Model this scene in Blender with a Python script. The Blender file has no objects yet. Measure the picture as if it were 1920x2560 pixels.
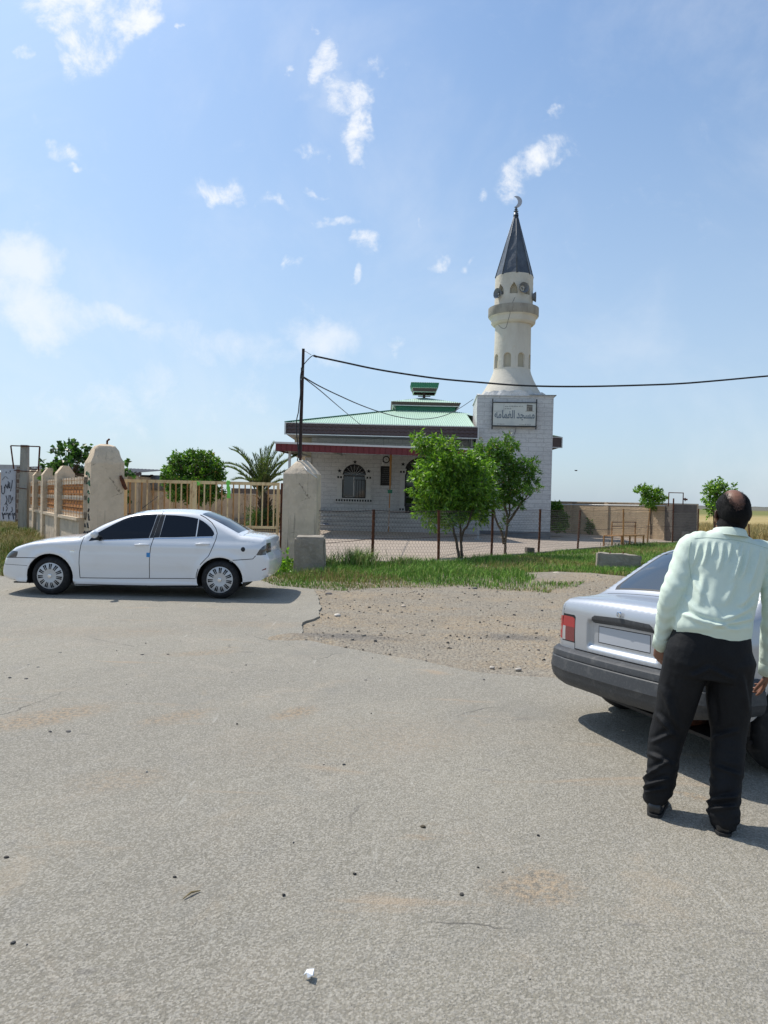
import bpy, bmesh, math, random
import numpy as np
from mathutils import Vector, Matrix, geometry
R = math.radians
random.seed(7)
rng = np.random.default_rng(11)
SC = bpy.context.scene
COL = SC.collection

# ------------------------------------------------------------------ camera
CAMH, FPX, PITCH, ROLL = 1.62, 1776.0, R(0.926), R(1.35)
RM = Matrix.Rotation(math.pi / 2 - PITCH, 3, 'X') @ Matrix.Rotation(ROLL, 3, 'Z')
cam = bpy.data.cameras.new('camera')
cam.sensor_width = 36.0
cam.lens = 36.0 * FPX / 2560.0
cam.clip_start, cam.clip_end = 0.1, 9000
camo = bpy.data.objects.new('camera', cam)
COL.objects.link(camo)
camo.matrix_world = Matrix.Translation((0, 0, CAMH)) @ RM.to_4x4()
SC.camera = camo

def ray(px, py):
    return RM @ Vector(((px - 960) / FPX, (1280 - py) / FPX, -1.0))
def P(px, py, Y):                       # point seen at a photo position, at depth Y
    d = ray(px, py)
    return Vector((d.x * Y / d.y, Y, CAMH + d.z * Y / d.y))
def G(px, py, z=0.0):                   # point on level ground
    d = ray(px, py)
    t = (z - CAMH) / d.z
    return Vector((d.x * t, d.y * t, z))

# ------------------------------------------------------------------ light
SUN = Vector((-0.50, 0.43, 1.0)).normalized()
ELEV = math.asin(SUN.z)
sl = bpy.data.lights.new('sun', 'SUN')
sl.energy, sl.angle, sl.color = 4.3, R(0.53), (1.0, 0.945, 0.86)
so = bpy.data.objects.new('sun', sl)
COL.objects.link(so)
so.rotation_euler = (-SUN).to_track_quat('-Z', 'Y').to_euler()
SC.view_settings.view_transform = 'Standard'
SC.view_settings.look = 'None'
SC.view_settings.exposure = 0.12
SC.view_settings.gamma = 1.0
SC.view_settings.use_curve_mapping = False

# ------------------------------------------------------------------ sky with clouds
W = bpy.data.worlds.new('World')
SC.world = W
W.use_nodes = True
wt = W.node_tree
wn, wl = wt.nodes, wt.links
bg = wn['Background']
sky = wn.new('ShaderNodeTexSky')
sky.sky_type = 'NISHITA'
sky.sun_disc = False
sky.sun_elevation = ELEV
sky.sun_rotation = math.atan2(SUN.x, SUN.y)
sky.air_density, sky.dust_density, sky.ozone_density = 1.0, 1.6, 3.0
sky.altitude = 200
bg.inputs[1].default_value = 0.13

def wmath(op, a, b=None, clamp=False):
    n = wn.new('ShaderNodeMath'); n.operation = op; n.use_clamp = clamp
    for i, v in enumerate((a, b)):
        if v is None: continue
        if isinstance(v, (int, float)): n.inputs[i].default_value = v
        else: wl.new(v, n.inputs[i])
    return n.outputs[0]
tc = wn.new('ShaderNodeTexCoord')
sx = wn.new('ShaderNodeSeparateXYZ'); wl.new(tc.outputs['Generated'], sx.inputs[0])
yy = wmath('MAXIMUM', wmath('ABSOLUTE', sx.outputs[1]), 0.05)
cu = wmath('DIVIDE', sx.outputs[0], yy)
cv = wmath('DIVIDE', sx.outputs[2], yy)
cuv = wn.new('ShaderNodeCombineXYZ'); wl.new(cu, cuv.inputs[0]); wl.new(cv, cuv.inputs[1])
wl.new(wmath('MULTIPLY', wmath('LESS_THAN', sx.outputs[1], 0.0), 3.7), cuv.inputs[2])
def wnoise(scale, detail, rough=0.6, dist=0.0):
    n = wn.new('ShaderNodeTexNoise'); n.inputs['Scale'].default_value = scale
    n.inputs['Detail'].default_value = detail; n.inputs['Roughness'].default_value = rough
    n.inputs['Distortion'].default_value = dist
    wl.new(cuv.outputs[0], n.inputs['Vector']); return n
n_big = wnoise(13, 12, 0.70, 0.35)
n_wisp = wnoise(3.2, 7, 0.6, 0.4)
wv = wn.new('ShaderNodeVectorMath'); wv.operation = 'MULTIPLY_ADD'
wl.new(wnoise(7, 5).outputs['Color'], wv.inputs[0])
wv.inputs[1].default_value = (0.16, 0.16, 0); wl.new(cuv.outputs[0], wv.inputs[2])
wv2 = wn.new('ShaderNodeVectorMath'); wv2.operation = 'SUBTRACT'
wl.new(wv.outputs[0], wv2.inputs[0]); wv2.inputs[1].default_value = (0.08, 0.08, 0)
flat = wn.new('ShaderNodeVectorMath'); flat.operation = 'MULTIPLY'
wl.new(wv2.outputs[0], flat.inputs[0]); flat.inputs[1].default_value = (1, 1, 0)
def blob(px, py, w, h, rot, amp):       # photo units of the 1659 px wide view
    k = 1920 / 1659
    d = ray(px * k, py * k)
    m = wn.new('ShaderNodeMapping'); m.vector_type = 'TEXTURE'
    m.inputs['Location'].default_value = (d.x / d.y, d.z / d.y, 0)
    m.inputs['Rotation'].default_value = (0, 0, R(rot))
    m.inputs['Scale'].default_value = (w * k / FPX, h * k / FPX, 1)
    wl.new(flat.outputs[0], m.inputs[0])
    l = wn.new('ShaderNodeVectorMath'); l.operation = 'LENGTH'; wl.new(m.outputs[0], l.inputs[0])
    mr = wn.new('ShaderNodeMapRange'); mr.interpolation_type = 'SMOOTHSTEP'
    wl.new(l.outputs['Value'], mr.inputs[0])
    mr.inputs[1].default_value, mr.inputs[2].default_value = 0.0, 1.0
    mr.inputs[3].default_value, mr.inputs[4].default_value = amp, 0.0
    return mr.outputs[0]
BL = [(150, 25, 170, 75, 0, 1.1), (180, 90, 105, 80, 40, 1.1), (275, 30, 110, 80, 20, 1.05), (700, 140, 62, 85, 25, 1.0),
      (750, 215, 95, 75, -40, 1.0), (775, 290, 65, 68, 10, .95), (672, 190, 50, 30, 0, .6), (785, 160, 40, 50, 0, .6),
      (470, 388, 112, 62, -8, 1.0), (605, 434, 55, 26, -12, .85), (1125, 365, 85, 50, 30, .95),
      (1185, 318, 85, 55, 25, .85), (1230, 335, 50, 24, -10, .5), (785, 540, 40, 58, -5, .85), (720, 468, 80, 28, -5, .62),
      (755, 620, 22, 35, 0, .55), (130, 350, 55, 40, -30, .62), (150, 395, 40, 20, -20, .55),
      (1210, 224, 34, 30, 0, .62), (650, 62, 24, 24, -40, .6), (608, 133, 26, 18, 0, .45), (400, 53, 20, 20, 0, .6),
      (938, 552, 42, 34, 0, .5), (1003, 572, 22, 28, 0, .45), (924, 472, 22, 34, 0, .5), (672, 310, 40, 30, -20, .55),
      (645, 552, 22, 22, 0, .5), (672, 386, 60, 18, 0, .45), (1028, 405, 26, 22, 0, .5), (870, 740, 40, 38, -40, .42), (25, 110, 40, 26, 0, .5)]
SOFT = [(40, 560, 150, 120, -10, .95), (70, 655, 250, 130, -15, .85), (230, 690, 230, 80, -14, .62), (690, 735, 150, 85, 5, .7),
        (470, 760, 330, 85, -10, .45), (300, 860, 600, 130, 0, .35)]
def wmax(lst):
    o = None
    for b in lst:
        v = blob(*b)
        o = v if o is None else wmath('MAXIMUM', o, v)
    return o
def ramp(v, lo, hi, a=0.0, b=1.0):
    mr = wn.new('ShaderNodeMapRange'); mr.interpolation_type = 'SMOOTHSTEP'; wl.new(v, mr.inputs[0])
    for i, q in enumerate((lo, hi, a, b)): mr.inputs[i + 1].default_value = q
    return mr.outputs[0]
bmx = wmax(BL)
hard = wmath('ADD', bmx, wmath('MULTIPLY', ramp(bmx, 0.02, 0.45), wmath('MULTIPLY', wmath('SUBTRACT', n_big.outputs[0], 0.5), 3.9)))
feather = wmath('MULTIPLY', ramp(bmx, 0.0, 0.9, 0, 0.30), ramp(n_wisp.outputs[0], 0.3, 0.7))
hardm = wmath('MAXIMUM', ramp(hard, 0.05, 1.42, 0, 0.97), feather)
soft = wmath('ADD', wmax(SOFT), wmath('MULTIPLY', wmath('SUBTRACT', n_big.outputs[0], 0.5), 1.2))
softm = ramp(soft, 0.05, 0.95, 0, 0.7)
wispm = ramp(n_wisp.outputs[0], 0.42, 0.78, 0, 0.26)
hazem = ramp(sx.outputs[2], 0.0, 0.66, 0.66, 0.04)      # air near the horizon is paler
cm = wmath('MAXIMUM', hardm, wmath('MAXIMUM', softm, wispm))
gain = wn.new('ShaderNodeMixRGB'); gain.blend_type = 'MULTIPLY'; gain.inputs[0].default_value = 1
wl.new(sky.outputs[0], gain.inputs[1]); gain.inputs[2].default_value = (.98, 1.14, 1.2, 1)
mh = wn.new('ShaderNodeMixRGB'); wl.new(hazem, mh.inputs[0]); wl.new(gain.outputs[0], mh.inputs[1])
mh.inputs[2].default_value = (4.0, 4.85, 5.75, 1)
mc = wn.new('ShaderNodeMixRGB'); wl.new(cm, mc.inputs[0]); wl.new(mh.outputs[0], mc.inputs[1])
mc.inputs[2].default_value = (6.9, 7.1, 7.4, 1)
wl.new(mc.outputs[0], bg.inputs[0])

# ------------------------------------------------------------------ helpers
ORG = {}
def tag(o, label=None, cat=None, group=None, kind=None):
    if label: o['label'] = label
    if cat: o['category'] = cat
    if group: o['group'] = group
    if kind: o['kind'] = kind
    return o
def thing(name, label, cat, loc=(0, 0, 0), rz=0.0, group=None, local=False):
    o = bpy.data.objects.new(name, None); COL.objects.link(o)
    o.empty_display_size = 0.2
    o.location = loc; o.rotation_euler = (0, 0, rz)
    ORG[o.name] = Vector((0, 0, 0)) if local else Vector(loc)
    return tag(o, label, cat, group)
class MB:
    """collects geometry; build() links it as one mesh object"""
    def __init__(s): s.v, s.f, s.m, s.n = [], [], [], None
    def add(s, vs, fs, mi=0):
        b = len(s.v); s.v.extend([tuple(p) for p in vs])
        s.f.extend([tuple(i + b for i in f) for f in fs]); s.m.extend([mi] * len(fs)); return s
    def box(s, lo, hi, mi=0, M=None, bev=0.0):
        (x0, y0, z0), (x1, y1, z1) = lo, hi
        if bev > 0:
            bm = bmesh.new(); bmesh.ops.create_cube(bm, size=1.0)
            for v in bm.verts:
                v.co = Vector((x0 + (v.co.x + .5) * (x1 - x0), y0 + (v.co.y + .5) * (y1 - y0), z0 + (v.co.z + .5) * (z1 - z0)))
            bmesh.ops.bevel(bm, geom=list(bm.edges), offset=bev, segments=2, affect='EDGES', profile=.5)
            bm.verts.index_update()
            vs = [v.co.copy() for v in bm.verts]; fs = [[v.index for v in f.verts] for f in bm.faces]; bm.free()
        else:
            vs = [Vector(p) for p in ((x0, y0, z0), (x1, y0, z0), (x1, y1, z0), (x0, y1, z0), (x0, y0, z1), (x1, y0, z1), (x1, y1, z1), (x0, y1, z1))]
            fs = [(0, 3, 2, 1), (4, 5, 6, 7), (0, 1, 5, 4), (1, 2, 6, 5), (2, 3, 7, 6), (3, 0, 4, 7)]
        if M is not None: vs = [M @ v for v in vs]
        return s.add(vs, fs, mi)
    def tube(s, pts, rad, n=8, mi=0, cap=True):
        pts = [Vector(p) for p in pts]
        if isinstance(rad, (int, float)): rad = [rad] * len(pts)
        vs, fs = [], []
        t0 = (pts[1] - pts[0]).normalized()
        u = t0.orthogonal().normalized()
        for i, p in enumerate(pts):
            t = (pts[min(i + 1, len(pts) - 1)] - pts[max(i - 1, 0)]).normalized()
            u = (u - t * u.dot(t)); u = u.normalized() if u.length > 1e-6 else t.orthogonal().normalized()
            w = t.cross(u)
            for k in range(n):
                a = 2 * math.pi * k / n
                vs.append(p + (u * math.cos(a) + w * math.sin(a)) * rad[i])
        for i in range(len(pts) - 1):
            for k in range(n):
                fs.append((i * n + k, i * n + (k + 1) % n, (i + 1) * n + (k + 1) % n, (i + 1) * n + k))
        if cap:
            fs.append(tuple(range(n - 1, -1, -1))); fs.append(tuple((len(pts) - 1) * n + k for k in range(n)))
        return s.add(vs, fs, mi)
    def bar(s, a, b, w, h=None, mi=0, up=(0, 0, 1)):
        a, b = Vector(a), Vector(b); h = h or w
        t = (b - a).normalized(); up = Vector(up)
        if abs(t.dot(up)) > .95: up = Vector((0, 1, 0))
        x = t.cross(up).normalized(); y = x.cross(t)
        vs = []
        for p in (a, b):
            for sx_, sy_ in ((-1, -1), (1, -1), (1, 1), (-1, 1)):
                vs.append(p + x * sx_ * w / 2 + y * sy_ * h / 2)
        return s.add(vs, [(0, 1, 2, 3), (7, 6, 5, 4), (0, 4, 5, 1), (1, 5, 6, 2), (2, 6, 7, 3), (3, 7, 4, 0)], mi)
    def lathe(s, prof, c=(0, 0, 0), n=24, mi=0, axis='Z', M=None):
        vs, fs = [], []
        c = Vector(c)
        for r, h in prof:
            for k in range(n):
                a = 2 * math.pi * k / n
                q = Vector((r * math.cos(a), r * math.sin(a), h))
                if axis == 'Y': q = Vector((q.x, q.z, q.y))
                if axis == 'X': q = Vector((q.z, q.x, q.y))
                if M is not None: q = M @ q
                vs.append(c + q)
        for i in range(len(prof) - 1):
            for k in range(n):
                fs.append((i * n + k, i * n + (k + 1) % n, (i + 1) * n + (k + 1) % n, (i + 1) * n + k))
        return s.add(vs, fs, mi)
    def prism(s, poly, d, mi=0):
        """poly: planar list of 3D points; d: extrusion vector"""
        poly = [Vector(p) for p in poly]; d = Vector(d); n = len(poly)
        vs = poly + [p + d for p in poly]
        fs = [tuple(range(n)), tuple(range(2 * n - 1, n - 1, -1))]
        fs += [(i, i + n, (i + 1) % n + n, (i + 1) % n) for i in range(n)]
        return s.add(vs, fs, mi)
    def build(s, name, mats, parent=None, smooth=False, recalc=True):
        me = bpy.data.meshes.new(name)
        org = ORG.get(parent.name, Vector()) if parent else Vector()
        vs = [(p[0] - org.x, p[1] - org.y, p[2] - org.z) for p in s.v]
        me.from_pydata(vs, [], s.f)
        if not isinstance(mats, (list, tuple)): mats = [mats]
        for m in mats: me.materials.append(m)
        if len(mats) > 1: me.polygons.foreach_set('material_index', s.m)
        if recalc:
            bm = bmesh.new(); bm.from_mesh(me); bmesh.ops.recalc_face_normals(bm, faces=bm.faces); bm.to_mesh(me); bm.free()
        if smooth is True: me.polygons.foreach_set('use_smooth', [True] * len(me.polygons))
        me.update()
        if smooth not in (True, False): me.shade_smooth() if hasattr(me, 'shade_smooth') else None
        o = bpy.data.objects.new(name, me); COL.objects.link(o)
        if smooth not in (True, False): me.set_sharp_from_angle(angle=R(smooth))
        if parent: o.parent = parent; ORG[o.name] = org
        return o
def npmesh(name, V, F, mats, parent=None, smooth=False, mi=None, cols=None):
    """fast mesh: V (n,3), F (m,k)"""
    V = np.asarray(V, dtype=np.float64); F = np.asarray(F, dtype=np.int32)
    org = ORG.get(parent.name, Vector()) if parent else Vector()
    V = V - np.array(org)[None, :]
    me = bpy.data.meshes.new(name); k = F.shape[1]
    me.vertices.add(len(V)); me.vertices.foreach_set('co', V.astype(np.float32).ravel())
    me.loops.add(F.size); me.loops.foreach_set('vertex_index', F.ravel())
    me.polygons.add(len(F)); me.polygons.foreach_set('loop_start', np.arange(0, F.size, k, dtype=np.int32))
    me.polygons.foreach_set('loop_total', np.full(len(F), k, dtype=np.int32))
    if not isinstance(mats, (list, tuple)): mats = [mats]
    for m in mats: me.materials.append(m)
    if mi is not None: me.polygons.foreach_set('material_index', np.asarray(mi, dtype=np.int32))
    if smooth: me.polygons.foreach_set('use_smooth', np.ones(len(F), dtype=bool))
    if cols is not None:
        ca = me.color_attributes.new('tint', 'FLOAT_COLOR', 'POINT')
        ca.data.foreach_set('color', np.asarray(cols, dtype=np.float32).ravel())
    me.update(calc_edges=True); me.validate()
    o = bpy.data.objects.new(name, me); COL.objects.link(o)
    if parent: o.parent = parent; ORG[o.name] = org
    return o
def pip(poly, X, Y):
    """vectorised point in polygon"""
    poly = np.asarray(poly); X = np.asarray(X); Y = np.asarray(Y)
    c = np.zeros(X.shape, bool); n = len(poly); j = n - 1
    for i in range(n):
        xi, yi = poly[i]; xj, yj = poly[j]
        if yi != yj:
            c ^= ((yi > Y) != (yj > Y)) & (X < (xj - xi) * (Y - yi) / (yj - yi) + xi)
        j = i
    return c
def resample(poly, step, closed=True):
    out = []
    n = len(poly)
    for i in range(n if closed else n - 1):
        a, b = Vector(poly[i]), Vector(poly[(i + 1) % n])
        k = max(1, int((b - a).length / step + .5))
        for q in range(k): out.append(a.lerp(b, q / k))
    if not closed: out.append(Vector(poly[-1]))
    return out
def smoothcurve(pts, n=6, closed=False):
    """Catmull-Rom through 2D/3D points"""
    pts = [Vector(p) for p in pts]; N = len(pts); out = []
    for i in range(N if closed else N - 1):
        if closed: p0, p1, p2, p3 = pts[i - 1], pts[i], pts[(i + 1) % N], pts[(i + 2) % N]
        else: p0, p1, p2, p3 = pts[max(i - 1, 0)], pts[i], pts[i + 1], pts[min(i + 2, N - 1)]
        for k in range(n):
            t = k / n
            out.append(.5 * ((2 * p1) + (p2 - p0) * t + (2 * p0 - 5 * p1 + 4 * p2 - p3) * t * t + (3 * p1 - p0 - 3 * p2 + p3) * t ** 3))
    if not closed: out.append(pts[-1])
    return out
def cdt(outer, lines, grid, extra=()):
    """triangulate a 2D domain; lines: list of (polyline, closed). returns verts, tris inside outer"""
    vs, es = [], []
    def addline(pl, closed):
        b = len(vs); vs.extend([Vector((p[0], p[1])) for p in pl]); n = len(pl)
        es.extend([(b + i, b + (i + 1) % n) for i in range(n if closed else n - 1)])
    addline(resample([Vector((p[0], p[1])) for p in outer], grid), True)
    for pl, cl in lines: addline(resample([Vector((p[0], p[1])) for p in pl], grid, cl), cl)
    O = np.array([(p[0], p[1]) for p in outer])
    x0, y0 = O.min(0); x1, y1 = O.max(0)
    gx, gy = np.meshgrid(np.arange(x0 + grid / 2, x1, grid), np.arange(y0 + grid / 2, y1, grid))
    gx = gx + (np.arange(gx.shape[0])[:, None] % 2) * grid * .3
    gx, gy = gx.ravel(), gy.ravel(); k = pip(O, gx, gy)
    vs.extend([Vector((a, b)) for a, b in zip(gx[k], gy[k])])
    vs.extend([Vector((p[0], p[1])) for p in extra])
    r = geometry.delaunay_2d_cdt(vs, es, [], 0, 1e-5)
    V = np.array([(p.x, p.y) for p in r[0]]); T = np.array([t for t in r[2] if len(t) == 3], dtype=np.int32)
    c = V[T].mean(1); k = pip(O, c[:, 0], c[:, 1])
    return V, T[k], c[k]
def sstep(a, b, x):
    t = np.clip((np.asarray(x, float) - a) / (b - a), 0, 1); return t * t * (3 - 2 * t)

# ------------------------------------------------------------------ materials
def nodes_of(m): return m.node_tree.nodes, m.node_tree.links
def lin(c):
    return tuple(((x / 255) / 12.92 if x / 255 <= .04045 else ((x / 255 + .055) / 1.055) ** 2.4) for x in c) + (1,)
def mat(name, col, rough=.75, metal=0.0, spec=.4, var=(), bump=None, coat=0.0, coords='Object', emis=None, trans=0.0, sheen=0.0, tint=False):
    m = bpy.data.materials.new(name); m.use_nodes = True
    n, l = nodes_of(m); b = n['Principled BSDF']
    col = tuple(col) + (1,) if len(col) == 3 else col
    b.inputs['Base Color'].default_value = col
    b.inputs['Roughness'].default_value = rough; b.inputs['Metallic'].default_value = metal
    b.inputs['Specular IOR Level'].default_value = spec
    b.inputs['Coat Weight'].default_value = coat; b.inputs['Coat Roughness'].default_value = .04
    t = n.new('ShaderNodeTexCoord')
    last = None
    if tint:
        va = n.new('ShaderNodeVertexColor'); va.layer_name = 'tint'
        mx = n.new('ShaderNodeMixRGB'); mx.blend_type = 'MULTIPLY'; mx.inputs[0].default_value = 1
        mx.inputs[1].default_value = col; l.new(va.outputs[0], mx.inputs[2]); last = mx.outputs[0]
    for (sc, det, c2, lo, hi, amt, st) in var:
        mp = n.new('ShaderNodeMapping'); mp.inputs['Scale'].default_value = st; l.new(t.outputs[coords], mp.inputs[0])
        nz = n.new('ShaderNodeTexNoise'); nz.inputs['Scale'].default_value = sc; nz.inputs['Detail'].default_value = det
        nz.inputs['Roughness'].default_value = .62
        l.new(mp.outputs[0], nz.inputs['Vector'])
        mr = n.new('ShaderNodeMapRange'); l.new(nz.outputs[0], mr.inputs[0])
        for i, q in enumerate((lo, hi, 0, amt)): mr.inputs[i + 1].default_value = q
        mx = n.new('ShaderNodeMixRGB'); l.new(mr.outputs[0], mx.inputs[0])
        if last is None: mx.inputs[1].default_value = col
        else: l.new(last, mx.inputs[1])
        mx.inputs[2].default_value = tuple(c2) + (1,) if len(c2) == 3 else c2
        last = mx.outputs[0]
    if last is not None: l.new(last, b.inputs['Base Color'])
    if bump:
        hs = None
        for (sc, st, det) in bump:
            nz = n.new('ShaderNodeTexNoise'); nz.inputs['Scale'].default_value = sc; nz.inputs['Detail'].default_value = det
            l.new(t.outputs[coords], nz.inputs['Vector'])
            bp = n.new('ShaderNodeBump'); bp.inputs['Strength'].default_value = 1.0; bp.inputs['Distance'].default_value = st
            l.new(nz.outputs[0], bp.inputs['Height'])
            if hs is not None: l.new(hs, bp.inputs['Normal'])
            hs = bp.outputs[0]
        l.new(hs, b.inputs['Normal'])
    return m
I3 = (1, 1, 1)
M = {}
M['paint_white'] = mat('paint_white', (.77, .775, .78), .22, coat=.9, spec=.5, var=[(2.2, 6, (.62, .58, .52), .52, .8, .22, (1, 1, 2)), (60, 2, (.72, .71, .69), .55, .8, .4, I3)])
M['paint_silver'] = mat('paint_silver', (.415, .43, .455), .36, metal=.5, coat=.7, var=[(900, 1, (.52, .535, .56), .4, .7, .6, I3), (3, 4, (.42, .43, .44), .5, .9, .5, I3)])
M['tint_glass'] = mat('tint_glass', (.009, .010, .013), .03, spec=.45)
M['glass_blue'] = mat('glass_blue', (.018, .028, .038), .03, spec=.9, coat=.7)
M['black_plastic'] = mat('black_plastic', (.018, .018, .02), .5, var=[(40, 3, (.05, .048, .045), .5, .8, .5, I3)])
M['gap'] = mat('gap', (.01, .01, .011), .8)
M['bumper_grey'] = mat('bumper_grey', (.042, .044, .048), .5, var=[(9, 5, (.17, .165, .155), .55, .8, .55, (1, 1, 1)), (60, 3, (.09, .09, .09), .5, .8, .6, I3)], bump=[(700, .0004, 2)])
M['rubber'] = mat('rubber', (.016, .016, .017), .8, var=[(20, 4, (.07, .065, .06), .5, .75, .6, I3)])
M['hubcap'] = mat('hubcap', (.52, .53, .54), .35, metal=.35, var=[(30, 4, (.3, .28, .25), .55, .85, .5, I3)])
M['chrome'] = mat('chrome', (.75, .76, .78), .12, metal=1)
M['lens_red'] = mat('lens_red', (.36, .012, .016), .12, coat=.8, bump=[(180, .001, 1)])
M['lens_dark_red'] = mat('lens_dark_red', (.16, .012, .016), .14, coat=.8, bump=[(180, .001, 1)])
M['lens_clear'] = mat('lens_clear', (.42, .40, .39), .14, coat=.8, bump=[(180, .001, 1)])
M['lens_smoke'] = mat('lens_smoke', (.05, .055, .06), .08, coat=.8, spec=.8)
M['reflector'] = mat('reflector', (.55, .57, .6), .2, metal=.8)
M['plate'] = mat('plate', (.45, .465, .495), .4)
M['blue_sticker'] = mat('blue_sticker', (.05, .25, .55), .5)
M['plaster'] = mat('plaster', (.60, .46, .305), .92, spec=.15, var=[(1.1, 6, (.44, .32, .2), .45, .8, .65, I3), (2.2, 6, (.16, .12, .09), .6, .82, .6, (3, 3, .35)), (9, 5, (.6, .53, .42), .5, .8, .5, I3)], bump=[(14, .012, 5), (120, .002, 3)])
M['plaster_dirty'] = mat('plaster_dirty', (.60, .475, .335), .92, spec=.15, var=[(1.6, 6, (.33, .27, .205), .45, .78, .75, (3, 3, .4)), (5, 6, (.12, .10, .08), .64, .85, .65, (4, 4, .4))], bump=[(14, .012, 5)])
M['yard_wall'] = mat('yard_wall', (.54, .40, .25), .9, spec=.15, var=[(.5, 5, (.36, .29, .21), .4, .8, .8, I3), (1.4, 6, (.17, .13, .1), .62, .8, .6, (2, 2, .3))], bump=[(8, .02, 5)])
M['concrete'] = mat('concrete', (.30, .27, .225), .92, spec=.15, var=[(3, 6, (.18, .16, .135), .4, .7, .8, I3), (18, 5, (.4, .37, .32), .5, .8, .6, I3)], bump=[(9, .03, 6), (60, .006, 4)])
M['concrete_dark'] = mat('concrete_dark', (.15, .13, .115), .92, spec=.15, var=[(2, 6, (.07, .065, .06), .4, .7, .8, (1, 1, .4)), (14, 5, (.2, .18, .15), .5, .8, .5, I3)], bump=[(20, .01, 5)])

M['rust'] = mat('rust', (.13, .045, .022), .8, spec=.2, var=[(30, 5, (.045, .022, .016), .4, .65, .9, (1, 1, .4)), (14, 4, (.28, .12, .05), .58, .75, .7, I3)])
M['rust_orange'] = mat('rust_orange', (.44, .23, .085), .7, spec=.25, var=[(16, 5, (.2, .085, .03), .48, .7, .9, (1, 1, .35)), (8, 5, (.6, .46, .28), .55, .75, .6, (1, 1, .3))])
M['cream_metal'] = mat('cream_metal', (.78, .58, .31), .6, spec=.3, var=[(10, 5, (.28, .12, .05), .55, .75, .9, (1, 1, .3)), (3, 4, (.55, .36, .18), .45, .7, .7, (1, 1, .3))])
M['dark_steel'] = mat('dark_steel', (.035, .018, .015), .6, var=[(14, 4, (.1, .03, .02), .5, .75, .7, (1, 1, .2))])
M['wire'] = mat('wire', (.03, .03, .03), .6)
M['galv'] = mat('galv', (.10, .095, .085), .6, metal=.3)
M['cable'] = mat('cable', (.012, .012, .013), .5)
M['wood_bark'] = mat('wood_bark', (.14, .105, .075), .9, spec=.1, var=[(14, 5, (.05, .04, .03), .45, .7, .8, (1, 1, .25))], bump=[(40, .01, 4)])
M['soil'] = mat('soil', (.33, .24, .16), .95, spec=.1, var=[(4, 6, (.22, .16, .105), .4, .7, .8, I3), (20, 5, (.45, .36, .26), .55, .8, .6, I3)], bump=[(12, .04, 6), (80, .008, 4)])

def plaster_mat(name, base, dirt, streak, sa):
    m = bpy.data.materials.new(name); m.use_nodes = True; n, l = nodes_of(m); b = n['Principled BSDF']
    t = n.new('ShaderNodeTexCoord'); v = t.outputs['Object']
    def nz(sc, det, st=I3, dist=0.):
        mp = n.new('ShaderNodeMapping'); mp.inputs['Scale'].default_value = st; l.new(v, mp.inputs[0])
        q = n.new('ShaderNodeTexNoise'); q.inputs['Scale'].default_value = sc; q.inputs['Detail'].default_value = det; q.inputs['Roughness'].default_value = .65; q.inputs['Distortion'].default_value = dist
        l.new(mp.outputs[0], q.inputs['Vector']); return q
    def rg(x, lo, hi, a, c):
        q = n.new('ShaderNodeMapRange'); q.interpolation_type = 'SMOOTHSTEP'; l.new(x, q.inputs[0])
        for i, y in enumerate((lo, hi, a, c)): q.inputs[i + 1].default_value = y
        return q.outputs[0]
    def mx(f, a, c):
        q = n.new('ShaderNodeMixRGB'); l.new(f, q.inputs[0])
        if hasattr(a, 'is_linked'): l.new(a, q.inputs[1])
        else: q.inputs[1].default_value = tuple(a) + (1,)
        q.inputs[2].default_value = tuple(c) + (1,); return q.outputs[0]
    c = mx(rg(nz(1.3, 7).outputs[0], .42, .68, 0, .85), base, dirt)
    c = mx(rg(nz(4.5, 6).outputs[0], .52, .72, 0, .5), c, tuple(min(1, x * 1.22) for x in base))
    c = mx(rg(nz(2.6, 6, (4, 4, .22)).outputs[0], .55, .74, 0, sa), c, streak)
    c = mx(rg(nz(6, 5, (5, 5, .5)).outputs[0], .62, .75, 0, sa * .8), c, tuple(x * .6 for x in streak))
    wp = n.new('ShaderNodeMixRGB'); wp.inputs[0].default_value = .3; l.new(v, wp.inputs[1]); l.new(nz(2.5, 5).outputs['Color'], wp.inputs[2])
    vo = n.new('ShaderNodeTexVoronoi'); vo.feature = 'DISTANCE_TO_EDGE'; vo.inputs['Scale'].default_value = 1.5; l.new(wp.outputs[0], vo.inputs['Vector'])
    mu = n.new('ShaderNodeMath'); mu.operation = 'MULTIPLY'; l.new(rg(vo.outputs['Distance'], 0, .012, .8, 0), mu.inputs[0]); l.new(rg(nz(1.1, 3).outputs[0], .48, .58, 0, 1), mu.inputs[1])
    c = mx(mu.outputs[0], c, (.10, .08, .06))
    l.new(c, b.inputs['Base Color']); b.inputs['Roughness'].default_value = .93; b.inputs['Specular IOR Level'].default_value = .12
    b1 = n.new('ShaderNodeBump'); b1.inputs['Distance'].default_value = .035; l.new(nz(5, 6).outputs[0], b1.inputs['Height'])
    b2 = n.new('ShaderNodeBump'); b2.inputs['Distance'].default_value = .006; l.new(nz(60, 4).outputs[0], b2.inputs['Height']); l.new(b1.outputs[0], b2.inputs['Normal'])
    l.new(b2.outputs[0], b.inputs['Normal']); return m
M['plaster'] = plaster_mat('plaster', (.66, .53, .385), (.52, .42, .305), (.30, .24, .17), .55)
M['plaster_dirty'] = plaster_mat('plaster_dirty', (.62, .515, .39), (.47, .395, .305), (.20, .17, .14), .8)
M['yard_wall'] = plaster_mat('yard_wall', (.62, .48, .325), (.50, .38, .255), (.25, .18, .12), .5)

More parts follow.
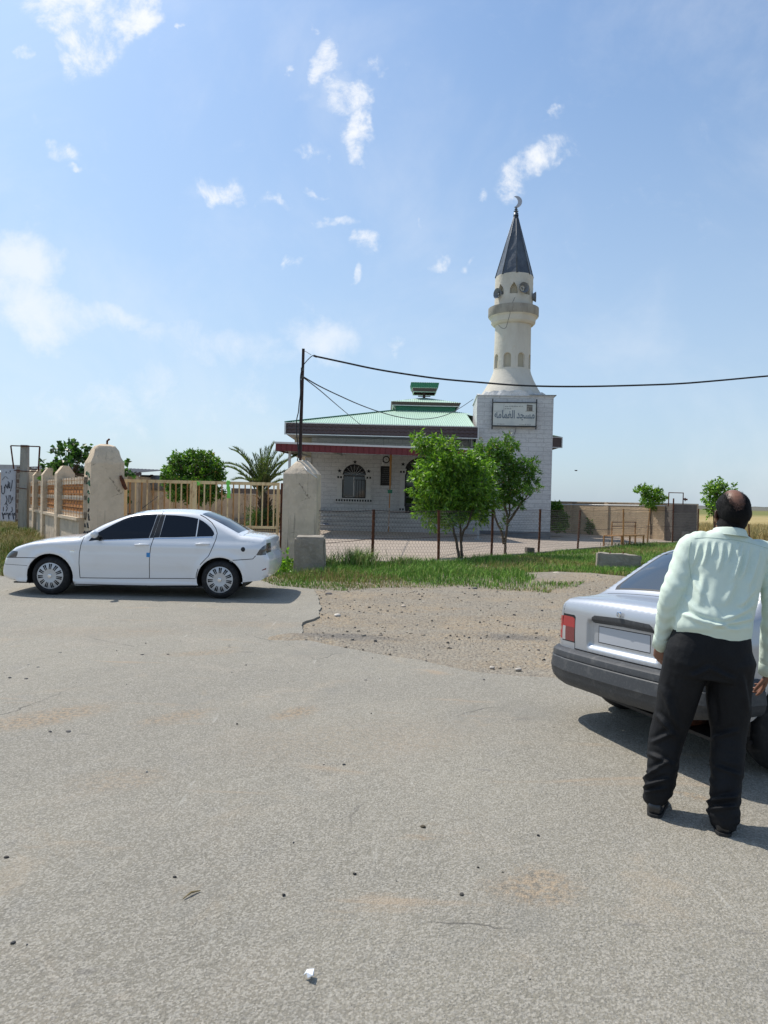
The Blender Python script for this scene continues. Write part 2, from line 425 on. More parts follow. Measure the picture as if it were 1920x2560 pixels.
# ================================================================== ground materials
def newmat(name):
    m = bpy.data.materials.new(name); m.use_nodes = True
    n, l = nodes_of(m)
    return m, n, l, n['Principled BSDF'], n.new('ShaderNodeTexCoord')
def N(n, l, typ, ins=None, **kw):
    q = n.new(typ)
    for k, v in kw.items(): setattr(q, k, v)
    for k, v in (ins or {}).items():
        if hasattr(v, 'is_linked'): l.new(v, q.inputs[k])
        else: q.inputs[k].default_value = v
    return q
def mixc(n, l, f, a, b, bt='MIX'):
    q = n.new('ShaderNodeMixRGB'); q.blend_type = bt
    for i, v in enumerate((f, a, b)):
        if hasattr(v, 'is_linked'): l.new(v, q.inputs[i])
        else: q.inputs[i].default_value = v if i == 0 or len(v) == 4 else tuple(v) + (1,)
    return q.outputs[0]
def mrange(n, l, v, lo, hi, a=0., b=1.):
    q = n.new('ShaderNodeMapRange'); q.interpolation_type = 'SMOOTHSTEP'; l.new(v, q.inputs[0])
    for i, x in enumerate((lo, hi, a, b)): q.inputs[i + 1].default_value = x
    return q.outputs[0]
def noise(n, l, vec, sc, det=4, rough=.6, dist=0.):
    q = n.new('ShaderNodeTexNoise'); l.new(vec, q.inputs['Vector'])
    q.inputs['Scale'].default_value = sc; q.inputs['Detail'].default_value = det; q.inputs['Roughness'].default_value = rough
    q.inputs['Distortion'].default_value = dist
    return q.outputs[0]
def voro(n, l, vec, sc, feat='F1', out='Distance'):
    q = n.new('ShaderNodeTexVoronoi'); q.feature = feat; l.new(vec, q.inputs['Vector']); q.inputs['Scale'].default_value = sc
    return q.outputs[out]
def mapped(n, l, vec, sc=(1, 1, 1), rot=0., loc=(0, 0, 0)):
    q = n.new('ShaderNodeMapping'); l.new(vec, q.inputs[0]); q.inputs['Scale'].default_value = sc
    q.inputs['Rotation'].default_value = (0, 0, rot); q.inputs['Location'].default_value = loc
    return q.outputs[0]

def spots(n, l, v, lst, amp=.5):
    """ragged elliptical worn places at fixed spots of the ground"""
    wv_ = mixc(n, l, 1.0, v, N(n, l, 'ShaderNodeTexNoise', {'Vector': v, 'Scale': 7.0, 'Detail': 6.0}).outputs['Color'], 'ADD')
    wv_ = N(n, l, 'ShaderNodeVectorMath', {0: N(n, l, 'ShaderNodeTexNoise', {'Vector': v, 'Scale': 5.0, 'Detail': 6.0, 'Roughness': .7}).outputs['Color'], 1: (.28, .28, 0), 2: v}, operation='MULTIPLY_ADD').outputs[0]
    wv_ = N(n, l, 'ShaderNodeVectorMath', {0: wv_, 1: (1, 1, 0)}, operation='MULTIPLY').outputs[0]
    o = None
    for (px_, py_, rx, ry, yw, am) in lst:
        c = G(px_, py_)
        m = N(n, l, 'ShaderNodeMapping', {'Vector': wv_, 'Location': (c.x + .14, c.y + .14, 0), 'Rotation': (0, 0, yw), 'Scale': (rx, ry, 1)}, vector_type='TEXTURE')
        ln_ = N(n, l, 'ShaderNodeVectorMath', {0: m.outputs[0]}, operation='LENGTH').outputs['Value']
        q = mrange(n, l, ln_, .35, 1.25, am, 0.)
        o = q if o is None else N(n, l, 'ShaderNodeMath', {0: o, 1: q}, operation='MAXIMUM').outputs[0]
    return o
def asphalt():
    m, n, l, b, t = newmat('asphalt'); v = t.outputs['Object']
    big = noise(n, l, v, .35, 5); mid = noise(n, l, v, 1.7, 5, .6, .4)
    cell = voro(n, l, v, 115, 'F1', 'Color'); cellv = N(n, l, 'ShaderNodeSeparateColor', {0: cell}).outputs[0]
    cell2 = N(n, l, 'ShaderNodeSeparateColor', {0: voro(n, l, v, 60, 'F1', 'Color')}).outputs[1]
    fine = noise(n, l, v, 240, 3, .7)
    c = mixc(n, l, mrange(n, l, big, .38, .66), (.245, .222, .172), (.315, .285, .218))
    c = mixc(n, l, mrange(n, l, mid, .5, .75, 0, .75), c, (.355, .305, .23))
    c = mixc(n, l, mrange(n, l, noise(n, l, v, 3.1, 5), .55, .8, 0, .5), c, (.235, .23, .215))
    c = mixc(n, l, mrange(n, l, cellv, .0, 1., .15, .62), c, mixc(n, l, mrange(n, l, cellv, .2, .8), (.15, .145, .135), (.47, .44, .385)))
    c = mixc(n, l, mrange(n, l, cell2, .95, .99, 0, .3), c, (.11, .105, .1))
    c = mixc(n, l, mrange(n, l, fine, .3, .7, .0, .35), c, (.18, .17, .15))
    c = mixc(n, l, mrange(n, l, noise(n, l, v, 95, 5, .75), .42, .64, 0, .42), c, (.16, .15, .13))
    c = mixc(n, l, mrange(n, l, noise(n, l, v, 125, 5, .75), .5, .68, 0, .35), c, (.42, .39, .32))
    # drag marks and worn streaks of tan soil
    st = noise(n, l, mapped(n, l, v, (.55, 2.6, 1), R(28)), 1.3, 5, .6, .5)
    c = mixc(n, l, mrange(n, l, st, .60, .74, 0, .6), c, (.36, .275, .19))
    st2 = noise(n, l, mapped(n, l, v, (5, .45, 1), R(52)), 1.9, 3)
    c = mixc(n, l, mrange(n, l, st2, .66, .72, 0, .45), c, (.44, .42, .37))
    dk = noise(n, l, mapped(n, l, v, (.7, 2.2, 1), R(8)), 2.6, 5)
    c = mixc(n, l, mrange(n, l, dk, .66, .72, 0, .55), c, (.15, .14, .13))
    wear = spots(n, l, v, [(105, 1795, .55, .22, .75, .9), (165, 1778, .3, .13, .7, .8), (440, 1792, .33, .14, .8, .75), (735, 1783, .26, .13, .8, .9), (505, 1632, .45, .14, .35, .6), (300, 1950, .3, .2, .2, .4), (1340, 2215, .24, .16, .4, .85), (1735, 1992, .10, .06, -.3, .9), (1060, 2090, .05, .03, 0, .9), (620, 1560, .9, .3, 0, .35), (250, 1580, 1.2, .4, .1, .3), (900, 1850, 1., .5, .3, .25)])
    wcol = mixc(n, l, mrange(n, l, noise(n, l, v, 30, 5, .7), .42, .6), (.36, .275, .185), (.17, .15, .122))
    wear = N(n, l, 'ShaderNodeMath', {0: wear, 1: mrange(n, l, noise(n, l, v, 17, 7, .78), .38, .56, .2, 1.)}, operation='MULTIPLY').outputs[0]
    c = mixc(n, l, wear, c, wcol)
    c = mixc(n, l, mrange(n, l, noise(n, l, mapped(n, l, v, (1, .5, 1), R(-35)), .9, 6, .7), .52, .70, 0, .45), c, (.215, .205, .18))
    c = mixc(n, l, mrange(n, l, noise(n, l, v, 1.1, 7, .72, .6), .56, .72, 0, .40), c, (.37, .30, .215))
    # hairline cracks
    wr = mixc(n, l, .22, v, N(n, l, 'ShaderNodeTexNoise', {'Vector': v, 'Scale': 2.2, 'Detail': 4.0}).outputs['Color'])
    cr = voro(n, l, wr, .8, 'DISTANCE_TO_EDGE')
    cm_ = N(n, l, 'ShaderNodeMath', {0: mrange(n, l, cr, .0, .006, .75, 0.), 1: mrange(n, l, noise(n, l, v, .5, 2), .56, .62)}, operation='MULTIPLY').outputs[0]
    c = mixc(n, l, cm_, c, (.07, .065, .06))
    l.new(c, b.inputs['Base Color']); b.inputs['Roughness'].default_value = .9; b.inputs['Specular IOR Level'].default_value = .2
    bp = N(n, l, 'ShaderNodeBump', {'Height': voro(n, l, v, 95), 'Distance': .005, 'Strength': .75})
    bp2 = N(n, l, 'ShaderNodeBump', {'Height': fine, 'Distance': .004, 'Strength': .8, 'Normal': bp.outputs[0]})
    bp3 = N(n, l, 'ShaderNodeBump', {'Height': noise(n, l, v, 5, 5), 'Distance': .02, 'Strength': .8, 'Normal': bp2.outputs[0]})
    l.new(bp3.outputs[0], b.inputs['Normal']); return m
def gravelm():
    m, n, l, b, t = newmat('gravel'); v = t.outputs['Object']
    cs = N(n, l, 'ShaderNodeSeparateColor', {0: voro(n, l, v, 26, 'F1', 'Color')})
    cf = N(n, l, 'ShaderNodeSeparateColor', {0: voro(n, l, v, 70, 'F1', 'Color')})
    big = noise(n, l, v, .8, 6); band = noise(n, l, mapped(n, l, v, (.35, 1.2, 1)), 1.0, 5)
    c = mixc(n, l, mrange(n, l, big, .35, .65), (.335, .26, .175), (.265, .22, .165))
    c = mixc(n, l, mrange(n, l, band, .42, .62, 0, .75), c, (.275, .245, .20))
    c = mixc(n, l, mrange(n, l, noise(n, l, v, 2.3, 5), .6, .75, 0, .8), c, (.41, .32, .21))
    c = mixc(n, l, mrange(n, l, cs.outputs[0], .45, .9, 0, .7), c, mixc(n, l, cs.outputs[1], (.12, .11, .098), (.36, .325, .265)))
    c = mixc(n, l, mrange(n, l, cf.outputs[0], .3, .9, 0, .6), c, mixc(n, l, cf.outputs[1], (.11, .1, .088), (.42, .38, .30)))
    tar = spots(n, l, v, [(850, 1587, .62, .26, .05, .85), (930, 1594, .42, .17, .1, .7), (1300, 1588, .55, .22, 0, .75)])
    c = mixc(n, l, tar, c, mixc(n, l, mrange(n, l, cf.outputs[0], .3, .8), (.12, .112, .1), (.22, .2, .175)))
    l.new(c, b.inputs['Base Color']); b.inputs['Roughness'].default_value = .95; b.inputs['Specular IOR Level'].default_value = .12
    bp = N(n, l, 'ShaderNodeBump', {'Height': voro(n, l, v, 26), 'Distance': -.02, 'Strength': .9})
    bp2 = N(n, l, 'ShaderNodeBump', {'Height': voro(n, l, v, 70), 'Distance': -.008, 'Strength': .9, 'Normal': bp.outputs[0]})
    l.new(bp2.outputs[0], b.inputs['Normal']); return m
def pavingm():
    m, n, l, b, t = newmat('paving'); v = t.outputs['Object']
    wob = mixc(n, l, .03, v, N(n, l, 'ShaderNodeTexNoise', {'Vector': v, 'Scale': 5.0}).outputs['Color'])
    br = N(n, l, 'ShaderNodeTexBrick', {'Vector': wob, 'Scale': 1.0, 'Brick Width': .24, 'Row Height': .13, 'Mortar Size': .010,
           'Color1': (.36, .29, .225, 1), 'Color2': (.31, .255, .205, 1), 'Mortar': (.20, .165, .135, 1), 'Bias': 0.0})
    c = mixc(n, l, mrange(n, l, noise(n, l, v, .5, 5), .4, .7, 0, .7), br.outputs[0], (.375, .305, .24))
    c = mixc(n, l, mrange(n, l, noise(n, l, v, 2.5, 5), .55, .8, 0, .5), c, (.27, .22, .18))
    l.new(c, b.inputs['Base Color']); b.inputs['Roughness'].default_value = .9
    bp = N(n, l, 'ShaderNodeBump', {'Height': br.outputs[1], 'Distance': -.01, 'Strength': .6}); l.new(bp.outputs[0], b.inputs['Normal'])
    return m
def fieldm():
    m, n, l, b, t = newmat('field'); v = t.outputs['Object']
    c = mixc(n, l, mrange(n, l, noise(n, l, mapped(n, l, v, (.25, 1, 1)), .12, 5), .4, .62), (.37, .29, .12), (.43, .345, .17))
    c = mixc(n, l, mrange(n, l, noise(n, l, v, 2.5, 6, .7), .35, .7, 0, .8), c, (.24, .18, .075))
    sp = N(n, l, 'ShaderNodeSeparateXYZ', {0: v}).outputs[1]
    c = mixc(n, l, mrange(n, l, N(n, l, 'ShaderNodeMath', {0: sp, 1: N(n, l, 'ShaderNodeMath', {0: noise(n, l, v, .02, 3), 1: 120.}, operation='MULTIPLY').outputs[0]}, operation='ADD').outputs[0], 190, 280, 0, .9), c, (.14, .155, .05))
    l.new(c, b.inputs['Base Color']); b.inputs['Roughness'].default_value = .95; b.inputs['Specular IOR Level'].default_value = .1
    return m
M['asphalt'] = asphalt(); M['gravel'] = gravelm(); M['paving'] = pavingm(); M['field'] = fieldm()
M['far_land'] = mat('far_land', (.13, .135, .06), .95, spec=.1, var=[(.006, 5, (.2, .17, .08), .4, .65, .8, (.3, 1, 1))])
M['hill'] = mat('hill', (.105, .115, .10), .95, spec=.1, var=[(.004, 6, (.16, .15, .12), .4, .65, .8, I3)])
M['grass_a'] = mat('grass_a', (1, 1, 1), .75, spec=.25, tint=True)

# ================================================================== terrain
def fence_y(X):                          # yard front line: gate, then the wire fence
    return np.interp(X, [-60, -13.8, -6.9, -6.2, -1.4, -.35, 1.5, 3.1, 4.9, 6.75, 9.3, 11.3, 12.7, 14.5, 19.5, 60],
                     [40, 27.6, 17.6, 17.4, 17.4, 17.75, 18.35, 20.6, 22.6, 24.9, 27.8, 30.4, 31.2, 33.5, 42.5, 60])
def vnoise(x, y, s, seed=0):
    """cheap smooth value noise for terrain"""
    x = np.asarray(x) * s; y = np.asarray(y) * s
    xi, yi = np.floor(x).astype(int), np.floor(y).astype(int); fx, fy = x - xi, y - yi
    fx, fy = fx * fx * (3 - 2 * fx), fy * fy * (3 - 2 * fy)
    def h(a, b):
        q = (a * 374761393 + b * 668265263 + seed * 974711) & 0x7fffffff
        q = ((q ^ (q >> 13)) * 1274126177) & 0x7fffffff
        return ((q ^ (q >> 16)) & 0xffff) / 65535.0
    return (h(xi, yi) * (1 - fx) + h(xi + 1, yi) * fx) * (1 - fy) + (h(xi, yi + 1) * (1 - fx) + h(xi + 1, yi + 1) * fx) * fy
def dirt_z(X, Y):
    X, Y = np.asarray(X, float), np.asarray(Y, float)
    z = -.035 + .03 * (vnoise(X, Y, .9, 1) - .5) + .022 * (vnoise(X, Y, 3.1, 2) - .5)
    z = z + .05 * sstep(13.0, 15.5, Y) * sstep(-3.5, -2, X)                      # grassy verge is a little higher
    z = z + .34 * sstep(13.6, 21, Y) * sstep(-6.5, -9.5, X)                      # bank on the left
    for (mx, my, w, h) in [(-1.15, 8.35, .55, .05), (-.2, 8.2, .5, .035), (3.45, 9.3, .45, .05), (4.05, 15.6, 1.0, .12), (4.6, 14.6, .9, .06), (5.2, 15.0, .8, .08)]:
        z = z + h * np.exp(-(((X - mx) / w) ** 2 + ((Y - my) / w / .8) ** 2))
    ins = sstep(.3, 2.2, Y - fence_y(X))
    z = z - .75 * ins
    return np.where(Y < 13.0, np.minimum(z, .06), z)
xs = np.concatenate([np.arange(-42, -14, .8), np.arange(-14, 14, .17), np.arange(14, 42.1, .8)])
ys = np.concatenate([np.arange(-6, 6, .8), np.arange(6, 24, .15), np.arange(24, 44.1, .6)])
gx, gy = np.meshgrid(xs, ys); gz = dirt_z(gx, gy)
nx, ny = len(xs), len(ys)
idx = np.arange(nx * ny).reshape(ny, nx)
F = np.stack([idx[:-1, :-1], idx[:-1, 1:], idx[1:, 1:], idx[1:, :-1]], -1).reshape(-1, 4)
tag(npmesh('gravel_ground', np.stack([gx, gy, gz], -1).reshape(-1, 3), F, M['gravel'], smooth=True), kind='structure')
# one sheet to the horizon, below everything else
b = MB(); b.add([(-7000, -60, -.95), (7000, -60, -.95), (7000, 7000, -.95), (-7000, 7000, -.95)], [(0, 1, 2, 3)])
tag(b.build('ground', M['far_land']), kind='structure')

# road with its broken edge
edge_px = [(-3000, 1452), (-900, 1444), (-250, 1440), (60, 1441), (300, 1443), (560, 1446), (640, 1447), (655, 1452), (690, 1464), (740, 1468), (787, 1473), (794, 1488),
           (799, 1504), (800, 1522), (793, 1541), (770, 1550), (753, 1557), (757, 1575), (752, 1598), (800, 1608), (893, 1625), (960, 1638), (1037, 1649),
           (1110, 1664), (1182, 1678), (1290, 1689), (1390, 1694), (1560, 1700), (1750, 1712), (2200, 1730), (3800, 1760)]
edge = [G(*p).to_2d() for p in edge_px]
edge2 = []
for i in range(len(edge) - 1):
    a, c = edge[i], edge[i + 1]; L = (c - a).length; k = max(1, min(60, int(L / .07)))
    for q in range(k):
        p = a.lerp(c, q / k); nrm = Vector((-(c - a).y, (c - a).x)).normalized()
        p = p + nrm * (.05 * (float(vnoise(p.x, p.y, 3., 5)) - .5) + .035 * (float(vnoise(p.x, p.y, 14., 6)) - .5)) * (1 if abs(p.x) < 8 else 0)
        edge2.append(p)
edge2.append(edge[-1])
# straight-ish kerbless road: everything on our side of the edge
poly = [Vector((-60, -6)), Vector((60, -6))] + [Vector((60, edge2[-1].y))] + list(reversed(edge2)) + [Vector((-60, edge2[0].y))]
b = MB(); n_ = len(poly)
tri = geometry.tessellate_polygon([[Vector((p.x, p.y, 0)) for p in poly]])
b.add([(p.x, p.y, 0) for p in poly], [tuple(t) for t in tri])
b.add([(p.x, p.y, 0) for p in poly] + [(p.x, p.y, -.12) for p in poly], [(i, (i + 1) % n_, (i + 1) % n_ + n_, i + n_) for i in range(n_)])
tag(b.build('road', M['asphalt']), kind='structure')

# gate threshold slab and yard paving
def yard_z(X, Y):
    return .03 - .10 * sstep(22, 40, Y) - .26 * sstep(4.0, 9.0, X) * sstep(30, 40, Y)
fx = np.linspace(-30, 19.5, 150); vs = []; nyy = 60
for x in fx:
    y0 = float(fence_y(x)) + .06
    for k in range(nyy):
        y = y0 + (66 - y0) * (k / (nyy - 1)) ** 1.4
        vs.append((x, y, float(yard_z(x, y))))
idx = np.arange(len(fx) * nyy).reshape(len(fx), nyy)
F = np.stack([idx[:-1, :-1], idx[1:, :-1], idx[1:, 1:], idx[:-1, 1:]], -1).reshape(-1, 4)
tag(npmesh('yard_paving', vs, F, M['paving'], smooth=True), kind='structure')
# kerb under the fence
b = MB()
kx = np.concatenate([np.linspace(-.2, 12.7, 34), np.linspace(13.2, 19, 8)])
for i in range(len(kx) - 1):
    a = Vector((kx[i], float(fence_y(kx[i])), 0)); c = Vector((kx[i + 1] - .012, float(fence_y(kx[i + 1] - .012)), 0))
    t = (c - a).normalized(); s = Vector((-t.y, t.x, 0)) * .075; j = random.uniform(-.006, .006)
    q = [a - s, c - s, c + s, a + s]
    b.prism([p + Vector((0, 0, -.3)) for p in q], (0, 0, .395 + j))
tag(b.build('yard_kerb', M['concrete']), kind='structure')
# concrete path right of the yard, field, distant land
b = MB(); b.add([(17.0, 33.6, -.03), (60, 33.6, -.03), (60, 36.5, -.03), (19.6, 36.5, -.03)], [(0, 1, 2, 3)])
tag(b.build('path', M['soil']), kind='structure')
fxs = np.concatenate([np.linspace(19.6, 60, 40), np.linspace(64, 700, 30)]); fys = np.concatenate([np.linspace(36.4, 70, 40), np.linspace(74, 520, 40)])
gx, gy = np.meshgrid(fxs, fys); gz = .0 + .12 * (vnoise(gx, gy, .5, 8) - .5) * (gy < 90)
gz[0, :] = -.4
idx = np.arange(gx.size).reshape(gx.shape)
F = np.stack([idx[:-1, :-1], idx[:-1, 1:], idx[1:, 1:], idx[1:, :-1]], -1).reshape(-1, 4)
tag(npmesh('field', np.stack([gx, gy, gz], -1).reshape(-1, 3), F, M['field'], smooth=True), kind='structure')
for (yy0, hh, seed, nm) in [(2600, 17, 3, 'hills'), (1500, 9, 4, 'hills')]:
    b = MB(); X = np.linspace(-4000, 4000, 240); hgt = hh * (.55 * vnoise(X, X * 0, .004, seed) + .3 * vnoise(X, X * 0, .015, seed) + .25 * vnoise(X, X * 0, .06, seed + 1))
    vs = []
    for x, h in zip(X, hgt): vs += [(x, yy0, -2), (x, yy0 + 60, h), (x, yy0 + 400, -2)]
    F = []
    for i in range(len(X) - 1):
        for k in range(2): F.append((3 * i + k, 3 * i + 3 + k, 3 * i + 4 + k, 3 * i + 1 + k))
    tag(npmesh(nm, vs, F, M['hill'], smooth=True), kind='structure')

# ================================================================== grass and stones
def blades(name, pts, h, w, bend, cols, parent=None, mats=None):
    """pts (n,3), h (n,), blades of three segments"""
    n = len(pts); pts = np.asarray(pts); a = rng.uniform(0, 2 * np.pi, n); d = rng.uniform(0, 2 * np.pi, n)
    side = np.stack([np.cos(a), np.sin(a), np.zeros(n)], -1); lean = np.stack([np.cos(d), np.sin(d), np.zeros(n)], -1)
    h = np.asarray(h); bend = np.asarray(bend); w = np.asarray(w) * np.ones(n)
    up = np.array([0, 0, 1.0]); V = []
    for t, ww in ((0, 1.), (.55, .8)):
        c = pts + up * (h * t)[:, None] + lean * (h * bend * t ** 2)[:, None]
        V += [c - side * (w * ww / 2)[:, None], c + side * (w * ww / 2)[:, None]]
    V.append(pts + up * (h * (1 - .35 * bend))[:, None] + lean * (h * bend)[:, None])
    V = np.stack(V, 1).reshape(-1, 3); o = np.arange(n)[:, None] * 5
    F = np.concatenate([o + np.array([[0, 1, 3]]), o + np.array([[0, 3, 2]]), o + np.array([[2, 3, 4]])], 0)
    C = np.repeat(cols, 5, 0); C = np.concatenate([C, np.ones((len(C), 1))], 1)
    return npmesh(name, V, F, mats or M['grass_a'], parent, cols=C)
def palette(n, cols, wts, jit=.2):
    c = np.array(cols)[rng.choice(len(cols), n, p=np.array(wts) / sum(wts))]
    return c * rng.uniform(1 - jit, 1 + jit, (n, 1))
GREEN = [(.12, .26, .035), (.18, .33, .045), (.26, .39, .07), (.40, .37, .15), (.08, .17, .028)]
fe = [(655, 1450), (700, 1470), (790, 1467), (893, 1468), (1000, 1466), (1134, 1464), (1250, 1474), (1375, 1478), (1442, 1462), (1480, 1456), (1560, 1470), (1640, 1490)]
fex = np.array([G(*p).x for p in fe]); fey = np.array([G(*p).y for p in fe])
def verge_mask(x, y):
    f = np.interp(x, fex, fey) + (vnoise(x, y, 1.3, 21) - .5) * .8
    ok = (y > f) & (y < fence_y(x) - .12)
    ok &= ~((np.abs(x - 4.15) < .85 + .3 * vnoise(x, y, 3, 4)) & (np.abs(y - 15.3) < .9))       # bare soil heap
    ok &= ~((x > 4.6) & (x < 6.0) & (y < 15.6))
    ok &= ~((x < -1.45) & (y > 16.6))
    return ok
n0 = 330000
x = rng.uniform(fex[0] - .25, 13.5, n0); y = rng.uniform(12.2, 33, n0)
k = verge_mask(x, y) & (rng.random(n0) < np.clip(.35 + 1.2 * vnoise(x, y, 1.6, 31), 0, 1)) & ((y < 22) | (rng.random(n0) < .5))
x, y = x[k], y[k]; n = len(x)
depth = np.clip((y - np.interp(x, fex, fey)) / 1.5, 0, 1)
h = (.06 + .10 * depth) * rng.uniform(.4, 1.4, n) * (.6 + .9 * vnoise(x, y, .9, 33)) * np.where(x > 3, .8, 1)
cols = palette(n, GREEN, [4, 5, 3, 1.2, 2]); dry = (vnoise(x, y, .7, 41) > .62) | ((depth < .25) & (rng.random(n) < .4))
kk = dry & (rng.random(n) < .55); cols[kk] = palette(kk.sum(), [(.38, .30, .12), (.25, .24, .07)], [1, 1])
z = dirt_z(x, y)
tag(blades('grass_verge', np.stack([x, y, z], -1), h, .009 + .006 * rng.random(n), rng.uniform(.1, .8, n), cols), kind='stuff',
    label='green grass growing on the verge below the wire fence', cat='grass')
# bank of dry and green weeds left, behind the white car
n0 = 150000
x = rng.uniform(-20, -6.6, n0); y = rng.uniform(13.2, 27, n0)
wx = np.interp(y, [13, 16, 18.3, 20.8, 22.7, 24.4, 27.4], [-6.2, -7.1, -8.55, -10.0, -11.2, -12.4, -14.2])
k = (x < wx - .15) & (y > 13.6 + .5 * vnoise(x, y, 1.2, 5)) & (x > -.62 * y - 3.5)
x, y = x[k], y[k]; n = len(x)
h = (.10 + .16 * sstep(14, 17, y)) * rng.uniform(.5, 1.5, n) * (.5 + 1. * vnoise(x, y, .8, 13))
cols = palette(n, [(.13, .21, .03), (.22, .27, .06), (.40, .33, .13), (.07, .13, .02), (.46, .39, .19)], [3, 3, 3, 2, 2])
g = vnoise(x, y, .55, 18) > .5; kk = g & (rng.random(n) < .6); cols[kk] = palette(kk.sum(), [(.36, .30, .12), (.45, .37, .18)], [1, 1])
tag(blades('weed_bank', np.stack([x, y, dirt_z(x, y)], -1), h, .016, rng.uniform(.1, .9, n), cols), kind='stuff',
    label='dry yellow and green weeds on the bank left of the brick wall', cat='weeds')
# standing dry grass at the field's near edge
n0 = 60000
x = rng.uniform(19.6, 48, n0); y = 36.4 + 22 * rng.random(n0) ** 1.5
x, y = x[x < .62 * y + 3], y[x < .62 * y + 3]; n = len(x)
cols = palette(n, [(.44, .34, .14), (.52, .42, .20), (.33, .26, .10), (.28, .28, .09)], [3, 3, 2, 1])
tag(blades('dry_grass', np.stack([x, y, np.zeros(n) - .05], -1), rng.uniform(.3, .75, n), .03, rng.uniform(.1, .5, n), cols), kind='stuff',
    label='tall dry straw coloured grass at the near edge of the field', cat='dry grass')

def pebbles(name, x, y, z, r, cols, mats):
    """each stone: squashed jittered octahedron-like lump"""
    base = []
    for ph in (-.9, -.1, .75):
        for k in range(6): base.append((math.cos(k * math.pi / 3 + ph) * math.cos(ph), math.sin(k * math.pi / 3 + ph) * math.cos(ph), math.sin(ph)))
    base = np.array(base + [(0, 0, 1.0)]); fs = []
    for r_ in range(2):
        for k in range(6):
            a, b_, c, d = r_ * 6 + k, r_ * 6 + (k + 1) % 6, r_ * 6 + 6 + (k + 1) % 6, r_ * 6 + 6 + k
            fs += [(a, b_, c), (a, c, d)]
    for k in range(6): fs.append((12 + k, 12 + (k + 1) % 6, 18))
    fs = np.array(fs); n = len(x); m_ = len(base)
    jit = 1 + rng.uniform(-.28, .28, (n, m_, 1)); sc = np.stack([rng.uniform(.7, 1.4, n), rng.uniform(.6, 1.1, n), rng.uniform(.4, .8, n)], -1)
    a = rng.uniform(0, 6.28, n); ca, sa = np.cos(a), np.sin(a)
    V = base[None] * jit * sc[:, None] * np.asarray(r)[:, None, None]
    V = np.stack([V[..., 0] * ca[:, None] - V[..., 1] * sa[:, None], V[..., 0] * sa[:, None] + V[..., 1] * ca[:, None], V[..., 2]], -1)
    V = V + np.stack([x, y, np.asarray(z) + np.asarray(r) * .3], -1)[:, None]
    F = (np.arange(n)[:, None, None] * m_ + fs[None]).reshape(-1, 3)
    C = np.concatenate([np.repeat(cols, m_, 0), np.ones((n * m_, 1))], 1)
    return npmesh(name, V.reshape(-1, 3), F, mats, cols=C)
M['stone'] = mat('stone', (1, 1, 1), .9, spec=.2, tint=True)
STC = [(.34, .28, .21), (.24, .21, .18), (.17, .155, .14), (.42, .37, .30), (.30, .25, .20)]
n0 = 7000
x = rng.uniform(-2, 9, n0); y = rng.uniform(6.3, 15, n0)
pl = np.array([(p.x, p.y) for p in poly]); k = ~pip(pl, x, y) & (y < np.interp(x, fex, fey) + .5) & (rng.random(n0) < np.clip(.2 + 1.3 * vnoise(x, y, 1.1, 52), 0, 1))
x, y = x[k], y[k]; n = len(x)
tag(pebbles('gravel_stones', x, y, dirt_z(x, y), .003 + .020 * rng.random(n) ** 9 + .004 * rng.random(n), palette(n, STC, [3, 3, 2, 1, 3]), M['stone']),
    kind='stuff', label='loose grey and brown gravel scattered on the bare earth', cat='gravel')
n = 700
x = rng.uniform(-7, 5, n); y = 2.1 + 11 * rng.random(n) ** .8
tag(pebbles('road_grit', x, y, np.zeros(n), .002 + .008 * rng.random(n) ** 5, palette(n, [(.07, .065, .06), (.15, .14, .13), (.5, .47, .42)], [4, 3, 1]), M['stone']),
    kind='stuff', label='small dark grit lying on the worn asphalt', cat='grit')

# worn hollows filled with tan earth, old tar remnants on the gravel, flat chips in the road
ch = [(25, 1695), (65, 1697), (90, 1826), (125, 1830), (172, 1829), (62, 1663), (95, 1668), (355, 1637), (420, 1636), (70, 1662), (915, 1700), (890, 1698), (340, 1727), (720, 1707), (160, 1640), (190, 1652), (245, 1742), (1210, 1700), (130, 1690), (150, 1632)]
x = np.array([G(*p).x for p in ch]); y = np.array([G(*p).y for p in ch])
tag(pebbles('road_chips', x, y, np.zeros(len(x)) - .014, rng.uniform(.014, .026, len(x)), palette(len(x), [(.12, .115, .11), (.2, .19, .175)], [2, 1]), M['stone']), kind='stuff', label='flat dark stone chips bedded in the worn asphalt', cat='stone chips')

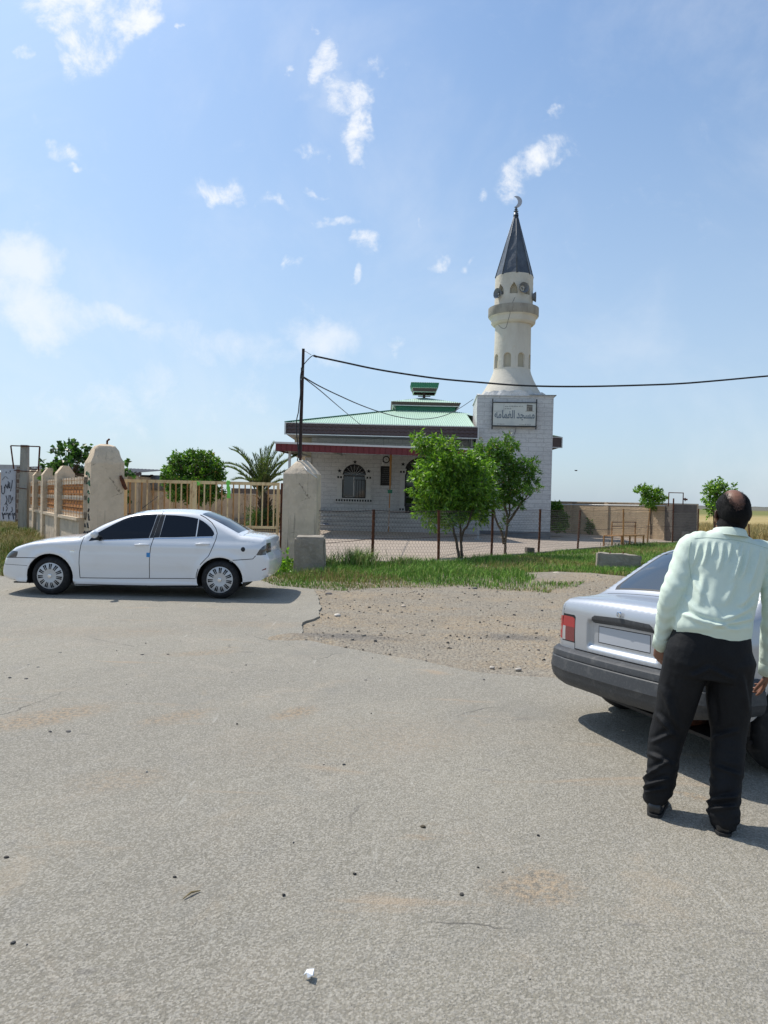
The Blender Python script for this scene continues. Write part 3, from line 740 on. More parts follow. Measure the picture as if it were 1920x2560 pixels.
# ================================================================== mosque
def brickmat(name, c1, c2, mo, bw, rh, ms, vein=None, axis='xz', rough=.5, bump=.004, extra=None):
    m, n, l, b, t = newmat(name); s = N(n, l, 'ShaderNodeSeparateXYZ', {0: t.outputs['Object']})
    u = s.outputs[0]
    if axis == 'both': u = N(n, l, 'ShaderNodeMath', {0: s.outputs[0], 1: s.outputs[1]}, operation='ADD').outputs[0]
    if axis == 'yz': u = s.outputs[1]
    cb = N(n, l, 'ShaderNodeCombineXYZ', {0: u, 1: s.outputs[2]})
    br = N(n, l, 'ShaderNodeTexBrick', {'Vector': cb.outputs[0], 'Scale': 1.0, 'Brick Width': bw, 'Row Height': rh, 'Mortar Size': ms, 'Mortar Smooth': .1,
          'Color1': tuple(c1) + (1,), 'Color2': tuple(c2) + (1,), 'Mortar': tuple(mo) + (1,), 'Bias': 0.0})
    c = br.outputs[0]; v = t.outputs['Object']
    if vein:
        nz = noise(n, l, mapped(n, l, v, (1, 1, 2.2), .4), 1.6, 7, .65, 1.4)
        c = mixc(n, l, mrange(n, l, nz, .47, .53, 0, .0), c, vein)
        vv = N(n, l, 'ShaderNodeMath', {0: nz, 1: .5}, operation='SUBTRACT').outputs[0]
        vv = N(n, l, 'ShaderNodeMath', {0: vv}, operation='ABSOLUTE').outputs[0]
        c = mixc(n, l, mrange(n, l, vv, .0, .03, .55, 0), c, vein)
        c = mixc(n, l, mrange(n, l, noise(n, l, v, .6, 5), .45, .75, 0, .45), c, tuple(x * .72 for x in c1))
    if extra: c = extra(n, l, v, c)
    l.new(c, b.inputs['Base Color']); b.inputs['Roughness'].default_value = rough
    bp = N(n, l, 'ShaderNodeBump', {'Height': br.outputs[1], 'Distance': -bump, 'Strength': 1.0}); l.new(bp.outputs[0], b.inputs['Normal'])
    return m
M['marble'] = brickmat('marble', (.60, .59, .57), (.555, .545, .53), (.35, .345, .335), .84, .245, .010, (.30, .29, .285), 'both')
M['marble_plain'] = mat('marble_plain', (.58, .57, .54), .5, var=[(2, 6, (.42, .41, .4), .45, .75, .6, (1, 1, 2))])
M['step_stone'] = mat('step_stone', (.5, .49, .475), .6, var=[(1.4, 6, (.33, .325, .32), .4, .7, .7, (1, 1, 1)), (7, 6, (.27, .26, .25), .55, .7, .5, I3)])
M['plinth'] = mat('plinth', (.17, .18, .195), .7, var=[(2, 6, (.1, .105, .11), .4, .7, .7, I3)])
M['dark_tile'] = mat('dark_tile', (.012, .012, .012), .5)
M['roof_green'] = mat('roof_green', (.37, .525, .40), .45, spec=.4, var=[(.6, 5, (.43, .575, .46), .4, .7, .8, (1, .3, 1)), (5, 5, (.2, .42, .26), .6, .8, .4, I3)])
M['green_dark'] = mat('green_dark', (.035, .20, .115), .5, var=[(2, 4, (.03, .14, .09), .4, .7, .6, I3)])
M['brown_metal'] = mat('brown_metal', (.085, .056, .052), .5)
M['maroon'] = mat('maroon', (.155, .022, .026), .5, var=[(3, 4, (.10, .02, .022), .4, .7, .6, I3)])
M['white_trim'] = mat('white_trim', (.62, .62, .6), .5)
M['soffit'] = mat('soffit', (.40, .40, .385), .7, var=[(.8, 4, (.3, .3, .29), .4, .7, .6, (1, 8, 1))])
M['render_cream'] = mat('render_cream', (.47, .42, .31), .85)
M['glass_dark'] = mat('glass_dark', (.012, .013, .015), .06, spec=.7)
M['frame_white'] = mat('frame_white', (.52, .52, .51), .5)
M['frame_dark'] = mat('frame_dark', (.02, .02, .021), .45)
M['minaret_white'] = mat('minaret_white', (.62, .575, .49), .85, spec=.2, var=[(.9, 6, (.50, .45, .37), .42, .7, .8, (1, 1, .5)), (2.6, 6, (.30, .27, .23), .62, .82, .55, (3, 3, .4)), (1.2, 4, (.5, .36, .2), .68, .8, .4, I3)], bump=[(6, .02, 4)])
M['minaret_grimy'] = mat('minaret_grimy', (.36, .33, .28), .9, spec=.2, var=[(1.2, 6, (.20, .18, .155), .45, .75, .8, (2, 2, .6)), (4, 5, (.5, .45, .38), .55, .75, .7, I3)], bump=[(8, .015, 4)])
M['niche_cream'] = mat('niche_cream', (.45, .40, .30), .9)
M['lead'] = mat('lead', (.075, .085, .10), .42, metal=.25, var=[(1.4, 6, (.14, .155, .175), .45, .7, .7, (2, 2, .5)), (5, 5, (.03, .032, .038), .58, .75, .7, (3, 3, .6))], bump=[(3, .02, 4)])
M['mortar_white'] = mat('mortar_white', (.62, .61, .59), .9, var=[(4, 5, (.4, .39, .37), .5, .7, .6, I3)], bump=[(7, .06, 5)])

YW, YE, PZ = 42.5, 40.2, .94                       # front wall, eave, platform level
mosque = thing('mosque', 'white marble faced village mosque with a green corrugated roof and red fascia canopy', 'mosque', (1.0, YW, -.1))
xl, xr = P(777, 1200, YW).x, 9.55
YB = 56.0
def arch(cx, w, z0, zs, zt, n=14, ex=1.0):
    pts = [(cx - w, z0), (cx + w, z0)]
    for k in range(n + 1):
        a = math.pi * k / n
        pts.append((cx + w * math.cos(a), zs + (zt - zs) * math.sin(a) ** ex))
    return pts
wc = P(885.5, 1200, YW).x; ww = .69
w_z0, w_zs, w_zt = P(885, 1245.4, YW).z, P(885, 1189, YW).z, P(885, 1161, YW).z
dc = P(1059, 1250, YW).x; dw = 1.13
d_zs, d_zt = P(1012, 1174, YW).z, P(1059, 1143, YW).z
win_o, door_o = arch(wc, ww, w_z0, w_zs, w_zt), arch(dc, dw, PZ, d_zs, d_zt)
def opening_wall(mb, outer, holes, to3, depthv, mi_wall=0, mi_jamb=0, grid=.5):
    V, T, c = cdt(outer, [(h, True) for h in holes], grid)
    keep = np.ones(len(T), bool)
    for h in holes: keep &= ~pip(h, c[:, 0], c[:, 1])
    mb.add([to3(p[0], p[1], 0) for p in V], [tuple(t) for t in T[keep]], mi_wall)
    for h in holes:
        hh = resample([Vector(p) for p in h], grid); n = len(hh)
        mb.add([to3(p.x, p.y, 0) for p in hh] + [to3(p.x, p.y, depthv) for p in hh], [(i, (i + 1) % n, (i + 1) % n + n, i + n) for i in range(n)], mi_jamb)
b = MB()
ztop = 5.55
opening_wall(b, [(xl, -.3), (xr, -.3), (xr, ztop), (xl, ztop)], [win_o, door_o], lambda x, z, d: (x, YW + d, z), .22)
b.add([(xl, YW, -.3), (xl, YB, -.3), (xl, YB, ztop), (xl, YW, ztop)], [(0, 1, 2, 3)])
b.add([(xr, YW, -.3), (xr, YB, -.3), (xr, YB, ztop), (xr, YW, ztop)], [(0, 1, 2, 3)])
b.add([(xl, YB, -.3), (xr, YB, -.3), (xr, YB, ztop), (xl, YB, ztop)], [(0, 1, 2, 3)])
b.build('wall', M['marble'], mosque, recalc=False)
# left corner pilaster, upper return and gutter box under the eave
b = MB()
xpl = P(737, 1094, YW).x
b.box((xpl, YW - .02, 4.15), (xl - .003, YW + 6, 5.26)); b.build('upper_wall', M['render_cream'], mosque)
b = MB(); b.box((xl - .28, YW - .12, .9), (xl - .003, YW + .3, 4.1)); b.box((xl - .34, YW - .18, 3.55), (xl - .28, YW + .3, 4.1)); b.build('pilaster', M['marble'], mosque)
# window: parts
wf = MB(); wr = .045
def archline(mb, cx, w, zs, zt, y, r, mi=0, n=16, z0=None):
    pts = [(cx + w * math.cos(math.pi * k / n), y, zs + (zt - zs) * math.sin(math.pi * k / n)) for k in range(n + 1)]
    if z0 is not None: pts = [(cx + w, y, z0)] + pts + [(cx - w, y, z0)]
    for i in range(len(pts) - 1): mb.bar(pts[i], pts[i + 1], r, r * 1.6, mi, up=(0, 1, 0))
win = MB(); archline(win, wc, ww - .02, w_zs, w_zt - .02, YW + .02, .06, 0, 18, w_z0)
win.bar((wc - ww, YW + .02, w_z0 + .02), (wc + ww, YW + .02, w_z0 + .02), .06, .09)
wo = win.build('window', M['frame_dark'], mosque)
g = MB(); g.prism([(p[0], YW + .17, p[1]) for p in win_o], (0, .02, 0)); g.build('pane', M['glass_dark'], wo)
g = MB()
for (a, c_) in (((wc - ww + .05, w_z0 + .06), (wc - .02, w_zs - .02)), ):
    for s_, e_ in (((a[0], a[1]), (c_[0], a[1])), ((a[0], c_[1]), (c_[0], c_[1])), ((a[0], a[1]), (a[0], c_[1])), ((c_[0], a[1]), (c_[0], c_[1]))):
        g.bar((s_[0], YW + .10, s_[1]), (e_[0], YW + .10, e_[1]), .05, .05)
g.build('sash', M['frame_white'], wo)
g = MB()
for k in range(1, 8):
    x = wc + .04 + k * (ww - .06) / 8
    if k % 2: g.bar((x, YW + .06, w_z0 + .05), (x, YW + .06, w_zs - .25), .022)
g.bar((wc + .02, YW + .06, w_zs - .25), (wc + ww - .05, YW + .06, w_zs - .25), .03)
g.bar((wc - ww + .05, YW + .06, w_zs - .02), (wc + ww - .05, YW + .06, w_zs - .02), .05)
g.build('grille', M['frame_dark'], wo)
g = MB()
for k in range(9):
    a = math.pi * (k + .0) / 8
    g.bar((wc + .16 * math.cos(a), YW + .1, w_zs + .1 * math.sin(a) + .03), (wc + (ww - .04) * math.cos(a), YW + .1, w_zs + .03 + (w_zt - w_zs - .06) * math.sin(a)), .028)
archline(g, wc, .17, w_zs + .03, w_zs + .15, YW + .1, .03)
g.build('fanlight_bars', M['frame_white'] if False else mat('fan_grey', (.30, .30, .30), .5), wo)
# carved surrounds with black inlay squares
def surround(cx, w, z0, zs, cap_h, base, name):
    s = MB(); q = MB()
    for sd in (-1, 1):
        x0, x1 = sorted((cx + sd * (w + .03), cx + sd * (w + .33)))
        s.box((x0, YW - .05, z0), (x1, YW - .002, zs - cap_h)); s.box((x0 - .06, YW - .08, zs - cap_h), (x1 + .06, YW - .002, zs))
        s.box((x0 - .09, YW - .10, zs - .05), (x1 + .09, YW - .002, zs + .015))
        for k in (-1, 1):
            xm = (x0 + x1) / 2 + k * .085
            q.box((xm - .055, YW - .084, zs - cap_h + .07), (xm + .055, YW - .08, zs - cap_h + .19))
            if base: q.box((xm - .055, YW - .074, z0 + .12), (xm + .055, YW - .07, z0 + .24))
        if base:
            s.box((x0 - .05, YW - .07, z0), (x1 + .05, YW - .051, z0 + .35)); so_ = s.build(name, M['marble_plain'], mosque); s = MB()
            for i in range(0, len(q.v), 8): w_ = MB(); w_.add(q.v[i:i + 8], q.f[:6]); w_.build('inlay', M['dark_tile'], so_)
            q = MB()
    if base: return
    if not base:
        s.box((cx - w - .42, YW - .10, z0 - .27), (cx + w + .42, YW - .002, z0))
        for k in range(14):
            xm = cx - w - .33 + k * (2 * w + .66) / 13
            q.box((xm - .05, YW - .104, z0 - .2), (xm + .05, YW - .10, z0 - .075))
    so_ = s.build(name, M['marble_plain'], mosque)
    for i in range(0, len(q.v), 8): w_ = MB(); w_.add(q.v[i:i + 8], q.f[:6]); w_.build('inlay', M['dark_tile'], so_)
surround(wc, ww, w_z0, w_zs + .02, .26, False, 'window_surround')
surround(dc, dw, PZ, d_zs + .03, .30, True, 'door_surround')
def star(cx, cz, r):
    pts = []
    for k in range(10):
        a = math.pi / 2 + k * math.pi / 5; rr = r if k % 2 == 0 else r * .42
        pts.append((cx + rr * math.cos(a), YW - .02, cz + rr * math.sin(a)))
    s = MB(); s.prism(pts, (0, .018, 0)); s.build('star', M['dark_tile'], mosque)
for (sx_, sy_) in ((849, 1177), (887.5, 1155), (921.8, 1178), (1007.7, 1160.5), (1110, 1163)):
    p = P(sx_, sy_, YW); star(p.x, p.z, .135)
# door
dr = MB(); archline(dr, dc, dw - .03, d_zs, d_zt - .03, YW + .05, .08, 0, 18, PZ)
dr.bar((dc, YW + .08, PZ), (dc, YW + .08, d_zs), .06); dr.bar((dc - dw, YW + .06, d_zs - .22), (dc + dw, YW + .06, d_zs - .22), .07)
dr.bar((dc - dw, YW + .06, d_zs), (dc + dw, YW + .06, d_zs), .06)
do = dr.build('door', M['frame_dark'], mosque)
g = MB(); g.prism([(p[0], YW + .17, p[1]) for p in door_o], (0, .02, 0)); g.build('pane', M['glass_dark'], do)
g = MB(); g.box((dc - dw + .06, YW + .1, PZ + .02), (dc - .04, YW + .14, PZ + .42)); g.box((dc + .04, YW + .1, PZ + .02), (dc + dw - .06, YW + .14, PZ + .42)); g.build('kick_panel', M['frame_dark'], do)
g = MB()
for sd in (-1, 1):
    for k in range(5):
        z = PZ + .48 + k * (d_zs - .3 - PZ - .5) / 4
        for dz in (-.035, .035): g.bar((dc + sd * .06, YW + .1, z + dz), (dc + sd * (dw - .08), YW + .1, z + dz), .018)
    for xx in (.5, .6): g.bar((dc + sd * xx, YW + .1, PZ + .45), (dc + sd * xx, YW + .1, d_zs - .28), .018)
for k in range(1, 5):
    a = math.pi * k / 5
    g.bar((dc, YW + .1, d_zs + .03), (dc + (dw - .06) * math.cos(a), YW + .1, d_zs + (d_zt - d_zs - .05) * math.sin(a)), .035)
g.build('door_bars', mat('door_grey', (.22, .22, .23), .5), do)
# platform and steps
xs0, xs1 = xl - 1.2, P(1188, 1332, 39.0).x + .1
for k in range(4):
    s = MB(); z1 = PZ - .235 * k; y0 = 39.55 - .3 * k
    s.box((xs0, y0, z1 - .235 - (.3 if k == 3 else 0)), (xs1, YW - .003 if k == 0 else y0 + .302, z1 - .04))
    s.box((xs0 - .01, y0 - .03, z1 - .04), (xs1 + .01, YW - .003 if k == 0 else y0 + .36, z1), bev=.006)
    so__ = s.build('step', M['step_stone'], mosque)
    s = MB(); s.box((xs0 + .01, y0 - .012, z1 - .062), (xs1 - .01, y0 + .05, z1 - .041)); s.box((xs0 + .01, y0 - .004, z1 - .235), (xs1 - .01, y0 + .05, z1 - .222)); s.build('shadow_strip', M['plinth'], so__)  # thin dark strips paint the shade line below each nosing and at riser foot
b = MB(); b.box((xs0, 39.9, -.3), (xs1, YW - .01, PZ - .24)); b.build('platform', M['step_stone'], mosque)
# main roof
ZE = 5.92
Lx0, Lx1, LY0, LY1, LZ = P(990, 1028, 46).x, P(1138, 1029, 46).x, 46.0, 50.6, 7.47
Ex0, Ex1 = P(714, 1059, YE).x, 11.15
EYB = LY1 + (LY0 - YE)
def corr_face(mb, A, B, C, D, pitch=.125, amp=.018, sub=4, clip=None):
    """corrugated sheet on trapezoid A-B (eave), D-C (top)"""
    A, B, C, D = map(Vector, (A, B, C, D)); e = (B - A); L = e.length; e.normalize()
    nrm = e.cross(D - A); nrm = nrm.normalized() * (1 if nrm.z > 0 else -1)
    up = (D - A) - e * (D - A).dot(e); H = up.length; up.normalize()
    d0, c0 = (D - A).dot(e), (C - A).dot(e)
    nn = int(L / pitch * sub); rows = 3
    vs, fs = [], []
    for i in range(nn + 1):
        u = L * i / nn
        h1 = H if d0 <= u <= c0 else (H * u / d0 if u < d0 else H * (L - u) / (L - c0))
        o = nrm * amp * math.cos(2 * math.pi * u / pitch)
        h0 = 0.
        if clip: h0 = min(clip(A + e * u), h1)
        for r_ in range(rows):
            vs.append(A + e * u + up * (h0 + (h1 - h0) * r_ / (rows - 1)) + o)
    for i in range(nn):
        for r_ in range(rows - 1):
            a = i * rows + r_; fs.append((a, a + rows, a + rows + 1, a + 1))
    mb.add(vs, fs)
r = MB()
corr_face(r, (Ex0, YE, ZE), (Ex1, YE, ZE), (Lx1, LY0, LZ), (Lx0, LY0, LZ), clip=lambda p: 0. if p.x < 5.05 else 5.0)
corr_face(r, (Ex0, EYB, ZE), (Ex0, YE, ZE), (Lx0, LY0, LZ), (Lx0, LY1, LZ))
corr_face(r, (Ex1, 45.2, ZE), (Ex1, EYB, ZE), (Lx1, LY1, LZ), (Lx1, LY0, LZ))
corr_face(r, (Ex1, EYB, ZE), (Ex0, EYB, ZE), (Lx0, LY1, LZ), (Lx1, LY1, LZ))
ro = r.build('roof', M['roof_green'], mosque, smooth=True, recalc=False)
for a, c_ in (((Ex0, YE, ZE), (Lx0, LY0, LZ)), ((Ex0, EYB, ZE), (Lx0, LY1, LZ)), ((Ex1, EYB, ZE), (Lx1, LY1, LZ))):
    h = MB(); h.bar(Vector(a) + Vector((0, 0, .03)), Vector(c_) + Vector((0, 0, .03)), .24, .05); h.build('hip_cap', M['green_dark'], ro)
# lantern roof on top
ln = MB()
ln.box((Lx0, LY0, LZ - .25), (Lx1, LY1, LZ + .45)); lo = ln.build('lantern_wall', M['green_dark'], ro)
mx, my = (Lx0 + Lx1) / 2, (LY0 + LY1) / 2; o_ = .33; le = 7.99; lp = P(1064, 995.5, my).z
ln = MB()
q = [(Lx0 - o_, LY0 - o_, le), (Lx1 + o_, LY0 - o_, le), (Lx1 + o_, LY1 + o_, le), (Lx0 - o_, LY1 + o_, le)]
for k in range(4):
    tp = .12; t_ = [(mx - tp, my - tp, lp), (mx + tp, my - tp, lp), (mx + tp, my + tp, lp), (mx - tp, my + tp, lp)]
    corr_face(ln, q[k], q[(k + 1) % 4], t_[(k + 1) % 4], t_[k], .125)
ln.build('lantern_roof', M['roof_green'], ro, smooth=True, recalc=False)
ln = MB()
for k in range(4):       # flared fascia
    a, c_ = Vector(q[k]), Vector(q[(k + 1) % 4]); ctr = Vector((mx, my, 0))
    def inn(p): d = (ctr - p); d.z = 0; d.normalize(); return p + d * .16 + Vector((0, 0, -.22))
    ln.add([a, c_, inn(c_), inn(a)], [(0, 1, 2, 3)])
ln.build('lantern_fascia', M['brown_metal'], ro, recalc=False)
ln = MB()
for k in range(4):
    a, c_ = Vector(q[k]), Vector(q[(k + 1) % 4]); ln.bar(inn(a), inn(c_), .05)
    ln.bar(inn(a), Vector((Lx0 if a.x < mx else Lx1, LY0 if a.y < my else LY1, LZ + .0)) , .045)
ln.build('lantern_trim', M['white_trim'], ro)
# top cap on its post
cz0, cz1, cz2 = P(1064, 984, my).z, P(1064, 974, my).z, P(1064, 962, my).z
ln = MB(); ln.bar((mx, my, lp - .1), (mx, my, cz1), .17); ln.bar((mx - .42, my - .2, P(1064, 992, my).z), (mx + .42, my - .2, P(1064, 992, my).z), .06)
ln.build('cap_post', M['brown_metal'], ro)
ln = MB(); hw = .93
for k in range(4):
    cs = [(-1, -1), (1, -1), (1, 1), (-1, 1)]; a, c_ = cs[k], cs[(k + 1) % 4]
    for (w0, z0, w1, z1, mi) in ((hw, cz2, hw * .93, cz1, 0), (hw * .88, cz1 - .01, hw * .80, cz0, 1)):
        p = [Vector((mx + a[0] * w0, my + a[1] * w0, z0)), Vector((mx + c_[0] * w0, my + c_[1] * w0, z0)), Vector((mx + c_[0] * w1, my + c_[1] * w1, z1)), Vector((mx + a[0] * w1, my + a[1] * w1, z1))]
        if mi == 0: 
            A, B, C, D = p; nn = 40; vs = []
            for i in range(nn + 1):
                f_ = i / nn; off = (Vector((mx, my, 0)) - (A + B) / 2); off.z = 0; off = off.normalized() * .015 * math.cos(f_ * 2 * math.pi * 14)
                vs += [A.lerp(B, f_) + off, D.lerp(C, f_) + off]
            ln.add(vs, [(2 * i, 2 * i + 2, 2 * i + 3, 2 * i + 1) for i in range(nn)], 0)
        else: ln.add(p, [(0, 1, 2, 3)], 1)
ln.box((mx - hw * .8, my - hw * .8, cz1 - .02), (mx + hw * .8, my + hw * .8, cz1), 1)
ln.build('vent_cap', [M['green_dark'], M['brown_metal']], ro, recalc=False)
ln = MB()
for k in range(4):
    cs = [(-1, -1), (1, -1), (1, 1), (-1, 1)]; a, c_ = cs[k], cs[(k + 1) % 4]
    corr_face(ln, (mx + a[0] * hw, my + a[1] * hw, cz2), (mx + c_[0] * hw, my + c_[1] * hw, cz2), (mx + c_[0] * .05, my + c_[1] * .05, cz2 + .14), (mx + a[0] * .05, my + a[1] * .05, cz2 + .14), .12)
    ln.bar((mx + a[0] * hw * .8, my + a[1] * hw * .8, cz0), (mx + c_[0] * hw * .8, my + c_[1] * hw * .8, cz0), .05)
    ln.bar((mx + a[0] * hw * .9, my + a[1] * hw * .9, cz1), (mx + c_[0] * hw * .9, my + c_[1] * hw * .9, cz1), .05)
ln.build('cap_roof', M['roof_green'], ro, recalc=False)
# brown tile fascia: scalloped rows as real relief
def fascia(x0, x1, y, z0, z1, rows=3, pitch=.28):
    vs, fs = [], []; nn = int((x1 - x0) / pitch * 8); mm = rows * 8
    for i in range(nn + 1):
        x = x0 + (x1 - x0) * i / nn
        for k in range(mm + 1):
            z = z0 + (z1 - z0) * k / mm
            sc = .30 * abs(math.sin(math.pi * x / pitch)) ** .8
            f_ = ((z1 - z) / (z1 - z0) * rows + sc) % 1.0
            vs.append((x, y - .012 - .055 * (f_ if 0 < k < mm else .3) - .02 * abs(math.sin(math.pi * x / pitch)), z))
    for i in range(nn):
        for k in range(mm): a = i * (mm + 1) + k; fs.append((a, a + mm + 1, a + mm + 2, a + 1))
    return vs, fs
b = MB(); zf0, zf1 = 5.27, 5.86
fxr = P(1194, 1071, YE).x
b.add(*fascia(Ex0 + .04, fxr, YE, zf0, zf1)); b.box((Ex0 + .04, YE, zf0), (fxr, YE + .03, zf1))
b.box((Ex0 - .02, YE, zf0), (Ex0 + .03, EYB, zf1)); fo = b.build('fascia', M['brown_metal'], mosque, recalc=False)
b = MB(); b.box((Ex1 - .03, 45.2, zf0), (Ex1 + .03, EYB, zf1)); b.box((Ex1 - .75, 45.14, zf0), (Ex1, 45.19, zf1))
fo2 = b.build('fascia', M['brown_metal'], mosque, recalc=False)
b = MB()
b.box((Ex0 - .05, YE - .1, zf0 - .05), (fxr + .06, YE + .02, zf0 - .005)); b.box((Ex0 - .05, YE - .1, zf1 + .005), (fxr + .06, YE + .02, zf1 + .05))
b.box((Ex0 - .05, YE - .1, zf0 - .005), (Ex0 + .03, YE - .003, zf1 + .005)); b.box((fxr, YE - .1, zf0 - .005), (fxr + .06, YE + .3, zf1 + .005))
b.build('trim', M['white_trim'], fo); b = MB()
b.box((Ex1 - .8, 45.08, zf0 - .06), (Ex1 + .06, 45.14, zf0 - .005)); b.box((Ex1 - .8, 45.08, zf1 + .005), (Ex1 + .06, 45.14, zf1 + .05)); b.box((Ex1, 45.08, zf0 - .005), (Ex1 + .06, 45.14, zf1 + .005))
b.build('trim', M['white_trim'], fo2)
b = MB(); b.box((Ex0 + .03, YE + .03, zf0 + .01), (4.9, YW + 1, zf0 + .04)); b.box((Ex0 + .03, YW, zf0 + .011), (xl + .3, EYB, zf0 + .041))
b.build('soffit', M['soffit'], mosque)
b = MB(); b.box((4.9, YE + .6, zf0 - .5), (5.0, YW, zf0)); b.build('soffit_end', M['soffit'], mosque)
# lower canopy
cl, cr = P(689, 1116, 31.0), P(1184, 1134, 31.0)
zc0, zc1, DR = 3.68, 4.0, .10
b = MB(); L = (Vector((cr.x, 31.0, -DR)) - Vector((cl.x, 31.0, 0))); n_ = Vector((0, -1, 0))
vs = []; nn = int(L.length / .235) * 6
for i in range(nn + 1):
    f_ = i / nn; ph = (f_ * nn / 6) % 1
    o_ = -.025 if .12 < ph < .88 else .0
    p = Vector((cl.x, 31.0, 0)) + L * f_ + n_ * (-o_)
    vs += [p + Vector((0, 0, zc0)), p + Vector((0, 0, zc1))]
b.add(vs, [(2 * i, 2 * i + 2, 2 * i + 3, 2 * i + 1) for i in range(nn)])
b.add([(cl.x, 31.0, zc0), (cl.x, 31, zc1), (cl.x, 41, 4.32), (cl.x, 41, 4.0)], [(0, 1, 2, 3)])
b.build('canopy_fascia', M['maroon'], mosque, recalc=False)
b = MB(); b.bar((cl.x - .05, 30.97, zc1 + .03), (cr.x + .05, 30.97, zc1 + .03 - DR), .12, .08); b.bar((cl.x, 31, zc1 + .03), (cl.x, 41, 4.36), .06, .06)
b.build('canopy_trim', M['white_trim'], mosque)
b = MB(); corr_face(b, (cl.x, 31.05, zc1 + .06), (cr.x, 31.05, zc1 + .06 - DR), (cr.x, YW - .1, 4.78), (cl.x, YW - .1, 4.40), .15, .02)
b.build('canopy_roof', mat('pale_sheet', (.55, .60, .56), .45), mosque, smooth=True, recalc=False)
b = MB()
for k in range(5):
    f_ = k / 4; x = cl.x + .1 + (cr.x - cl.x - .2) * f_
    b.bar((x, 31.15, zc0 + .12 - DR * f_), (x, YW - .1, 4.2 + .38 * f_), .07, .12)
b.bar((cl.x, 31.1, zc0 + .1), (cr.x, 31.1, zc0 + .1 - DR), .08, .1)
b.build('canopy_frame', M['soffit'], mosque)
pp = P(724, 1150, 31.6)
for (x, y, z, mt) in ((pp.x, 31.6, 3.8, M['frame_white']), (P(1196, 1300, 31.3).x, 31.3, 3.68, M['soffit'])):
    b = MB(); b.tube([(x, y, -.05), (x, y, z)], .06, 10); b.box((x - .14, y - .14, -.02), (x + .14, y + .14, .045)); b.build('canopy_post', mt, mosque, smooth=40)
x0 = P(977, 1150, 38.2).x; x1 = P(971, 1326, 38.2).x
b = MB(); b.tube([(x1, 38.2, -.05), (x1 + .03, 38.2, 1.8), (x0, 38.2, 4.45)], [.03, .03, .075], 8)
b.build('canopy_pole', M['rust_orange'], mosque, smooth=40)
b = MB(); q = Vector((x1 + .01, 38.02, 0))
for a in (0, 2.1, 4.2): b.tube([q + Vector((0, 0, .32)), q + Vector((.28 * math.cos(a), .12 * math.sin(a), .0))], .014, 6)
b.tube([q + Vector((0, 0, .3)), q + Vector((0, 0, 1.15))], .012, 6); b.tube([q + Vector((0, 0, 1.15)), q + Vector((.0, -.12, 1.2))], [.02, .028], 8)
tag(b.build('microphone_stand', M['frame_white']), 'thin white tripod stand at the foot of the steps beside the canopy pole', 'stand')
b = MB(); p = P(975, 1229, 38.0); b.box((p.x - .12, 38.03, p.z - .09), (p.x + .12, 38.13, p.z + .09), bev=.012); b.box((p.x - .14, 38.01, p.z + .075), (p.x + .14, 38.14, p.z + .10))
tag(b.build('alms_box', M['green_dark']), 'small dark green box mounted on the wooden pole before the door', 'box')
# wall clock, bulb, notice board, doormat, slippers
p = P(965.5, 1149, YW); c = thing('wall_clock', 'round wall clock with black rim and white face under the canopy', 'clock', (p.x, YW - .01, p.z))
b = MB(); b.lathe([(.155, 0), (.155, -.05), (.175, -.07), (.21, -.06), (.215, -.03), (.215, 0)], p, 28, axis='Y'); b.v = [(v[0], YW - .01 + (v[1] - YW), v[2]) for v in b.v]
b.build('rim', M['dark_tile'], c, smooth=40)
b = MB(); b.prism([(p.x + .155 * math.cos(a), YW - .03, p.z + .155 * math.sin(a)) for a in np.linspace(0, 2 * math.pi, 24, endpoint=False)], (0, .01, 0)); b.build('face', M['white_trim'], c)
b = MB(); b.bar((p.x, YW - .045, p.z), (p.x + .06, YW - .045, p.z - .02), .02); b.bar((p.x, YW - .042, p.z), (p.x - .02, YW - .042, p.z + .1), .012); b.build('hands', M['dark_tile'], c)
p = P(958, 1158, 41.5); c = thing('light_bulb', 'white energy saving bulb hanging beside the wall clock', 'bulb', p)
b = MB(); b.tube([p + Vector((0, 0, -.1)), p + Vector((0, 0, .06))], [.05, .05], 10); b.build('tube', M['white_trim'], c, smooth=40)
b = MB(); b.tube([p + Vector((0, 0, .06)), p + Vector((0, 0, .14))], [.035, .03], 10); b.tube([p + Vector((0, 0, .14)), p + Vector((0, 0, 1.5))], .006, 5); b.build('holder', M['frame_dark'], c)
p0, p1 = P(951, 1213.5, YW), P(979, 1166, YW); c = thing('notice_board', 'black board with rows of faint white script on the marble wall', 'notice board', (p0.x, YW - .01, p0.z))
b = MB(); b.box((p0.x, YW - .05, p0.z), (p1.x, YW - .004, p1.z)); b.build('board', M['dark_tile'], c)
b = MB()
for k in range(8):
    z = p1.z - .15 - k * .115; x = p0.x + (.1 if k > 2 else .18)
    while x < p1.x - .1:
        w = random.uniform(.05, .13); b.bar((x, YW - .054, z + random.uniform(-.012, .012)), (x + w * .8, YW - .054, z + random.uniform(-.012, .012)), .012, .012); x += w + .02
b.build('script', mat('script_grey', (.25, .25, .24), .7), c)
b = MB(); q0 = P(975, 1281, 41.9); vs = []
b.box((q0.x, 40.6, PZ), (dc + 1.6, 42.1, PZ + .018)); tag(b.build('doormat', mat('mat_red', (.045, .02, .02), .95, var=[(9, 4, (.12, .05, .045), .5, .7, .8, I3)])), 'dark red patterned rug laid before the mosque door', 'rug')
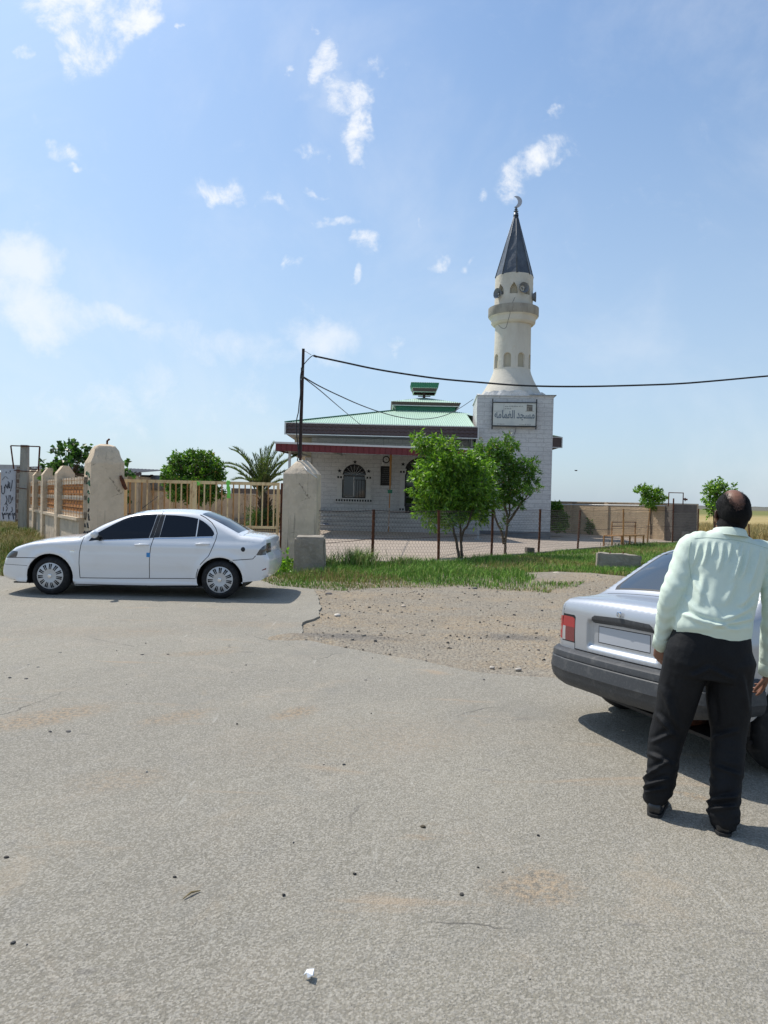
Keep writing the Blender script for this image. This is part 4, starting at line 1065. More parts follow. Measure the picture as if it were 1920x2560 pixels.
for (px_, py_, yaw) in ((812, 1319.5, .5), (818.5, 1319.8, .3)):
    p = P(px_, py_, 38.85); zt = PZ - .235 * 3
    b = MB(); Mx = Matrix.Translation((p.x, 38.83, zt + .002)) @ Matrix.Rotation(yaw, 4, 'Z')
    sole = [(-.045, -.13), (.045, -.13), (.055, .05), (.03, .14), (-.035, .14), (-.05, .04)]
    b.prism([Mx @ Vector((x, y, 0)) for x, y in sole], (0, 0, .025))
    pts = [Mx @ Vector((.05 * math.cos(a), .05, .02 + .05 * math.sin(a))) for a in np.linspace(0, math.pi, 7)]; pts2 = [Mx @ Vector((.045 * math.cos(a), .11, .02 + .035 * math.sin(a))) for a in np.linspace(0, math.pi, 7)]
    b.add(pts + pts2, [(i, i + 1, i + 8, i + 7) for i in range(6)])
    tag(b.build('slipper', mat('slipper_blue', (.04, .09, .25), .6)), 'blue slipper of the pair left on the lowest step', 'slipper', 'pair of blue slippers on the steps')

# ================================================================== minaret
TYAW = R(-4.0)                                       # the right corner is a little nearer
tl = P(1188, 1200, 40.35); Tw = 4.27
minaret = thing('minaret', 'cream round minaret with lead spire rising from a marble faced square tower', 'minaret', (tl.x, 40.35, -.3), local=True, rz=TYAW)
Tz = P(1270, 989, 40.2).z + .3                        # tower top (local height)
b = MB()
b.box((0, 0, .35), (Tw, 4.3, Tz - .02)); b.build('tower_wall', M['marble'], minaret)
b = MB(); b.box((-.02, -.02, -.2), (Tw + .02, 4.32, .35)); b.build('plinth', M['plinth'], minaret)
b = MB(); b.box((-.05, -.06, Tz - .02), (Tw + .03, 4.35, Tz + .03))
vs = []
b.build('coping', M['mortar_white'], minaret)
b = MB(); b.box((2.9, -.10, Tz + .03), (Tw + .14, 4.36, Tz + .06)); b.build('coping_sheet', M['lead'], minaret)
cxm, cym = 2.12, 2.15
def mz(py): return P(1285, py, 42.4).z + .3
def px2m(w): return w / FPX * 42.4
# rough collar of mortar at the cone foot
b = MB(); n = 40; vs = []
for k in range(n):
    a = 2 * math.pi * k / n
    for rr, zz in ((2.02, Tz + .03), (1.98 + random.uniform(-.04, .04), Tz + .26 + random.uniform(-.1, .16)), (1.7, Tz + .34)):
        vs.append((cxm + min(rr, 2.05) * math.cos(a), cym + rr * math.sin(a), zz))
b.add(vs, [(3 * k + j, 3 * ((k + 1) % n) + j, 3 * ((k + 1) % n) + j + 1, 3 * k + j + 1) for k in range(n) for j in range(2)])
b.build('mortar_collar', M['mortar_white'], minaret)
zc0_, zc1_ = Tz + .03, mz(929)
R0, R1 = px2m(131) / 2, px2m(92) / 2
R0 = 1.88; R1 = px2m(91) / 2; R2 = px2m(88) / 2
b = MB(); b.lathe([(R0, zc0_), (R0 * .985 , zc0_ + .2), (R0 - .38 * (R0 - R1), zc0_ + .36 * (zc1_ - zc0_)), (R1 + .27 * (R0 - R1), zc0_ + .66 * (zc1_ - zc0_)), (R1 + .06 * (R0 - R1), zc1_ - .18), (R1, zc1_)], (cxm, cym, 0), 48)
b.build('flared_base', M['minaret_white'], minaret, smooth=True)
def cyl_wall(name, z0, z1, ra, rb, holes, depth, mi_m, back, n_grid=.16, facet=None):
    """cylindrical wall with recessed openings; holes are polygons in (angle*ra, z)"""
    Lc = 2 * math.pi * ra
    def to3(u, z, d):
        a = u / ra; r_ = ra + (rb - ra) * (z - z0) / (z1 - z0)
        if facet: r_ *= 1 + facet[1] * (1 / max(.5, math.cos(((a + facet[2]) % (2 * math.pi / facet[0])) - math.pi / facet[0])) - 1)
        return (cxm + (r_ - d) * math.cos(a), cym + (r_ - d) * math.sin(a), z)
    m_ = MB()
    opening_wall(m_, [(0, z0), (Lc, z0), (Lc, z1), (0, z1)], holes, lambda u, z, d: to3(u, z, d), depth, 0, 0, n_grid)
    o = m_.build(name, M[mi_m], minaret, smooth=35, recalc=False)
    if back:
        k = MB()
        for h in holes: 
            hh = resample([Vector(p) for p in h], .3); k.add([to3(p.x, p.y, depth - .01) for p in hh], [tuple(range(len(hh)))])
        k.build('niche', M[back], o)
    return o
def ringholes(ra, n, z0, zs, zt, w, off, pointed):
    hs = []
    for k in range(n):
        u = ((off + k * 2 * math.pi / n) % (2 * math.pi)) * ra
        if u < w * 1.2 or u > 2 * math.pi * ra - w * 1.2: continue
        if pointed: hs.append([(u - w, z0), (u + w, z0), (u + w, zs), (u + w * .72, zs + .4 * (zt - zs)), (u + w * .3, zs + .72 * (zt - zs)), (u, zt), (u - w * .3, zs + .72 * (zt - zs)), (u - w * .72, zs + .4 * (zt - zs)), (u - w, zs)])
        else: hs.append(arch(u, w, z0, zs, zt, 10))
    return hs
zb = mz(816)                                          # balcony underside
a_off = -math.pi / 2 + .19
cyl_wall('shaft', zc1_, zb, R1, R2 , ringholes(R1, 8, mz(925.5), mz(899), mz(890), .225, a_off + .22, False), .13, 'minaret_white', 'niche_cream')
Rb = px2m(124) / 2
b = MB()
prof = [(R2 - .01, zb - .02), (R2 + .13, zb + .01), (px2m(108) / 2, zb + .12), (px2m(110) / 2, mz(803)), (px2m(113) / 2, mz(799)), (Rb - .04, mz(796)), (Rb, mz(793)), (Rb, mz(774)), (Rb - .12, mz(773.5)), (Rb - .13, mz(786)), (R2 - .05, mz(787))]
b.lathe(prof[:6], (cxm, cym, 0), 48); b.build('cornice', M['minaret_white'], minaret, smooth=30)
b = MB(); b.lathe(prof[5:], (cxm, cym, 0), 48); b.build('balcony', M['minaret_grimy'], minaret, smooth=30)
Ru = px2m(91) / 2
ze = mz(695)
hs = ringholes(Ru, 8, mz(747), mz(735), mz(719), .235, a_off - .08 - .22 + .0, True)
cyl_wall('upper_drum', mz(790), ze, Ru, Ru * .985, hs, .2, 'minaret_white', None, facet=(8, .55, .1))
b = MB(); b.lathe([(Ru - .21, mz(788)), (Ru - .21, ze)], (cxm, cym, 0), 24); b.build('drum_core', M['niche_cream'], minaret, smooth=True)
# spire: eight lead facets with folded seams
zt_ = mz(536); Rs = px2m(94) / 2; ph = -math.pi / 2 + .02
b = MB(); s = MB(); n = 8
ring = [Vector((cxm + Rs * math.cos(ph + k * math.pi / 4), cym + Rs * math.sin(ph + k * math.pi / 4), ze - .03)) for k in range(n)]
top = [Vector((cxm + .08 * math.cos(ph + k * math.pi / 4), cym + .08 * math.sin(ph + k * math.pi / 4), zt_)) for k in range(n)]
for k in range(n):
    j = (k + 1) % n; rows = 10
    vs = []
    for r_ in range(rows + 1):
        f_ = r_ / rows
        for q in range(3):
            p = ring[k].lerp(ring[j], q / 2).lerp(top[k].lerp(top[j], q / 2), f_)
            if q == 1: p = p + Vector((math.cos(ph + (k + .5) * math.pi / 4), math.sin(ph + (k + .5) * math.pi / 4), 0)) * random.uniform(-.02, .012)
            vs.append(p)
    b.add(vs, [(r_ * 3 + q, r_ * 3 + q + 1, r_ * 3 + q + 4, r_ * 3 + q + 3) for r_ in range(rows) for q in range(2)])
    s.tube([ring[k], top[k]], [.03, .02], 5)
b.add([(cxm, cym, ze - .03)] + ring, [(0, (k + 1) % n + 1, k + 1) for k in range(n)])
so_ = b.build('spire', M['lead'], minaret); s.build('seam', M['lead'], so_, smooth=True)
fq = (mz(519) - zt_) / .75
b = MB(); b.lathe([(r_, zt_ + h_ * (fq if h_ > 0 else 1)) for r_, h_ in ((.16, -.12), (.14, .1), (.06, .12), (.06, .22), (.15, .3), (.06, .38), (.05, .45), (.11, .52), (.05, .6), (.04, .66), (.08, .7), (.035, .75))], (cxm, cym, 0), 14)
fi = b.build('finial', M['lead'], minaret, smooth=True)
zc_, ro_ = (mz(492) + mz(519)) / 2, (mz(492) - mz(519)) / 2 + .02; pts = []
c1x = cxm + .0
for k in range(25):
    a = R(-112) + R(224) * k / 24; pts.append((c1x + ro_ * math.cos(a), zc_ + ro_ * math.sin(a)))
x_e, z_e = pts[-1]; r2 = ro_ * .93; cx2 = x_e + .0
d_ = ro_ * math.sin(R(112)); cx2 = pts[0][0] - math.sqrt(max(0, (ro_ * .985) ** 2 - d_ ** 2)) + .0
for k in range(25):
    a2 = math.atan2(d_, pts[0][0] - cx2); a = a2 - 2 * a2 * k / 24
    pts.append((cx2 + ro_ * .985 * math.cos(a), zc_ + ro_ * .985 * math.sin(a)))
b = MB(); n = 25; vs = []
for y in (-.03, .03):
    for (x, z) in pts: vs.append((x, cym + y, z))
fs = []
for i in range(24):
    fs.append((i, i + 1, 48 - i, 49 - i)); fs.append((50 + i, 50 + i + 1, 98 - i, 99 - i))
for i in range(49): fs.append((i, i + 1, i + 51, i + 50))
b.add(vs, fs); b.build('crescent', mat('crescent_silver', (.42, .42, .45), .4, metal=.3), fi)
# sign board
sp0, sp1 = P(1231, 1064, 40.25), P(1338, 1010, 40.2)
sg = thing('sign_board', 'pale mosque name board in a black frame fixed high on the marble tower', 'sign', (sp0.x, 40.2 , sp0.z), rz=TYAW, local=True)
sw, sh = (sp1.x - sp0.x), (sp1.z - sp0.z)
b = MB(); b.box((0, -.14, 0), (sw, -.06, sh)); b.build('panel', mat('sign_face', (.62, .62, .56), .6, var=[(1.5, 5, (.45, .47, .45), .4, .7, .7, I3), (5, 5, (.35, .33, .28), .62, .8, .5, I3)]), sg)
b = MB()
b.bar((-.03, -.1, -.22), (-.03, -.1, sh + .22), .05, .12); b.bar((sw + .03, -.1, -.2), (sw + .03, -.1, sh + .22), .045, .12)
b.bar((0, -.1, -.03), (sw, -.1, -.03), .06, .12, up=(0, 1, 0)); b.bar((0, -.1, sh + .02), (sw, -.1, sh + .02), .05, .12, up=(0, 1, 0)); b.build('frame', M['frame_dark'], sg)
def textmesh(name, body, size, mats, parent, loc, bold=0., rot=(R(90), 0, 0), sx_=1., M4=None, shear=0.):
    cu = bpy.data.curves.new(name, 'FONT'); cu.body = body; cu.size = size; cu.offset = bold; cu.extrude = .002; cu.shear = shear; cu.resolution_u = 4
    o = bpy.data.objects.new(name, cu); COL.objects.link(o)
    me = bpy.data.meshes.new_from_object(o.evaluated_get(bpy.context.evaluated_depsgraph_get()))
    bpy.data.objects.remove(o); me.name = name
    w = max(v.co.x for v in me.vertices) if len(me.vertices) else 1
    me.transform(Matrix.Diagonal((sx_, 1, 1, 1))); me.materials.clear(); me.materials.append(mats)
    T = Matrix.Translation(loc) @ Matrix.Rotation(rot[2], 4, 'Z') @ Matrix.Rotation(rot[0], 4, 'X') if M4 is None else M4
    me.transform(T)
    q = bpy.data.objects.new(name, me); COL.objects.link(q)
    if parent: q.parent = parent; ORG[q.name] = Vector()
    return q, w
mb_ = mat('sign_blue', (.17, .205, .235), .7, var=[(6, 4, (.28, .30, .30), .45, .7, .6, I3)]); mg_ = mat('sign_ink', (.12, .12, .115), .7)
for body_, xa_, wa_ in (("\ufeea\ufee3\ufe8e\ufee4\ufed0\ufedf\ufe8d", .035, .475), ("\ufeaa\ufea0\ufeb4\ufee3", .55, .425)):
    q_, w_ = textmesh('lettering', body_, .60, mb_, None, (0, 0, 0), .016, M4=Matrix.Identity(4))
    bpy.data.objects.remove(q_)
    textmesh('lettering', body_, .60, mb_, sg, (sw * xa_, -.147, sh * .33), .016, sx_=sw * wa_ / w_)
b = MB()
random.seed(3)
def scribble(mb, x0, x1, z, h, y, w=.012):
    x = x0
    while x < x1:
        L = random.uniform(.05, .13); k = 5; pr = None
        for i in range(k + 1):
            q = Vector((x + L * i / k, y, z + h * (math.sin(i * 2.1 + x * 40) * .35 + random.uniform(-.2, .2))))
            if pr is not None: mb.bar(pr, q, w, w)
            pr = q
        if random.random() < .6: mb.bar((x + L * .5, y, z + h * .9), (x + L * .5 + .02, y, z + h * .9), w * 1.3)
        x += L + random.uniform(.01, .05)
scribble(b, sw * .28, sw * .70, sh * .84, .06, -.145); scribble(b, sw * .27, sw * .42, sh * .74, .03, -.145)
scribble(b, sw * .10, sw * .26, sh * .055, .03, -.145, .011); scribble(b, sw * .62, sw * .88, sh * .04, .035, -.145, .012)
b.bar((.02, -.143, sh * .63), (sw * .25, -.143, sh * .63), .008); b.bar((sw * .25, -.143, sh * .63), (sw * .25, -.143, sh - .02), .008)
b.build('small_script', mg_, sg)
b = MB(); x0, x1, z0, z1 = sw * .785, sw * .92, sh * .64, sh * .94
b.add([(x0, -.146, z0), (x1, -.146, z0 + .01), (x1, -.146, z1 - .03), (x0, -.146, z1)], [(0, 1, 2, 3)]); b.build('shrine_picture', mat('pic_grey', (.16, .145, .125), .8), sg)
b = MB()
b.box((x0, -.149, z1 - .14), (x1, -.147, z1 - .11)); b.box((x0 + .05, -.149, z0 + .03), (x0 + .1, -.147, z0 + .18)); b.box((x0 - .07, -.149, z0 - .01), (x1 + .1, -.147, z0 + .015))
b.build('picture_detail', mat('pic_light', (.36, .33, .27), .8), sg)
# cracks and a cable on the tower front, loudspeakers
b = MB(); ck = [(1290, 1068), (1289, 1077), (1286, 1085), (1283, 1092), (1281, 1100)]
b.tube([P(x, y, 40.12) for x, y in ck], .012, 5); tag(b.build('sign_cable', M['cable']), 'short dark cable dangling below the mosque name board', 'cable')
def horn(px_, py_, r_, ang, lab):
    zz = mz(py_) - .3; a = ang
    T = Matrix.Translation((tl.x, 40.35, 0)) @ Matrix.Rotation(TYAW, 4, 'Z')
    ctr = T @ Vector((cxm + (Ru + .02) * math.cos(a), cym + (Ru + .02) * math.sin(a), zz)); d = T.to_3x3() @ Vector((math.cos(a), math.sin(a), 0)); ctr = ctr - d * .24
    t = thing('loudspeaker', lab, 'loudspeaker', ctr, group='loudspeakers on the minaret drum', local=True, rz=math.atan2(d.y, d.x))
    b = MB(); b.lathe([(r_, .42), (r_ * .97, .40), (r_ * .62, .26), (r_ * .42, .15), (r_ * .36, .06), (r_ * .4, .1)], (0, 0, 0), 24, axis='X'); b.lathe([(r_ * 1.02, .425), (r_ * .66, .24), (r_ * .5, .0), (r_ * .2, -.1)], (0, 0, 0), 24, axis='X')
    b.build('horn', mat('speaker_grey', (.20, .215, .235), .5), t, smooth=True, recalc=False)
    b = MB(); b.lathe([(.001, .30), (r_ * .14, .28), (r_ * .22, .2), (r_ * .36, .09)], (0, 0, 0), 16, axis='X'); b.build('driver_cone', M['frame_dark'], t, smooth=True)
    b = MB(); b.lathe([(.001, .325), (.04, .31), (.045, .28)], (0, 0, 0), 10, axis='X'); b.build('dust_cap', M['white_trim'], t, smooth=True)
    b = MB(); b.bar((-.15, 0, -.05), (.1, 0, -.08), .06); b.build('bracket', M['frame_dark'], t)
horn(1302, 734, .30, -math.pi / 2 + .36, 'grey horn loudspeaker facing forward on the minaret drum')
horn(1239, 743, .30, -2.55, 'grey horn loudspeaker seen side on at the left of the minaret drum')
horn(1330, 746, .30, -.2, 'grey horn loudspeaker half hidden at the right of the minaret drum')
# thin drooping wire on the minaret
T = Matrix.Translation((tl.x, 40.35, -.3)) @ Matrix.Rotation(TYAW, 4, 'Z')
pts = [P(x, y, 41.0) for x, y in ((1288, 742), (1281, 757), (1275, 768), (1274, 785), (1271, 800), (1267, 815), (1262, 819), (1255, 816), (1249, 808))]
pts = [Vector((p.x, 40.35 + 2.15 - .15 - math.sqrt(max(.01, (Rb + .03 if 770 < y < 800 else Rb - .2) ** 2 - (p.x - tl.x - cxm) ** 2)), p.z)) for p, (x, y) in zip(pts, ((1288, 742), (1281, 757), (1275, 768), (1274, 785), (1271, 800), (1267, 815), (1262, 819), (1255, 816), (1249, 808)))]
b = MB(); b.tube(smoothcurve(pts, 4), .012, 5); tag(b.build('speaker_wire', M['cable']), 'thin black wire looping down from the minaret loudspeaker over the balcony', 'wire')

# ================================================================== pillars, gate, brick wall
def pillar(name, label, bl, w, d, h, yaw, capstyle):
    """square plastered pillar; bl: front left base corner; cap: sloped shoulders to a dome or peak"""
    t = thing(name, label, 'pillar', bl, yaw, local=True)
    bm = bmesh.new()
    lev = [(-.4, 1.0), (0, 1.0), (h * .3, .995), (h * .62, .99), (h * .84, .985)]
    if capstyle == 'dome': lev += [(h * .855, .985), (h * .90, .84), (h * .955, .76), (h * .99, .58), (h * 1.005, .28)]
    else: lev += [(h * .865, .985), (h * .90, .86), (h * .945, .62), (h * .975, .44), (h * .995, .28)]
    rows = []; k_ = 6
    for z, s in lev:
        ring = []
        for (ax, ay, bx, by) in ((0, 0, 1, 0), (1, 0, 1, 1), (1, 1, 0, 1), (0, 1, 0, 0)):
            for q in range(k_):
                f_ = q / k_; x, y = (ax + (bx - ax) * f_ - .5), (ay + (by - ay) * f_ - .5)
                r_ = 1 - .014 * max(0, 1 - abs(abs(x) - abs(y)) * 14)                 # worn corners
                if s < .9: 
                    m_ = math.hypot(x, y); rr = .5 / max(abs(x), abs(y)) * m_ ; c_ = (1 - s) * .9; x, y = x * (1 - c_ + c_ * .5 / m_), y * (1 - c_ + c_ * .5 / m_)
                j = 1 + random.uniform(-.006, .006)
                ring.append(bm.verts.new(((x * s * r_ * j + .5) * w, (y * s * r_ * j + .5) * d, z + random.uniform(-.008, .008) * (z > 0))))
        rows.append(ring)
    n = 4 * k_
    for a, c in zip(rows[:-1], rows[1:]):
        for i in range(n): bm.faces.new((a[i], a[(i + 1) % n], c[(i + 1) % n], c[i]))
    bm.faces.new(rows[-1])
    me = bpy.data.meshes.new('shaft'); bm.to_mesh(me); bm.free()
    me.materials.append(M['plaster_dirty'] if capstyle == 'peak' else M['plaster']); me.shade_smooth()
    o = bpy.data.objects.new('shaft', me); COL.objects.link(o); me.set_sharp_from_angle(angle=R(26)); o.parent = t; ORG[o.name] = Vector()
    return t
lpx = P(222, 1350, 15.6)
pl_ = pillar('gate_pillar', 'cream plastered gate pillar with a rounded cap and green graffiti beside the brick wall', (P(224, 1300, 15.55).x, 15.55, 0), .73, .76, 2.72, R(33), 'dome')
b = MB(); b.tube([(.42, .4, 2.72), (.42, .4, 2.82), (.47, .4, 2.87)], .022, 6); b.build('rebar_stub', M['rust'], pl_)
random.seed(12)
b = MB()
for row in range(8):       # green and black paint script down the narrow left face
    z = 2.05 - row * .19
    for k in range(2):
        y = .14 + .3 * k + random.uniform(-.03, .03)
        q = [Vector((-.006, y + random.uniform(-.1, .1), z + random.uniform(-.07, .07))) for _ in range(4)]
        for i in range(3): b.bar(q[i], q[i + 1], .028, .028)
    if row == 3: b.build('graffiti', mat('paint_green', (.02, .10, .05), .7), pl_); b = MB()
b.build('graffiti', mat('paint_black', (.03, .03, .03), .7), pl_)
b = MB(); b.tube([(.63, -.03, 2.03), (.65, -.07, 1.95), (.71, -.06, 1.80), (.75, -.03, 1.74)], [.03, .045, .045, .035], 8); b.build('hinge_pin', M['rust'], pl_)
b = MB(); b.tube([(.84, -.01, 1.2), (.86, -.02, 1.0)], .035, 8); b.build('hinge_pin', M['rust'], pl_)
pr_ = pillar('gate_pillar', 'stained plaster gate pillar with a peaked cap carrying the rusty cable pole', (P(704, 1300, 17.05).x, 17.05, 0), .835, .8, 2.56, R(-3), 'peak')
b = MB(); b.tube([(.50, .1, 2.38), (.58, -.005, 2.30), (.83, .0, 2.13)], .012, 5); b.build('conduit', M['white_trim'], pr_)
# concrete block leaning on the pillar
def rough_block(name, label, cat, loc, dims, yaw, mat_, seed, taper=0.0, sub=5, amp=.02, tiltx=0., tilty=0., group=None):
    bm = bmesh.new(); bmesh.ops.create_cube(bm, size=1); bmesh.ops.bevel(bm, geom=list(bm.edges), offset=.045, segments=2, affect='EDGES')
    bmesh.ops.subdivide_edges(bm, edges=list(bm.edges), cuts=sub, use_grid_fill=True)
    rs = np.random.default_rng(seed)
    from mathutils import noise as mn
    for v in bm.verts:
        z = v.co.z + .5
        v.co.x *= dims[0] * (1 - taper * z); v.co.y *= dims[1] * (1 - taper * .5 * z); v.co.z = z * dims[2]
        v.co += Vector((mn.noise(v.co * 4 + Vector((seed, 0, 0))), mn.noise(v.co * 4 + Vector((0, seed, 9))), mn.noise(v.co * 4 + Vector((5, 0, seed))))) * amp
        v.co += Vector((mn.noise(v.co * 13 + Vector((seed, 0, 0))), mn.noise(v.co * 13 + Vector((0, seed, 9))), mn.noise(v.co * 13))) * amp * .35
    bm.transform(Matrix.Rotation(tiltx, 4, 'X') @ Matrix.Rotation(tilty, 4, 'Y'))
    me = bpy.data.meshes.new(name); bm.to_mesh(me); bm.free(); me.materials.append(mat_); me.shade_smooth(); me.set_sharp_from_angle(angle=R(35))
    o = bpy.data.objects.new(name, me); COL.objects.link(o); o.location = loc; o.rotation_euler = (0, 0, yaw); ORG[o.name] = Vector(); return tag(o, label, cat, group)
p = G(766, 1440)
rough_block('concrete_block', 'rough grey concrete block standing in grass against the peaked gate pillar', 'concrete block', (p.x, 15.55, -.06), (.70, .95, .86), R(4), M['concrete'], 3, .10)
p = G(1541, 1424)
t = rough_block('concrete_beam', 'chipped concrete beam lying across the green grass behind the silver car', 'concrete beam', (p.x, 18.0, .04), (1.06, .42, .37), R(-9), M['concrete'], 8, .0, 6, .03, R(0), R(2.5))
b = MB()
for x in (-.2, .12): b.tube([(x, .0, .36), (x + .02, 0, .42)], .012, 5)
b.build('rebar_stub', M['rust'], t)
p = G(1321, 1388)
rough_block('cement_block', 'small grey cement block on the kerb under the wire fence', 'cement block', (p.x, 22.25, .085), (.25, .2, .17), R(12), M['concrete_dark'], 5, 0, 3, .008)

# gate: two leaves of vertical bars over mesh panels
gy_ = 17.25
gxa, gxm, gxb = P(310, 1300, gy_).x, P(480, 1300, gy_).x, P(697, 1300, gy_).x
gt = P(500, 1206, gy_).z; gm = P(628, 1318, gy_).z; gb_ = .12
def leaf(x0, x1, lab, nb, off):
    t = thing('gate_leaf', lab, 'gate', (x0, gy_, 0), group='two leaves of the yard gate')
    b = MB(); 
    b.bar((x0, gy_, gt), (x1, gy_, gt), .05, .075); b.bar((x0, gy_, gm), (x1, gy_, gm), .05, .06); b.bar((x0, gy_, gb_), (x1, gy_, gb_), .05, .06)
    b.bar((x0 + .03, gy_ - .003, gb_), (x0 + .03, gy_ - .003, gt - .04), .06); b.bar((x1 - .03, gy_ - .003, gb_), (x1 - .03, gy_ - .003, gt - .04), .06)
    b.build('frame', M['cream_metal'], t)
    for k in range(nb):
        x = x0 + .06 + (x1 - x0 - .12) * (k + .5) / nb
        odd = (k + off) % 2
        b = MB(); b.bar((x, gy_ + (.02 if odd else 0), gm + .02), (x + random.uniform(-.006, .006), gy_ + (.02 if odd else 0), gt - .03), .028 if odd else .030)
        b.build('bar', M['rust_orange'] if odd else M['cream_metal'], t)
    b = MB()
    for k in range(int((x1 - x0 - .12) / .05)): b.bar((x0 + .06 + k * .05, gy_ + .01, gb_), (x0 + .06 + k * .05, gy_ + .01, gm), .006)
    for k in range(int((gm - gb_) / .05)): b.bar((x0 + .06, gy_ + .012, gb_ + k * .05), (x1 - .06, gy_ + .012, gb_ + k * .05), .006)
    b.build('mesh_panel', M['cream_metal'], t); return t
l1 = leaf(gxa, gxm, 'rusty cream gate leaf of vertical bars nearer the rounded pillar', 11, 1)
l2 = leaf(gxm + .02, gxb, 'rusty cream gate leaf of vertical bars with two green ribbons', 14, 1)
b = MB(); b.bar((gxm + .07, gy_ - .06, .1), (gxm + .07, gy_ - .06, gt + .01), .10, .05); b.build('meeting_stile', M['cream_metal'], l2)
xp = P(704, 1300, gy_ - .1).x
b = MB(); b.bar((xp, gy_ - .1, -.05), (xp, gy_ - .1, P(704, 1208, gy_).z), .065)
tag(b.build('gate_post', M['rust']), 'dark rusty steel post between the gate and the peaked pillar', 'post')
def ribbon(pts, w, name, label):
    b = MB(); pts = smoothcurve(pts, 5); vs = []
    for i, p in enumerate(pts):
        vs += [p + Vector((-w / 2 + .01 * math.sin(i * 1.3), .012 * math.sin(i * .9), 0)), p + Vector((w / 2 + .01 * math.sin(i * 1.7), -.02 * math.cos(i * 1.1), .008 * math.sin(i)))]
    b.add(vs, [(2 * i, 2 * i + 1, 2 * i + 3, 2 * i + 2) for i in range(len(pts) - 1)])
    return tag(b.build(name, M['ribbon'], smooth=True, recalc=False), label, 'ribbon', 'green ribbons tied to the gate')
M['ribbon'] = mat('ribbon_green', (.22, .66, .10), .7)
q = lambda x, y, d=.06: P(x, y, gy_ - d)
ribbon([q(571, 1203, -.05), q(571, 1201, .05), q(570, 1212), q(572, 1228), q(572, 1246)], .085, 'ribbon', 'bright green ribbon hanging long from the gate rail near the palm')
b = MB(); vs = [q(494, 1203), q(499, 1206, .1), q(495, 1214, .09), q(488, 1210, .05), q(489, 1204), q(501, 1212, .07)]
b.add(vs, [(0, 1, 2), (0, 2, 3), (0, 3, 4), (1, 5, 2)]); tag(b.build('ribbon', M['ribbon'], recalc=False), 'bright green ribbon knotted short on the gate rail by the centre stile', 'ribbon', 'green ribbons tied to the gate')

# brick panel wall running back on the left
M['brick_orange'] = brickmat('brick_orange', (.62, .25, .06), (.50, .19, .045), (.2, .08, .03), .11, .085, .012, None, 'both', .85, .012)
pw = thing('perimeter_wall', 'cream perimeter wall with orange brick panels between chamfered posts beside the gate pillar', 'wall', (-7.2, 16.4, 0))
wd = Vector((-.53, .848, 0)); wn_ = Vector((-.848, -.53, 0))
wpts = [Vector((P(214, 1300, 16.15).x, 16.15, 0))] + [Vector((P(px_, 1300, yy_).x, yy_, 0)) for px_, yy_ in ((160, 18.45), (122.5, 20.9), (99.5, 22.8), (80, 24.5), (66, 26.3))]
zcap = 1.06
b = MB()
for i in range(5):
    a, c = wpts[i], wpts[i + 1]; s = wn_ * .14
    b.prism([a - s + Vector((0, 0, -.2)), c - s + Vector((0, 0, -.2)), c + s + Vector((0, 0, -.2)), a + s + Vector((0, 0, -.2))], (0, 0, zcap + .14))
b.build('base', M['plaster_dirty'], pw)
b = MB()
for i in range(5):
    a, c = wpts[i], wpts[i + 1]; s = wn_ * .20
    b.prism([a - s + Vector((0, 0, zcap - .06)), c - s + Vector((0, 0, zcap - .06)), c + s + Vector((0, 0, zcap - .06)), a + s + Vector((0, 0, zcap - .06))], (0, 0, .07))
b.build('ledge', M['plaster'], pw)
for i in range(1, 6):
    p = wpts[i]; ht = 2.30 + .02 * i; th = .21; wl2 = .24
    prof = [(-th, 0), (th, 0), (th, ht - .2), (th * .32, ht), (-th * .32, ht), (-th, ht - .2)]
    b = MB(); b.prism([p - wd * wl2 + wn_ * x + Vector((0, 0, z - (.2 if z == 0 else 0))) for x, z in prof], wd * wl2 * 2); b.build('post', M['plaster'], pw)
for i in range(5):
    a, c = wpts[i] + wd * (-.35 if i == 0 else .25), wpts[i + 1] - wd * .25; L = (c - a).length; u = (c - a).normalized()
    z0, z1 = zcap + .01, zcap + .93; dz = (z1 - z0)
    fr = MB()
    for (za, zb2) in ((z0, z0 + .13), (z0 + .40, z0 + .50), (z1 - .16, z1)):
        s = wn_ * .10; fr.prism([a - s + Vector((0, 0, za)), c - s + Vector((0, 0, za)), c + s + Vector((0, 0, za)), a + s + Vector((0, 0, za))], (0, 0, zb2 - za))
    for e0 in (0, L - .06):
        s = wn_ * .103; fr.prism([a + u * e0 - s + Vector((0, 0, z0)), a + u * (e0 + .06) - s + Vector((0, 0, z0)), a + u * (e0 + .06) + s + Vector((0, 0, z0)), a + u * e0 + s + Vector((0, 0, z0))], (0, 0, dz))
    po = fr.build('panel_frame', M['plaster_dirty'], pw)
    br = MB()
    for (za, zb2) in ((z0 + .13, z0 + .40), (z0 + .50, z1 - .16)):
        s = wn_ * .085; br.prism([a + u * .06 - s + Vector((0, 0, za)), c - u * .06 - s + Vector((0, 0, za)), c - u * .06 + s + Vector((0, 0, za)), a + u * .06 + s + Vector((0, 0, za))], (0, 0, zb2 - za))
    br.build('brick_panel', M['brick_orange'], po)
    g = MB()
    for k in range(int(L / .35)): g.bar(a + u * (.05 + k * .35) + wn_ * .115 + Vector((0, 0, z0)), a + u * (.05 + k * .35) + wn_ * .115 + Vector((0, 0, z1)), .008)
    for k in range(6): g.bar(a + wn_ * .122 + Vector((0, 0, z0 + .08 + k * .155)), c + wn_ * .122 + Vector((0, 0, z0 + .08 + k * .155)), .010)
    g.build('grille', M['rust_orange'], po)
b = MB()
